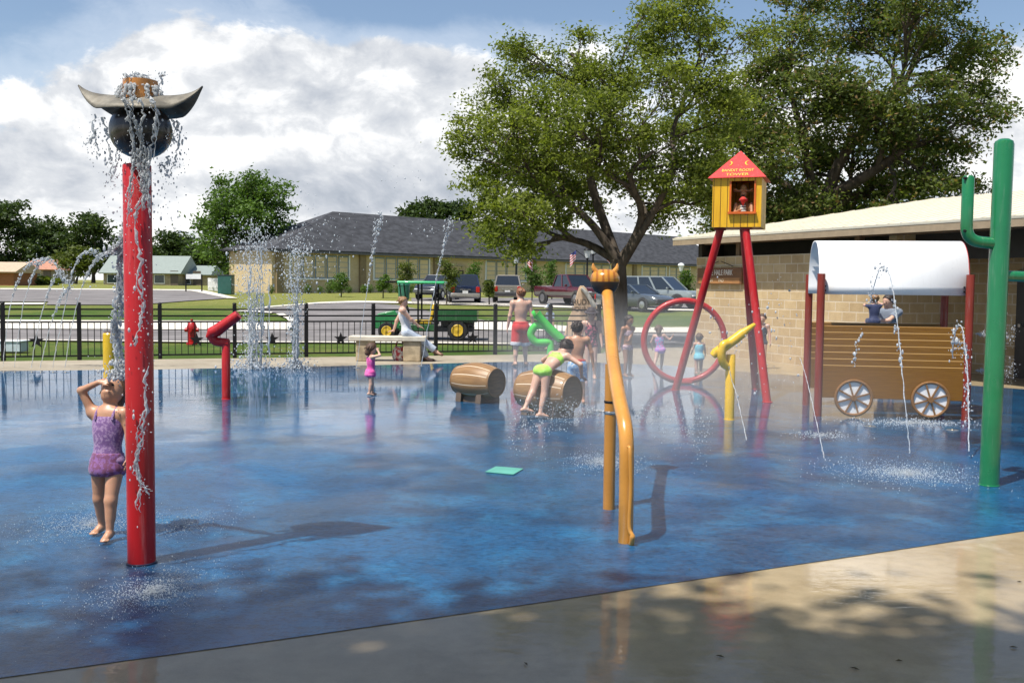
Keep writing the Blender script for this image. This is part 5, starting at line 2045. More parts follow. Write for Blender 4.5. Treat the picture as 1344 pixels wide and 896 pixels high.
def two_bone(a, t, l1, l2, pole):
    a, t = np.array(a, float), np.array(t, float)
    d = t - a
    L = np.linalg.norm(d)
    L = min(L, (l1 + l2) * .995)
    L = max(L, abs(l1 - l2) + .02)
    u = unit(d)
    x = (l1 * l1 - l2 * l2 + L * L) / (2 * L)
    hgt = math.sqrt(max(l1 * l1 - x * x, 0))
    p = np.array(pole, float)
    p = unit(p - u * (p @ u))
    return a + u * x + p * hgt, a + u * L


def skin(name, c):
    m, nt, b = newmat(name)
    co = nt.coord('Object')
    n = nt.noise(co, 9, 4, .6)
    nt.put(b.inputs['Base Color'], nt.mix(nt.step(n, .3, .7), tuple(x * .90 for x in c), (min(1, c[0] * 1.08), c[1] * 1.03, c[2] * 1.0)))
    b.inputs['Roughness'].default_value = .42
    b.inputs['Subsurface Weight'].default_value = .12
    b.inputs['Subsurface Radius'].default_value = (.02, .008, .004)
    b.inputs['Specular IOR Level'].default_value = .5
    return m


def cloth(name, a, b2=None, scale=30.0, thr=.5, rough=.7, bands=None, sheen=.2):
    m, nt, b = newmat(name)
    co = nt.coord('Object')
    c = a
    if b2 is not None:
        if bands:
            x, y, z = nt.sep(co)
            f = nt.step(nt.math('FRACT', z * bands), .45, .55)
        else:
            f = nt.step(nt.noise(co, scale, 3, .6), thr - .06, thr + .06)
        c = nt.mix(f, a, b2)
    nt.put(b.inputs['Base Color'], c)
    b.inputs['Roughness'].default_value = rough
    b.inputs['Sheen Weight'].default_value = sheen
    nt.put(b.inputs['Normal'], nt.bump(nt.noise(nt.scale(co, (9, 9, 4)), 2.5, 4, .6), .35, .02))
    return m


M_SK1 = skin('tanned_skin', (.50, .27, .165))
M_SK2 = skin('light_skin', (.58, .36, .265))
M_SK3 = skin('brown_skin', (.33, .165, .095))
M_EYE = mat('eye_dark', (.02, .015, .012), .2)
M_HAIR_DK = mat('dark_brown_hair', (.022, .013, .009), .5, var=.4, stretch=(9, 9, 1), vscale=6, bump=.5, bscale=30)
M_HAIR_BR = mat('brown_hair', (.085, .042, .020), .5, var=.4, stretch=(9, 9, 1), vscale=6, bump=.5, bscale=30)
M_HAIR_BL = mat('dark_blond_hair', (.24, .13, .055), .5, var=.35, stretch=(9, 9, 1), vscale=6, bump=.5, bscale=30)
M_HAIR_RD = mat('reddish_hair', (.20, .075, .028), .5, var=.35, stretch=(9, 9, 1), vscale=6, bump=.5, bscale=30)


def person(label, loc, yaw, H, age, sk, pose, clothes, hair=None, vox=.011, lift=0.0, group=None):
    """local axes: x to the figure's right, y forward, z up; pose lengths are in units of H"""
    t = thing('person', label, 'person', loc, math.radians(yaw), group)
    hf_ = {'adult': .133, 'teen': .140, 'child': .165, 'small': .185, 'toddler': .205}[age]
    lf = {'adult': .50, 'teen': .49, 'child': .465, 'small': .445, 'toddler': .42}[age]
    ch = {'adult': 1.0, 'teen': .95, 'child': .96, 'small': 1.04, 'toddler': 1.16}[age]
    swf = {'adult': .112, 'teen': .108, 'child': .105, 'small': .108, 'toddler': .112}[age] * pose.get('wide', 1)
    hh = hf_ * H
    pel = np.array(pose.get('pelvis', (0, 0, lf + .01)), float) * H
    up = unit(pose.get('spine', (0, .02, 1)))
    rx = np.array(pose.get('right', (1, 0, 0)), float)
    rx = unit(rx - up * (rx @ up))
    fw = np.cross(up, rx)
    fw = fw if pose.get('flip') is None else -fw
    R = np.stack([rx, fw, up], 1)
    T = (1 - lf - hf_ - .030) * H
    neck_b = pel + up * T
    hd = unit(pose.get('neck', up + 0.15 * fw))
    hfw = np.array(pose.get('look', fw), float)
    hup = unit(pose.get('head_up', hd))
    hfw = unit(hfw - hup * (hfw @ hup))
    hrx = np.cross(hfw, hup)
    RH_ = np.stack([hrx, hfw, hup], 1)
    hc_ = neck_b + hd * (.030 * H) + hup * hh * .46
    sw = swf * H
    sh_ = {s_: neck_b - up * .030 * H + rx * s_ * sw for s_ in (1, -1)}
    hp_ = {s_: pel + rx * s_ * .050 * H * ch for s_ in (1, -1)}
    ua, fa, ha = .168 * H, .145 * H, .098 * H
    if age in ('small', 'toddler'):
        ua, fa, ha = .150 * H, .130 * H, .085 * H
    th, shn = lf * H * .51, lf * H * .49 - .030 * H
    fat = pose.get('fat', 1.0) * ch
    tors = [EL(pel + up * .02 * H, (.088 * H * fat, .062 * H * fat, .075 * H), R, .04 * H),
            EL(pel - fw * .026 * H + rx * .040 * H - up * .012 * H, (.050 * H * fat, .046 * H * fat, .055 * H), R, .03 * H),
            EL(pel - fw * .026 * H - rx * .040 * H - up * .012 * H, (.050 * H * fat, .046 * H * fat, .055 * H), R, .03 * H),
            EL(pel + up * T * .40 + fw * .006 * H * (fat ** 3), (.078 * H * fat, .055 * H * fat, T * .36), R, .05 * H),
            EL(pel + up * T * .72, (.096 * H * fat ** .5, .062 * H * fat ** .5, T * .32), R, .05 * H)]
    yoke = [CN(sh_[1] - rx * .02 * H, sh_[-1] + rx * .02 * H, .034 * H, .034 * H, .05 * H), CN(neck_b - up * .035 * H, hc_ - hup * hh * .2, .038 * H, .034 * H * (1.0 if age == 'adult' else .9), .03 * H)]
    body = tors + yoke
    # head
    hw, hdp = hh * .385, hh * .47
    hr = np.array([hw, hdp, hh * .44])
    head_p = [EL(hc_ + hup * hh * .06, hr, RH_, .01 * H), EL(hc_ - hup * hh * .20 + hfw * hh * .10, (hw * .80, hdp * .72, hh * .32), RH_, .02 * H),
              EL(hc_ - hup * hh * .09 + hfw * hh * .47, (hh * .055, hh * .085, hh * .085), RH_, .012 * H), EL(hc_ - hup * hh * .27 + hfw * hh * .40, (hh * .13, hh * .06, hh * .05), RH_, .012 * H)]
    for s_ in (1, -1):
        head_p.append(EL(hc_ - hup * hh * .02 + hrx * s_ * hw * .98 - hfw * hh * .03, (hh * .035, hh * .075, hh * .11), RH_, .006 * H))
    body += head_p
    legs, arms, seg = [], [], {}
    for s_, nm in ((1, 'R'), (-1, 'L')):
        ft = np.array(pose.get('foot' + nm, (s_ * .055, 0, 0)), float) * H
        an = ft + np.array([0, 0, .038 * H])
        kn, an = two_bone(hp_[s_], an, th, shn, pose.get('knee' + nm, (0, 1, .05)))
        seg['hip' + nm], seg['knee' + nm], seg['ank' + nm] = hp_[s_], kn, an
        mid = kn + (an - kn) * .33
        bk = unit(np.cross(rx, an - kn))
        bk = bk if bk @ fw < 0 else -bk
        legs += [CN(hp_[s_], kn, .056 * H * fat, .035 * H * fat, .022 * H), CN(kn, an, .034 * H * fat, .021 * H * fat, .02 * H),
                 CN(kn + (an - kn) * .12 + bk * .006 * H, kn + (an - kn) * .55 + bk * .006 * H, .028 * H * fat, .024 * H * fat, .02 * H)]
        fd = unit(pose.get('toe' + nm, (s_ * .15, 1, -.12)))
        L_ = .135 * H
        hl_ = an - fd * .030 * H - np.array([0, 0, .018 * H])
        up_f = np.array([0, 0, 1.0])
        sd_ = np.cross(fd, up_f)
        legs += [CN(hl_, an + fd * .03 * H - up_f * .010 * H, .021 * H, .021 * H, .015 * H), CN(an + fd * .01 * H - up_f * .016 * H, hl_ + fd * L_ * .78 - up_f * .004 * H, .021 * H, .015 * H, .015 * H),
                 CN(an + sd_ * .010 * H + fd * .02 * H - up_f * .018 * H, hl_ + fd * L_ * .72 + sd_ * .016 * H - up_f * .005 * H, .016 * H, .013 * H, .01 * H)]
        for q in range(5):
            o_ = (q - 2) * .010 * H
            b0_ = hl_ + fd * L_ * (.76 - .02 * abs(q - 1.2)) + sd_ * o_ * -1 - up_f * .006 * H
            legs.append(CN(b0_, b0_ + fd * L_ * (.17 - .015 * abs(q - 1)), max(.0072 * H, vox * .72), max(.0062 * H, vox * .70), .004))
        hv_ = pose.get('hand' + nm, (s_ * (swf + .055), .02, lf - .03))
        hnd = hc_ + hfw * hh * .56 + hup * hh * .0 + hrx * s_ * ha * .62 if isinstance(hv_, str) else np.array(hv_, float) * H
        el_, wr = two_bone(sh_[s_], hnd, ua, fa, pose.get('elbow' + nm, (s_ * .3, -1, -.2)))
        seg['sho' + nm], seg['elb' + nm], seg['wri' + nm] = sh_[s_], el_, wr
        arms += [EL(sh_[s_], (.036 * H,) * 3, R, .03 * H), CN(sh_[s_], el_, .031 * H, .0235 * H, .02 * H), CN(el_, wr, .0245 * H, .0160 * H, .015 * H)]
        hdv = unit(pose.get('hdir' + nm, wr - el_))
        pn = np.array(pose.get('palm' + nm, (-s_, 0, 0)), float)
        pn = unit(pn - hdv * (pn @ hdv))
        sdv = np.cross(hdv, pn) * s_                          # towards the thumb
        kn_ = wr + hdv * ha * .48
        arms += [EL(wr + hdv * ha * .27, (max(.009 * H, vox * .7), ha * .22, ha * .32), np.stack([pn, sdv, hdv], 1), .012 * H)]
        curl = pose.get('curl' + nm, .35)
        fr_ = max(.0062 * H, vox * .74)
        for q, ln in enumerate((.40, .46, .43, .34)):
            o_ = (1.5 - q) * max(.0125 * H, 2.05 * fr_) 
            b0_ = kn_ + sdv * o_ - hdv * ha * .04
            d1 = unit(hdv + pn * curl * .5 + sdv * (1.5 - q) * .07)
            m1 = b0_ + d1 * ha * ln * .55
            d2 = unit(hdv + pn * curl * 1.6)
            arms += [CN(b0_, m1, fr_, fr_ * .95, .003), CN(m1, m1 + d2 * ha * ln * .5, fr_ * .95, fr_ * .85, .003)]
        tb_ = wr + hdv * ha * .12 + sdv * ha * .14
        d1 = unit(hdv * .75 + sdv * .75 + pn * .3)
        m1 = tb_ + d1 * ha * .26
        arms += [CN(tb_, m1, fr_ * 1.25, fr_ * 1.05, .006), CN(m1, m1 + unit(hdv + sdv * .25 + pn * .35) * ha * .24, fr_ * 1.0, fr_ * .85, .003)]
    body = body + legs + arms
    skin_mesh('body', body, vox, sk, t)
    # eyes
    for s_ in (1, -1):
        MB().ball(Vector(hc_ + hup * hh * .0 + hfw * hh * .43 + hrx * s_ * hh * .155), hh * .036, 10, 6).build('eye', M_EYE, t, local=True)

    def swell(pr, o):
        out = []
        for p in pr:
            p = dict(p)
            if 'c' in p:
                p['r'] = p['r'] + o
            else:
                p['ra'], p['rb'] = p['ra'] + o, p['rb'] + o
            p['lo'], p['hi'] = p['lo'] - o, p['hi'] + o
            out.append(p)
        return out

    at = lambda f: pel + up * T * f                          # height on the spine: 0 pelvis, 1 neck
    for cdef in clothes:
        kind, m_ = cdef[0], cdef[1]
        o = cdef[2] if len(cdef) > 2 else .006
        if kind == 'onepiece':
            skin_mesh('swimsuit', swell(tors + [CN(hp_[1], hp_[1] + (seg['kneeR'] - hp_[1]) * .03, .056 * H * fat, .05 * H, .02), CN(hp_[-1], hp_[-1] + (seg['kneeL'] - hp_[-1]) * .03, .056 * H * fat, .05 * H, .02)], o), vox, m_, t,
                      [(at(.86), up)])
            st = MB()
            for s_ in (1, -1):
                p0 = at(.80) + rx * s_ * sw * .52 + fw * (.056 * H * fat ** .5 + o)
                p1 = neck_b + rx * s_ * sw * .52 + up * .006 * H + fw * .008 * H
                p2 = at(.80) + rx * s_ * sw * .46 - fw * (.060 * H * fat ** .5 + o)
                st.tube(bez([p0, (p0 + p1) / 2 + fw * .012 * H, p1, (p1 + p2) / 2 - fw * .010 * H, p2], 4), .0085 * H, 6)
            st.build('strap', m_, t, local=True)
        elif kind == 'skirt':
            sk_ = [CN(pel + up * T * .16, pel - up * .055 * H, .080 * H * fat, .112 * H * fat, .02)]
            for p in sk_:
                p['k'] = .0
            skin_mesh('skirt', [EL(pel + up * .02 * H, (.095 * H * fat + o, .078 * H * fat + o, .11 * H), R, 0),
                                EL(pel - up * .035 * H, (.108 * H * fat + o, .090 * H * fat + o, .075 * H), R, .03)], vox, m_, t, [(at(.20), up), (pel - up * .075 * H, -up)])
        elif kind == 'bottom':
            skin_mesh('bikini_bottom', swell(tors[:3] + [CN(hp_[1], hp_[1] + (seg['kneeR'] - hp_[1]) * .05, .056 * H * fat, .05 * H, .02), CN(hp_[-1], hp_[-1] + (seg['kneeL'] - hp_[-1]) * .05, .056 * H * fat, .05 * H, .02)], o), vox, m_, t, [(at(.15), up)])
        elif kind == 'band':
            skin_mesh('bikini_top', swell(tors, o), vox, m_, t, [(at(.84), up), (at(.58), -up)])
            st = MB()
            for s_ in (1, -1):
                p0 = at(.80) + rx * s_ * sw * .5 + fw * (.056 * H + o)
                p1 = neck_b + rx * s_ * sw * .45 + up * .006 * H
                p2 = at(.78) + rx * s_ * sw * .40 - fw * (.058 * H + o)
                st.tube(bez([p0, p1, p2], 5), .006 * H, 6)
            st.build('strap', m_, t, local=True)
        elif kind in ('shirt', 'tank'):
            pr = swell(tors, o) + (swell(yoke[:1], o) if kind == 'shirt' else [])
            if kind == 'shirt':
                for nm in 'RL':
                    a, b_ = seg['sho' + nm], seg['elb' + nm]
                    pr.append(CN(a, a + (b_ - a) * .55, .040 * H, .036 * H, .02, clip=((a + (b_ - a) * .62, unit(b_ - a)),)))
                    pr.append(EL(a, (.040 * H,) * 3, R, .02))
            else:
                for s_ in (1, -1):
                    pr.append(CN(at(.8) + rx * s_ * sw * .5, neck_b + rx * s_ * sw * .55 - up * .02 * H, .048 * H + o, .032 * H + o, .02))
            skin_mesh('shirt', pr, vox, m_, t, [(at(.04), -up), (neck_b + up * .012 * H, up)])
        elif kind in ('shorts', 'pants'):
            f_ = cdef[3] if len(cdef) > 3 else .8
            pr = swell(tors[:3], o)
            for nm in 'RL':
                a, b_, c_ = seg['hip' + nm], seg['knee' + nm], seg['ank' + nm]
                if kind == 'shorts':
                    e_ = a + (b_ - a) * f_
                    w_ = .056 * H * fat + o
                    pr.append(CN(a, e_, w_, w_ * .98, .012, clip=((e_, unit(b_ - a)),)))
                    if f_ > .95:
                        e2 = b_ + (c_ - b_) * (f_ - .95)
                else:
                    pr.append(CN(a, b_, .058 * H * fat + o, .042 * H * fat + o, .015))
                    e_ = b_ + (c_ - b_) * .93
                    pr.append(CN(b_, e_, .042 * H * fat + o, .040 * H + o * 1.2, .015, clip=((e_, unit(c_ - b_)),)))
            skin_mesh('shorts' if kind == 'shorts' else 'trousers', pr, vox, m_, t, [(at(.18), up)])
            if kind == 'shorts' and len(cdef) > 4:
                wb = swell(tors[:1] + tors[3:4], o + .004)
                skin_mesh('waistband', wb, vox, cdef[4], t, [(at(.21), up), (at(.12), -up)])
                if len(cdef) > 5:
                    pr = []
                    for nm in 'RL':
                        a, b_ = seg['hip' + nm], seg['knee' + nm]
                        e_ = a + (b_ - a) * f_
                        w_ = .056 * H * fat + o + .004
                        d_ = unit(b_ - a)
                        pr.append(CN(e_ - d_ * .03 * H, e_ + d_ * .02 * H, w_, w_, .005, clip=((e_ + d_ * .004, d_), (e_ - d_ * .045 * H, -d_))))
                    skin_mesh('hem', pr, vox, cdef[5], t)
        elif kind == 'cap':
            skin_mesh('cap', [EL(hc_ + hup * hh * .10, hr * 1.14, RH_, 0, clip=((hc_ + hup * hh * .17, -hup),)),
                              EL(hc_ + hup * hh * .19 + hfw * hh * .50, (hw * .9, hh * .32, hh * .035), RH_, .02)], vox * .8, m_, t)
        elif kind == 'hat':
            skin_mesh('hat', [EL(hc_ + hup * hh * .12, hr * 1.16, RH_, 0, clip=((hc_ + hup * hh * .16, -hup),)),
                              EL(hc_ + hup * hh * .17, (hw * 1.75, hdp * 1.6, hh * .04), RH_, .02)], vox * .8, m_, t)
        elif kind == 'shoes':
            pr = []
            for nm in 'RL':
                fd = unit(pose.get('toe' + nm, (0, 1, -.12)))
                an = seg['ank' + nm]
                pr += [CN(an - fd * .03 * H - np.array([0, 0, .02 * H]), an + fd * .10 * H - np.array([0, 0, .024 * H]), .026 * H, .021 * H, .01)]
            skin_mesh('shoes', pr, vox, m_, t)
    if hair:
        hm_, style = hair
        nclip = unit(hfw * .80 - hup * .62)
        pr = [EL(hc_ + hup * hh * .075, hr * 1.10 + .002, RH_, .01, clip=((hc_ + hfw * hh * .16 + hup * hh * .08, nclip),))]
        if style in ('long', 'bob'):
            ln = .75 if style == 'long' else .45
            pr.append(CN(hc_ - hfw * hh * .22, hc_ - hfw * hh * .36 - hup * hh * ln, hw * .82, hw * .70, .02))
        if style == 'bun':
            pr.append(EL(hc_ - hfw * hh * .42 + hup * hh * .34, (hh * .17,) * 3, RH_, .02))
        if style == 'pony':
            a = hc_ - hfw * hh * .46 + hup * hh * .15
            pr += [CN(a, a - hfw * hh * .22 - hup * hh * .10, hh * .10, hh * .11, .02), CN(a - hfw * hh * .22 - hup * hh * .1, a - hfw * hh * .24 - hup * hh * .62, hh * .11, hh * .05, .02)]
        rr_ = np.random.default_rng(int(H * 1000) + int(abs(loc[0]) * 100))
        for q in range(34):
            d_ = rr_.normal(size=3)
            d_ = hfw * (-abs(d_[0]) * .9 + .15) + hrx * d_[1] + hup * (abs(d_[2]) * .7 + .05)
            d_ = unit(d_)
            a = hc_ + hup * hh * .075 + RH_ @ ((RH_.T @ d_) * hr * 1.09)
            fl = unit(hup * -1.0 + d_ * .35 - hfw * .35 + rr_.normal(size=3) * .22)
            pr.append(CN(a, a + fl * hh * rr_.uniform(.14, .34 if style == 'short' else .55), hh * .050, hh * .022, .006))
        skin_mesh('hair', pr, vox * .8, hm_, t)
    return t


def feet(px, py):
    return G(px, py, 0) + Vector((0, 0, .008))


# girl under the falling water
C_PURPLE = cloth('purple_print', (.18, .085, .245), (.34, .215, .38), 55, .52)
C_PURPLE2 = cloth('purple_frill', (.24, .10, .29), (.17, .05, .12), 40, .48)
person('small girl in a purple swimsuit shielding her face beside the red post', feet(143, 705), 172, 1.10, 'small', M_SK1,
       dict(spine=(0, -.07, 1), neck=(0, -.16, 1), look=(-.02, .8, .6), head_up=(0, -.60, .80), footR=(.085, -.07, 0), footL=(-.062, .10, 0),
            handR='face', elbowR=(1, .05, .18), hdirR=(-1, .05, .04), palmR=(0, -.8, -.6), curlR=.2, handL=(-.165, .05, .44), elbowL=(-1, -.5, 0), fat=1.0),
       [('onepiece', C_PURPLE, .006), ('skirt', C_PURPLE2, .004)], (M_HAIR_BR, 'long'), vox=.0075)

# toddler in pink
C_PINK = cloth('hot_pink', (.66, .06, .30), (.74, .14, .40), 20, .5)
person('toddler in a hot pink swimsuit with both hands up at her head', feet(486, 519), -62, .80, 'toddler', M_SK2,
       dict(handR=(.10, .12, .86), elbowR=(1, .5, -.3), hdirR=(-.5, .0, .8), handL=(-.12, .12, .84), elbowL=(-1, .5, -.3), hdirL=(.5, 0, .8), footR=(.06, -.04, 0), footL=(-.05, .06, 0)),
       [('onepiece', C_PINK, .006), ('skirt', C_PINK, .004)], (M_HAIR_BR, 'bob'), vox=.009)

# tall boy in red shorts
C_RED = cloth('red_board_shorts', (.55, .010, .012))
C_GREYW = cloth('pale_grey_cloth', (.58, .58, .60))
person('bare backed boy in long red swim shorts walking away towards the fence', feet(683, 480.5), 8, 1.64, 'teen', M_SK2,
       dict(look=(-.6, 1, -.05), footR=(.075, .04, 0), footL=(-.075, -.05, 0), handL=(-.175, .03, .46), handR=(.175, .02, .47)),
       [('shorts', C_RED, .028, .93, C_RED, C_GREYW)], (M_HAIR_RD, 'short'), vox=.011)

# boy in blue trunks
C_BLUE = cloth('blue_print_trunks', (.16, .34, .58), (.62, .66, .68), 22, .55)
C_REDB = cloth('red_waistband', (.50, .02, .02))
person('bare backed dark haired boy in blue print trunks, standing behind the barrel', feet(757, 531), 6, 1.20, 'child', M_SK1,
       dict(wide=1.12, look=(.5, 1, -.1), handL=(-.27, .12, .49), elbowL=(-1, -.6, 0), handR=(.215, .03, .42), elbowR=(.9, -.5, 0), footR=(.08, .0, 0), footL=(-.08, .05, 0)),
       [('shorts', C_BLUE, .020, .80, C_REDB)], (M_HAIR_DK, 'short'), vox=.009)

# girl in lime bending over the barrel
C_LIME = cloth('lime_bikini', (.36, .70, .07), (.42, .76, .12), 12, .5)
bc_ = P(719, 513, 13.15)
gl = Vector((bc_.x, bc_.y, .008)) + Vector((-.63, -.78, 0)) * .30 + Vector((.78, -.63, 0)) * .12
person('girl in a lime green bikini bent forward over the right hand barrel', gl, -39, 1.26, 'child', M_SK2,
       dict(pelvis=(0, .02, .475), spine=(.06, .86, .50), neck=(.0, .80, .60), look=(0, .6, -.8), head_up=(0, .8, .6), footL=(-.05, -.26, 0), toeL=(.5, 1, -.10), kneeL=(0, 1, .2),
            footR=(.06, -.10, 0), toeR=(.5, 1, -.05), handL=(-.20, .40, .44), elbowL=(-1, -.2, .5), handR=(.24, .38, .42), elbowR=(1, -.2, .4), hdirL=(0, 1, -.5), hdirR=(0, 1, -.5), palmL=(0, 0, -1), palmR=(0, 0, -1)),
       [('band', C_LIME, .006), ('bottom', C_LIME, .008)], (M_HAIR_DK, 'short'), vox=.0085)

# girl with the dark hat
C_DARKRED = cloth('dark_pink_suit', (.03, .02, .035), (.55, .12, .17), 26, .56)
person('girl in a dark and pink swimsuit with a dark hat', feet(775, 497), 175, 1.30, 'child', M_SK2,
       dict(look=(0, 1, -.2), handR=(.165, .06, .45), handL=(-.16, .05, .45)), [('onepiece', C_DARKRED, .007), ('hat', cloth('dark_hat', (.035, .025, .03)), 0)], (M_HAIR_BR, 'bob'), vox=.010)

# girl in the pale bikini
C_PALEB = cloth('pale_print_bikini', (.60, .44, .46), (.20, .10, .16), 34, .52)
person('tanned girl in a pale print bikini with one arm across her waist', feet(823, 494.5), 215, 1.16, 'child', M_SK3,
       dict(look=(-.1, 1, 0), handR=(.165, -.02, .44), handL=(.10, .12, .58), elbowL=(-1, -.2, -.6), hdirL=(1, .1, 0), palmL=(0, -1, 0), footR=(.075, .03, 0), footL=(-.07, -.02, 0)),
       [('band', C_PALEB, .006), ('bottom', C_PALEB, .008)], (M_HAIR_DK, 'bob'), vox=.010)

# little girl running by the arch
C_MULTI = cloth('pink_blue_print', (.60, .16, .46), (.12, .42, .62), 30, .5)
C_MULTI2 = cloth('pink_violet_print', (.66, .28, .56), (.36, .14, .62), 30, .5)
person('small girl in a pink and blue swimsuit skipping inside the red arch', feet(866, 487), -10, .93, 'small', M_SK2,
       dict(spine=(-.10, .05, 1), handR=(.25, .12, .74), elbowR=(.6, -.4, -.8), handL=(-.18, .08, .50), elbowL=(-1, -.6, 0), footR=(.03, .05, 0), footL=(-.13, -.26, .03), kneeL=(0, 1, -.2), toeL=(-.6, .1, -1), hdirR=(.5, .2, .8)),
       [('onepiece', C_MULTI, .006), ('bottom', C_MULTI2, .012)], (M_HAIR_BR, 'bob'), vox=.009)

# toddler in turquoise
C_TURQ = cloth('turquoise_suit', (.16, .55, .66), (.22, .62, .72), 20, .5)
person('toddler in a turquoise swimsuit seen from behind, right of the tower leg by the arch', feet(917, 491.5), 2, .80, 'toddler', M_SK2,
       dict(handR=(.18, .10, .46), handL=(-.17, .10, .50), footR=(.06, .03, 0), footL=(-.07, -.05, 0)), [('onepiece', C_TURQ, .008), ('skirt', C_TURQ, .006)], (M_HAIR_BR, 'short'), vox=.009)

# man behind the wagon with a child on his arm
dm = 17.6
mp = Vector((P(1164, 480, dm).x, dm, .008))
C_GREYS = cloth('grey_shirt', (.16, .19, .24))
C_NAVY = cloth('navy_shirt', (.02, .03, .09))
C_KHAKI = cloth('khaki_shorts', (.28, .22, .14))
person('man in a grey shirt hugging a child, behind the covered wagon', mp, 148, 1.60, 'adult', M_SK2,
       dict(spine=(0, .06, 1), look=(.5, 1, -.05), handR=(.02, .20, .66), elbowR=(1, .1, -.8), hdirR=(-1, .2, 0), palmR=(0, -1, 0), handL=(.09, .21, .71), elbowL=(-1, .1, -.6), hdirL=(1, .2, 0), palmL=(0, -1, 0)),
       [('shirt', C_GREYS, .014), ('shorts', C_KHAKI, .02, .9)], (M_HAIR_DK, 'short'), vox=.012)
cpn = Vector((P(1145, 480, dm - .33).x, dm - .33, .98))
person('child in a navy shirt held in the arms of the man behind the wagon', cpn, 0, .82, 'toddler', M_SK2,
       dict(pelvis=(0, -.02, .22), footR=(.16, .20, .02), footL=(-.16, .18, .02), handR=(.18, .22, .60), elbowR=(1, -.4, 0), handL=(-.12, .24, .56), elbowL=(-1, -.4, 0), look=(-.3, 1, 0)),
       [('shirt', C_NAVY, .010), ('shorts', C_NAVY, .012, .7)], (M_HAIR_BL, 'short'), vox=.011)

# blurred child in the spray behind the tower
person('child in dark swimwear standing in the spray behind the right tower legs', feet(999, 484), 160, 1.15, 'child', M_SK2,
       dict(handR=(.17, .05, .45), handL=(-.16, .06, .46)), [('onepiece', cloth('charcoal_suit', (.05, .06, .08)), .007)], (M_HAIR_BR, 'short'), vox=.011)

# child with the white cap outside the fence
wcp = Vector((P(722, 430, 26.6).x, 26.6, 0))
person('child in a white cap standing outside the fence behind the bright green cannon', wcp, 120, 1.20, 'child', M_SK2,
       dict(look=(0, 1, -.2)), [('shirt', cloth('pale_blue_shirt', (.50, .58, .72)), .012), ('shorts', cloth('black_shorts', (.015, .016, .018)), .02, .95), ('cap', cloth('white_cap', (.80, .80, .82)), 0)], (M_HAIR_BR, 'short'), vox=.011)

# woman on the bench
C_TANK = cloth('white_tank', (.62, .63, .66))
C_JEAN = cloth('pale_jeans', (.40, .46, .55), (.50, .55, .62), 14, .5)
wxp = P(534, 440, DB + .15)
woman = person('woman in a white tank top and pale jeans sitting on the stone bench', Vector((wxp.x, DB + .15, .008)), -82, 1.60, 'adult', M_SK2,
               dict(pelvis=(0, 0, (bz + .085) / 1.60), spine=(0, -.20, 1), neck=(0, .14, 1), look=(.30, 1, .02), footR=(.03, .445, .075), footL=(-.05, .275, 0), kneeR=(.05, .5, 1), kneeL=(0, .6, 1),
                    handL=(-.14, -.20, (bz + .03) / 1.60), elbowL=(-.5, -1, .2), hdirL=(-.2, -1, -.1), palmL=(0, 0, -1), handR=(.055, .225, (bz + .125) / 1.60), elbowR=(1, -.5, -.4), hdirR=(-.2, 1, -.35), palmR=(0, 0, -1),
                    toeR=(.1, 1, -.35), toeL=(0, 1, -.1)),
               [('tank', C_TANK, .010), ('pants', C_JEAN, .010), ('shoes', cloth('brown_sandals', (.14, .07, .035)), 0)], (M_HAIR_BL, 'bun'), vox=.011)
# things by the bench
bgp = P(525, 466, DB + .35)
bg = thing('beach_bag', 'red and white patterned beach bag on the ground under the bench', 'bag', Vector((bgp.x, DB + .35, 0)))
MB().lathe([(.13, 0), (.17, .06), (.18, .2), (.13, .3), (.11, .31)], Vector((bgp.x, DB + .35, 0)), n=18).build('bag', cloth('red_white_bag', (.45, .04, .05), (.70, .66, .62), 14, .5), bg)
MB().tube(bez([(bgp.x - .1, DB + .35, .3), (bgp.x - .06, DB + .35, .42), (bgp.x + .06, DB + .35, .42), (bgp.x + .1, DB + .35, .3)], 5), .012, 8).build('handle', cloth('bag_handle', (.2, .03, .03)), bg)

# cowboy figure in the lookout window
cw_ = hl((wx0 + wx1) / 2 + .0, -HD + .14, wz0 - .14)
m_vest = cloth('brown_vest', (.20, .09, .03))
cow = thing('cowboy_figure', 'wooden bandit figure with a red neckerchief and wide hat in the lookout window', 'figure', cw_)
RHn = np.array(RH)
q_ = lambda x, y, z: tuple(x * RHn[:, 0] + y * RHn[:, 1] + np.array([0, 0, z]))
m_face = mat('painted_skin', (.42, .20, .10), .5)
skin_mesh('body', [EL(q_(0, .02, .17), (.11, .07, .16), RHn, .03), CN(q_(0, 0, .3), q_(0, -.01, .4), .03, .03, .02), EL(q_(0, -.01, .43), (.052, .06, .07), RHn, .01), EL(q_(0, -.07, .425), (.012, .015, .014), RHn, .01),
                   CN(q_(-.12, .0, .27), q_(-.135, -.08, .13), .03, .026, .02), CN(q_(-.135, -.08, .13), q_(-.03, -.15, .17), .026, .02, .02), CN(q_(.12, .0, .27), q_(.135, -.07, .12), .03, .026, .02),
                   CN(q_(.135, -.07, .12), q_(.06, -.15, .10), .026, .02, .02)], .009, m_face, cow)
skin_mesh('vest', [EL(q_(0, .02, .16), (.118, .078, .165), RHn, .02)], .009, m_vest, cow, [(np.array(q_(0, 0, .30)), np.array([0, 0, 1.0]))])
skin_mesh('shirt_front', [EL(q_(0, -.035, .15), (.055, .045, .14), RHn, .02)], .009, cloth('striped_shirt', (.70, .68, .62), (.08, .08, .09), bands=26), cow)
skin_mesh('neckerchief', [EL(q_(0, -.03, .335), (.075, .062, .035), RHn, .02), CN(q_(0, -.085, .33), q_(0, -.09, .25), .05, .012, .02)], .008, cloth('red_neckerchief', (.62, .02, .012)), cow)
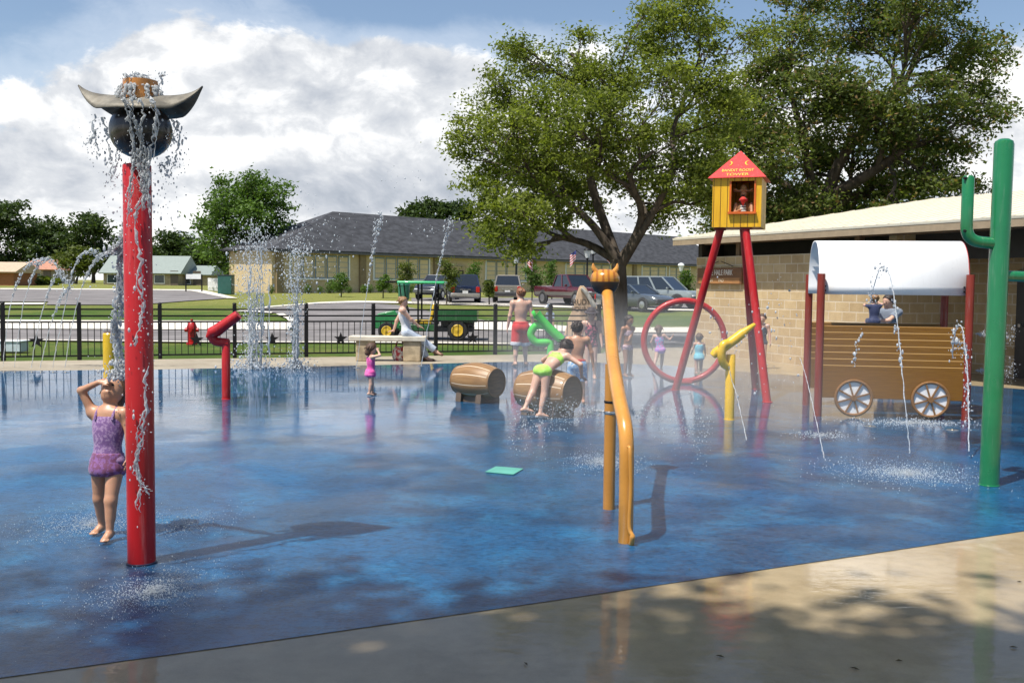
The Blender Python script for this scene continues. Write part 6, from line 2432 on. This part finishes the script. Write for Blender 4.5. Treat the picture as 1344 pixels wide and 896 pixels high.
skin_mesh('hat', [EL(q_(0, 0, .50), (.055, .065, .075), RHn, .01), EL(q_(0, 0, .475), (.155, .10, .016), RHn, .02), EL(q_(-.13, 0, .495), (.035, .075, .02), RHn, .02), EL(q_(.13, 0, .495), (.035, .075, .02), RHn, .02)], .009, cloth('tan_hat', (.36, .16, .05)), cow)
skin_mesh('moustache', [EL(q_(0, -.066, .40), (.035, .012, .012), RHn, 0)], .005, M_HAIR_DK, cow)
# ------------------------------------------------------------------ water in the air
def water_mat(name='splashing_water', lo=.55, amp=.35):
    m, nt, b = newmat(name)
    b.inputs['Base Color'].default_value = (.93, .96, .98, 1)
    b.inputs['Roughness'].default_value = .06
    b.inputs['Transmission Weight'].default_value = 1.0
    b.inputs['IOR'].default_value = 1.33
    d = nt.node('ShaderNodeBsdfDiffuse')
    d.inputs['Color'].default_value = (.85, .88, .90, 1)
    tl_ = nt.node('ShaderNodeBsdfTranslucent')
    tl_.inputs['Color'].default_value = (.85, .88, .90, 1)
    a = nt.node('ShaderNodeMixShader')
    a.inputs[0].default_value = .5
    nt.l.new(d.outputs[0], a.inputs[1])
    nt.l.new(tl_.outputs[0], a.inputs[2])
    mx = nt.node('ShaderNodeMixShader')
    nt.put(mx.inputs[0], nt.step(nt.noise(nt.pos(), 38, 3, .6), .35, .65) * amp + lo)
    nt.l.new(b.outputs[0], mx.inputs[1])
    nt.l.new(a.outputs[0], mx.inputs[2])
    out = [x for x in nt.n if x.type == 'OUTPUT_MATERIAL'][0]
    nt.l.new(mx.outputs[0], out.inputs[0])
    return m


M_WATER = water_mat()
M_STREAM = water_mat('streaming_water', .45, .4)
WR = np.random.default_rng(99)


def _template():
    bm = bmesh.new()
    bmesh.ops.create_icosphere(bm, subdivisions=1, radius=1)
    v = np.array([p.co[:] for p in bm.verts])
    f = np.array([[p.index for p in q.verts] for q in bm.faces])
    bm.free()
    return v, f


TV, TF = _template()


def drops(name, pts, rad, stretch=1.4, dirs=None, kind='stuff', label=None, cat=None, group=None):
    pts = np.asarray(pts, float)
    n = len(pts)
    rad = np.broadcast_to(np.asarray(rad, float), (n,)) * np.clip(WR.lognormal(-.25, .5, n), .3, 2.2)
    S = np.ones((n, 3)) * rad[:, None]
    S *= WR.uniform(.7, 1.3, (n, 3))
    S[:, 2] *= WR.uniform(1.0, stretch * 1.3, n)
    co = TV[None] * S[:, None, :]
    if dirs is not None:
        D_ = np.asarray(dirs, float)
        D_ = D_ / (np.linalg.norm(D_, axis=1)[:, None] + 1e-9)
        ref = np.where(np.abs(D_[:, 1:2]) < .9, np.array([[0, 1.0, 0]]), np.array([[1.0, 0, 0]]))
        x = np.cross(ref, D_)
        x /= np.linalg.norm(x, axis=1)[:, None]
        y = np.cross(D_, x)
        co = co[..., 0:1] * x[:, None] + co[..., 1:2] * y[:, None] + co[..., 2:3] * D_[:, None]
    co = co + pts[:, None]
    f = TF[None] + (np.arange(n) * len(TV))[:, None, None]
    o = fast_mesh(name, co.reshape(-1, 3), f.reshape(-1, 3), M_WATER, None, tuple(pts.mean(0)), smooth=True)
    meta(o, label, cat, group, kind)
    return o


def strand(mb, pts, r0, r1, wob, n=6, seed=0):
    rnd = random.Random(seed)
    p = bez(pts, n)
    L = len(p)
    out, rr = [], []
    ph = rnd.uniform(0, 6)
    for i, q in enumerate(p):
        u = i / (L - 1)
        out.append(q + Vector((rnd.gauss(0, wob), rnd.gauss(0, wob * .6), rnd.gauss(0, wob * .5))))
        rr.append((r0 + (r1 - r0) * u) * max(.25, 1 + .55 * math.sin(i * .9 + ph) + .3 * math.sin(i * 2.3 + ph * 2) + rnd.uniform(-.35, .5)))
    rr[0] *= .6
    rr[-1] *= .3
    mb.tube(out, [max(.0016, x) for x in rr], 7)
    return out


def scatter(path, per, spread, fall=0.0):
    out = []
    for i in range(len(path) - 1):
        a, b_ = path[i], path[i + 1]
        for k in range(per):
            q = a.lerp(b_, random.random())
            out.append((q.x + random.gauss(0, spread), q.y + random.gauss(0, spread * .6), q.z + random.gauss(0, spread * .8) - abs(random.gauss(0, fall))))
    return out


random.seed(21)
# --- water spilling from the hat
DF = DR - .16
hw = MB()
dr = []
SP = [([(163, 128), (166, 140), (170, 165), (175, 190), (174, 215), (171, 240), (168, 262)], .011, .006),
      ([(172, 130), (174, 150), (180, 170), (186, 190), (184, 212)], .010, .007),
      ([(197, 128), (203, 140), (206, 158), (201, 180), (197, 205), (196, 235), (196, 262), (197, 284)], .013, .008),
      ([(185, 130), (188, 150), (185, 172), (187, 196), (190, 220), (193, 250), (188, 276)], .010, .007),
      ([(190, 205), (188, 225), (191, 250), (183, 272), (176, 292), (180, 318), (186, 345), (184, 372), (189, 398), (186, 418), (181, 436), (178, 455)], .013, .009),
      ([(178, 205), (174, 225), (170, 250), (168, 275), (166, 300)], .009, .004),
      ([(195, 480), (190, 510), (193, 540), (186, 560), (183, 585), (179, 608), (184, 640), (178, 668)], .010, .008),
      ([(190, 560), (184, 580), (178, 598), (180, 622), (188, 636), (196, 650)], .008, .006),
      ([(180, 195), (183, 215), (186, 236), (187, 258)], .014, .010), ([(192, 195), (193, 215), (190, 236)], .012, .009)]
for i, (pl, r0, r1) in enumerate(SP):
    dep = [DF - .07 + .075 * min(1, max(0, (y - 130) / 80)) for x, y in pl]
    pts = strand(hw, [P(x, y, d_) for (x, y), d_ in zip(pl, dep)], r0 * .62, r1 * .62, .0052, 6, i)
    for q_ in range(3):
        w_ = random.uniform(4, 9)
        a_ = random.randrange(0, max(1, len(pl) - 3))
        sub_ = pl[a_:a_ + 4]
        strand(hw, [P(x + w_ * random.uniform(-.6, .6) + random.gauss(0, 1.0), y + random.uniform(-6, 6), d_ - .008) for (x, y), d_ in zip(sub_, dep[a_:a_ + 4])], r0 * .34, r1 * .28, .005, 6, 900 + i * 5 + q_)
    dr += scatter(pts, 1, .022)
BR = [[(124, 150), (124, 172), (128, 190), (126, 204)], [(134, 154), (140, 172), (143, 196), (146, 214), (146, 238)], [(145, 156), (150, 178), (153, 205), (150, 232)], [(128, 168), (120, 182), (112, 190)],
      [(231, 156), (235, 176), (234, 196), (228, 214), (224, 232)], [(222, 205), (216, 218), (208, 214)], [(226, 156), (229, 172), (226, 190)]]
for i, pl in enumerate(BR):
    pts = strand(hw, [P(x, y, DR - .02) for x, y in pl], .0055, .003, .006, 6, 50 + i)
    dr += scatter(pts, 3, .028, .03)
# splashing top
for i in range(13):
    a = random.uniform(0, 2 * PI)
    r_ = random.uniform(0, .10)
    b_ = hc + Vector((math.cos(a) * r_, math.sin(a) * r_, .25))
    t_ = b_ + Vector((random.gauss(.0, .045), random.gauss(-.02, .03), random.uniform(.02, .11)))
    t2 = t_ + Vector((random.gauss(0, .05), random.gauss(0, .03), random.uniform(-.06, .03)))
    pts = strand(hw, [b_, t_, t2], .009, .004, .007, 5, 80 + i)
    dr += scatter(pts, 2, .02)
for i in range(16):
    a = random.uniform(PI, 2 * PI)
    b_ = hc + Vector((math.cos(a) * .11, math.sin(a) * .11, .26))
    pts = strand(hw, [b_, b_ + Vector((math.cos(a) * .02, math.sin(a) * .02, -.05)), b_ + Vector((math.cos(a) * .03, math.sin(a) * .03, -.12))], .009, .006, .006, 5, 120 + i)
    dr += scatter(pts, 1, .016)
for k in range(230):                                   # loose spray under the brim
    s_ = random.choice((-1, 1))
    px = 186 + s_ * random.uniform(24, 60) * random.random() ** .3
    py = random.triangular(150, 330, 205)
    q = P(px + random.gauss(0, 3), py, DR + random.gauss(0, .12))
    dr.append(tuple(q))
for k in range(120):
    q = P(random.gauss(186, 12), random.triangular(230, 735, 420), DF + random.gauss(.045, .02))
    dr.append(tuple(q))
ho_ = hw.build('water_stream', M_STREAM, None, origin=hc, smooth=80)
meta(ho_, 'streams of water pouring off the steel hat and down the red post', 'water', kind='stuff')
drops('water_spray', dr, .0038, 1.6, label='loose drops flying round the hatted red post', cat='water')

# --- the fall of water on the girl
gw = MB()
dr = []
GD = feet(143, 705).y
for i, pl in enumerate([[(164, 290), (159, 318), (157, 345), (159, 372), (154, 400), (150, 425), (155, 450), (152, 480), (151, 496)],
                        [(166, 300), (162, 330), (158, 350), (156, 385), (158, 410), (153, 440), (158, 465), (156, 492)],
                        [(165, 318), (150, 326), (144, 332)], [(168, 470), (161, 485), (157, 500)]]):
    dep = [DR + (GD - .05 - DR) * min(1, max(0, (y - 290) / 160)) for x, y in pl]
    pts = strand(gw, [P(x, y, d_) for (x, y), d_ in zip(pl, dep)], .007, .008, .009, 6, 200 + i)
    for q_ in range(3):
        strand(gw, [P(x + random.gauss(0, 3.2), y, d_ + random.gauss(0, .03)) for (x, y), d_ in zip(pl, dep)], .0042, .0048, .010, 6, 700 + i * 4 + q_)
    dr += scatter(pts, 5, .022)
for k in range(260):                                   # bursting on her hands and head
    a = random.uniform(0, PI)
    r_ = abs(random.gauss(0, .09))
    q = P(153, 497, GD - .1) + Vector((math.cos(a) * r_, random.gauss(0, .05), math.sin(a) * r_ * .8))
    dr.append(tuple(q))
go_ = gw.build('water_stream', M_STREAM, None, origin=P(156, 400, GD), smooth=80)
meta(go_, 'thick wobbling stream of water falling on the girl in purple', 'water', kind='stuff')
drops('water_spray', dr, .0048, 1.5, label='drops bursting round the face of the girl in purple', cat='water')


# --- splashes on the floor
def splash(px, py, rx, ry, n, h, r, label):
    c = G(px, py, 0)
    pts = []
    for k in range(n):
        a = random.uniform(0, 2 * PI)
        q = abs(random.gauss(0, .5))
        z = max(.008, random.expovariate(1 / h))
        pts.append((c.x + math.cos(a) * q * rx, c.y + math.sin(a) * q * ry, z))
    drops('floor_splash', pts, r, 1.3, label=label, cat='water')


splash(200, 778, .42, .60, 4200, .012, .0017, 'spray of drops bouncing on the floor at the foot of the red post')
splash(120, 690, .62, .55, 4200, .018, .0017, 'drops splashing round the feet of the girl in purple')
splash(240, 690, .45, .5, 1600, .016, .0017, 'drops splashing on the floor right of the red post')
splash(795, 607, .40, .60, 4200, .012, .0022, 'white splash under the tan spray animal')
splash(1190, 622, .8, .7, 4200, .010, .0026, 'white splash in front of the right wagon wheel')
splash(1200, 556, .9, .35, 1400, .018, .0045, 'splash along the foot of the wagon')
splash(1080, 572, .5, .4, 500, .012, .004, 'splash in front of the left wagon wheel')
splash(332, 484, .55, .5, 900, .12, .011, 'splash at the foot of the wider fountain column')
splash(386, 484, .45, .5, 600, .09, .011, 'splash at the foot of the narrow fountain column')


# --- fountain jets: thin streams breaking up into drops
def jet(label, pl, dep, r, solid=.55, spread=.012, per=7, group=None, burst=0, dr_=None, name='water_jet'):
    dep = [dep] * len(pl) if not hasattr(dep, '__len__') else dep
    path = bez([P(x, y, d_) for (x, y), d_ in zip(pl, dep)], 9)
    k = max(3, int(len(path) * solid))
    m = MB()
    rnd = random.Random(int(pl[0][0] * 31 + pl[-1][1]))
    q = [p + Vector((rnd.gauss(0, r * .5), 0, rnd.gauss(0, r * .5))) for p in path[:k]]
    m.tube(q, [r * rnd.uniform(.55, 1.15) for _ in q], 6)
    o = m.build(name, M_WATER, None, origin=path[0], smooth=80)
    meta(o, label, 'water jet', group)
    pts, dirs = [], []
    for i in range(k - 1, len(path) - 1):
        u = (i - k) / max(1, len(path) - k)
        for _ in range(per):
            p = path[i].lerp(path[i + 1], random.random())
            s_ = spread * (.4 + 1.6 * u)
            pts.append((p.x + random.gauss(0, s_), p.y + random.gauss(0, s_), p.z + random.gauss(0, s_)))
            dirs.append(tuple(path[i + 1] - path[i]))
    for _ in range(burst):
        p = path[-1]
        pts.append((p.x + random.gauss(0, spread * 7), p.y + random.gauss(0, spread * 4), p.z + random.gauss(0, spread * 9)))
        dirs.append((0, 0, 1))
    if pts:
        drops('water_spray', pts, r * 1.15, 1.9, dirs, label='drops breaking off: ' + label, cat='water')


LG = 'thin jets arching up at the left edge'
LB = 'thin water jet rising from the floor at the left edge and arching right'
for pl in ([(3, 488), (8, 440), (15, 395), (27, 362), (40, 346), (50, 344)], [(18, 488), (24, 440), (32, 395), (45, 357), (58, 341), (70, 345), (82, 366)], [(40, 488), (48, 440), (58, 400), (68, 372), (80, 356), (88, 372)],
           [(68, 488), (76, 445), (86, 400), (97, 352), (110, 333), (124, 331), (134, 338)], [(84, 488), (91, 445), (101, 400), (114, 362), (128, 340), (144, 331), (158, 330)], [(52, 488), (60, 450), (72, 410), (84, 385), (96, 375)]):
    jet(LB, pl, 19.5, .0085, .45, .022, 7, LG, 14)
jet('tall slanting water jet over the grey roof, left of two', [(468, 483), (476, 420), (482, 380), (488, 340), (494, 305), (500, 283)], 19.8, .008, .42, .022, 8, None, 10)
jet('tall slanting water jet over the grey roof, right of two', [(553, 480), (563, 420), (572, 370), (580, 335), (587, 305), (592, 284)], 19.8, .008, .42, .022, 8, None, 10)
jet('thin water jet curving down from the yellow cannon to the floor', [(956, 478), (960, 496), (967, 520), (975, 555), (982, 588), (986, 613)], [12.8, 12.75, 12.5, 11.8, 10.8, 9.7], .0055, .98, .01, 3)
jet('thin water jet curving down beside the left wagon posts', [(1050, 470), (1056, 488), (1064, 520), (1072, 555), (1079, 588), (1083, 606)], [13.2, 13.0, 12.4, 11.3, 10.4, 9.9], .0055, .98, .01, 3)
jet('water jet leaping before the white canopy and falling past the plank side', [(1142, 398), (1148, 372), (1155, 352), (1163, 352), (1171, 375), (1178, 425), (1184, 485), (1190, 550), (1195, 600)], [11.2, 11.1, 11.0, 10.9, 10.8, 10.6, 10.4, 10.2, 10.1], .0065, .999, .01, 3)
jet('water jet falling at the right end of the wagon', [(1250, 470), (1252, 445), (1257, 428), (1263, 432), (1268, 470), (1271, 530), (1272, 600)], [11.2, 11.1, 11.0, 10.9, 10.7, 10.4, 10.0], .007, .999, .012, 3)
ex = []
for pl, s_, n in [([(1142, 398), (1155, 352), (1163, 352)], .03, 60), ([(1171, 375), (1184, 485)], .012, 60), ([(1252, 470), (1258, 430), (1268, 470)], .04, 90), ([(1268, 470), (1271, 560)], .025, 90), ([(1128, 432), (1125, 462), (1119, 485)], .015, 26)]:
    pth = [P(x, y, 11) for x, y in pl]
    for k in range(n):
        i = random.randrange(len(pth) - 1)
        q = pth[i].lerp(pth[i + 1], random.random())
        ex.append((q.x + random.gauss(0, s_), q.y + random.gauss(0, s_), q.z + random.gauss(0, s_)))
for k in range(150):
    q = P(random.uniform(930, 1050), random.triangular(360, 560, 450), random.uniform(12.5, 16))
    ex.append(tuple(q))
for c_, n in (((515, 235), 14), ((545, 236), 10), ((400, 262), 14), ((560, 300), 26), ((440, 290), 16), ((600, 258), 10)):
    for k in range(n):
        ex.append(tuple(P(c_[0] + random.gauss(0, 10), c_[1] + random.gauss(0, 9), 19.8)))
drops('water_spray', ex, .0085, 1.5, label='loose drops in the air about the tower, the wagon and over the roof', cat='water')


# --- two bubbling fountain columns by the fence
def column(label, px, top, w, n):
    b_ = G(px, 484, 0)
    m = MB()
    rnd = random.Random(px)
    H_ = P(px, top, b_.y).z
    k_ = b_.y / FPX
    for i in range(9):
        x = b_.x + rnd.gauss(0, w * .22) * k_
        hh_ = H_ * rnd.uniform(.45, .9)
        strand(m, [Vector((x, b_.y + rnd.gauss(0, .06), .0)), Vector((x + rnd.gauss(0, .02), b_.y, hh_ * .5)), Vector((x + rnd.gauss(0, .06), b_.y + rnd.gauss(0, .05), hh_))], .014, .008, .012, 8, px + i)
    o = m.build('fountain_column', M_WATER, None, origin=b_, smooth=80)
    meta(o, label, 'fountain')
    pts = []
    for i in range(n):
        u = rnd.random() ** .8
        z = H_ * u * rnd.uniform(.9, 1.1)
        wd_ = w * k_ * (.16 + .34 * u)
        pts.append((b_.x + rnd.gauss(0, wd_), b_.y + rnd.gauss(0, wd_), z))
    drops('water_spray', pts, .0085, 1.6, label='drops of the ' + label, cat='water')


column('wide white fountain column rising before the left end of the school', 333, 300, 30, 2600)
column('narrow white fountain column right of the wide one', 388, 316, 20, 1500)
cl = []
for k in range(420):
    cl.append(tuple(P(random.gauss(395, 26), random.triangular(270, 400, 330), 20 + random.gauss(0, .4))))
drops('water_spray', cl, .009, 1.5, label='drops drifting off the fountain columns', cat='water')

# --- fine spray jetting sideways from the tan spray animal's ring
sp_ = []
for s_ in (-1, 1):
    for k in range(1500):
        r_ = random.random() ** 1.6 * .75
        a = random.gauss(0, .20)
        q = Vector((h1.x + s_ * (.05 + r_ * math.cos(a)), h1.y + random.gauss(0, .10) * (r_ + .1), zn + .01 + r_ * math.sin(a) - .28 * r_ * r_))
        sp_.append(tuple(q))
drops('spray_fan', sp_, .0026, 1.3, label='fine spray fanning out on both sides of the tan spray animal', cat='water')
sp_ = []
for py in (438, 486):
    c_ = P(1281, py, w1.y + .5)
    for k in range(700):
        r_ = random.random() ** 1.5 * .55
        a = random.gauss(0, .22)
        sp_.append((c_.x + r_ * math.cos(a), c_.y + random.gauss(0, .08) * (r_ + .1), c_.z + r_ * math.sin(a)))
drops('spray_fan', sp_, .0035, 1.3, label='fine spray jetting right from the rear wagon post', cat='water')

# --- drifting mist over the right half of the pad
hm_ = MB().box((2.2, 15.2, .95), (5.5, 12.0, 1.86))
mo = hm_.build('haze', bpy.data.materials.new('pad_mist'), None, origin=(2.2, 15.2, .95), smooth=0)
mo['kind'] = 'stuff'
mm = mo.data.materials[0]
mm.use_nodes = True
nt = NT(mm.node_tree)
nt.n.remove(nt.n['Principled BSDF'])
pv = nt.node('ShaderNodeVolumePrincipled')
pv.inputs['Color'].default_value = (.95, .96, .97, 1)
pv.inputs['Anisotropy'].default_value = .1
x, y, z = nt.sep(nt.pos())
tx = (x - 2.2) * (1 / 2.7)
ty = (y - 15.2) * (1 / 5.9)
fx = (1.0 - tx * tx).clamp()
fy = (1.0 - ty * ty).clamp()
fz = nt.step(z, 1.75, .15)
nz = nt.step(nt.noise(nt.pos(), .55, 2, .5), .32, .68)
MIST = .22
nt.put(pv.inputs['Density'], fx * fy * fz * (nz * .8 + .2) * MIST)
out = [q for q in nt.n if q.type == 'OUTPUT_MATERIAL'][0]
nt.l.new(pv.outputs[0], out.inputs['Volume'])
SC.cycles.volume_step_rate = 2.0
SC.cycles.volume_max_steps = 48

# fallen leaves on the near apron
lv = []
random.seed(5)
for px, py in [(690, 872), (945, 862), (1122, 878), (1180, 868), (1330, 850), (1338, 764), (905, 748)]:
    c = G(px, py, 0)
    a = random.uniform(0, PI)
    L_ = random.uniform(.014, .026)
    d_ = Vector((math.cos(a), math.sin(a), 0)) * L_
    n_ = Vector((-math.sin(a), math.cos(a), 0)) * L_ * .32
    o = MB().add([c - d_ + Vector((0, 0, .006)), c + n_ + Vector((0, 0, .012)), c + d_ + Vector((0, 0, .005)), c - n_ + Vector((0, 0, .010)), c + Vector((0, 0, .004))],
                 [(0, 4, 1), (1, 4, 2), (2, 4, 3), (3, 4, 0)]).build('fallen_leaf', mat('dry_leaf', (.10, .075, .03), .7), None, origin=c, smooth=0)
    meta(o, 'small dry leaf lying on the near wet concrete', 'leaf', 'fallen leaves on the near concrete')

# flush spray nozzles let into the floor under the jets
NZ = []
for px, py in [(5, 489), (20, 489), (42, 489), (54, 489), (70, 489), (86, 489), (333, 484), (388, 484), (468, 483), (553, 480), (1142, 560), (1250, 565)]:
    c = G(px, py, 0)
    nz = thing('floor_nozzle', 'small round steel spray nozzle set flush in the blue floor', 'floor nozzle', c, 0, 'flush floor nozzles')
    MB().lathe([(.075, .005), (.075, .009), (.066, .012)], c, n=20).build('flange', mat('nozzle_steel', (.30, .33, .36), .4, .7), nz)
    MB().lathe([(.026, .012), (.022, .018)], c, n=12).build('jet_cap', mat('nozzle_brass', (.20, .17, .12), .35, .8), nz)
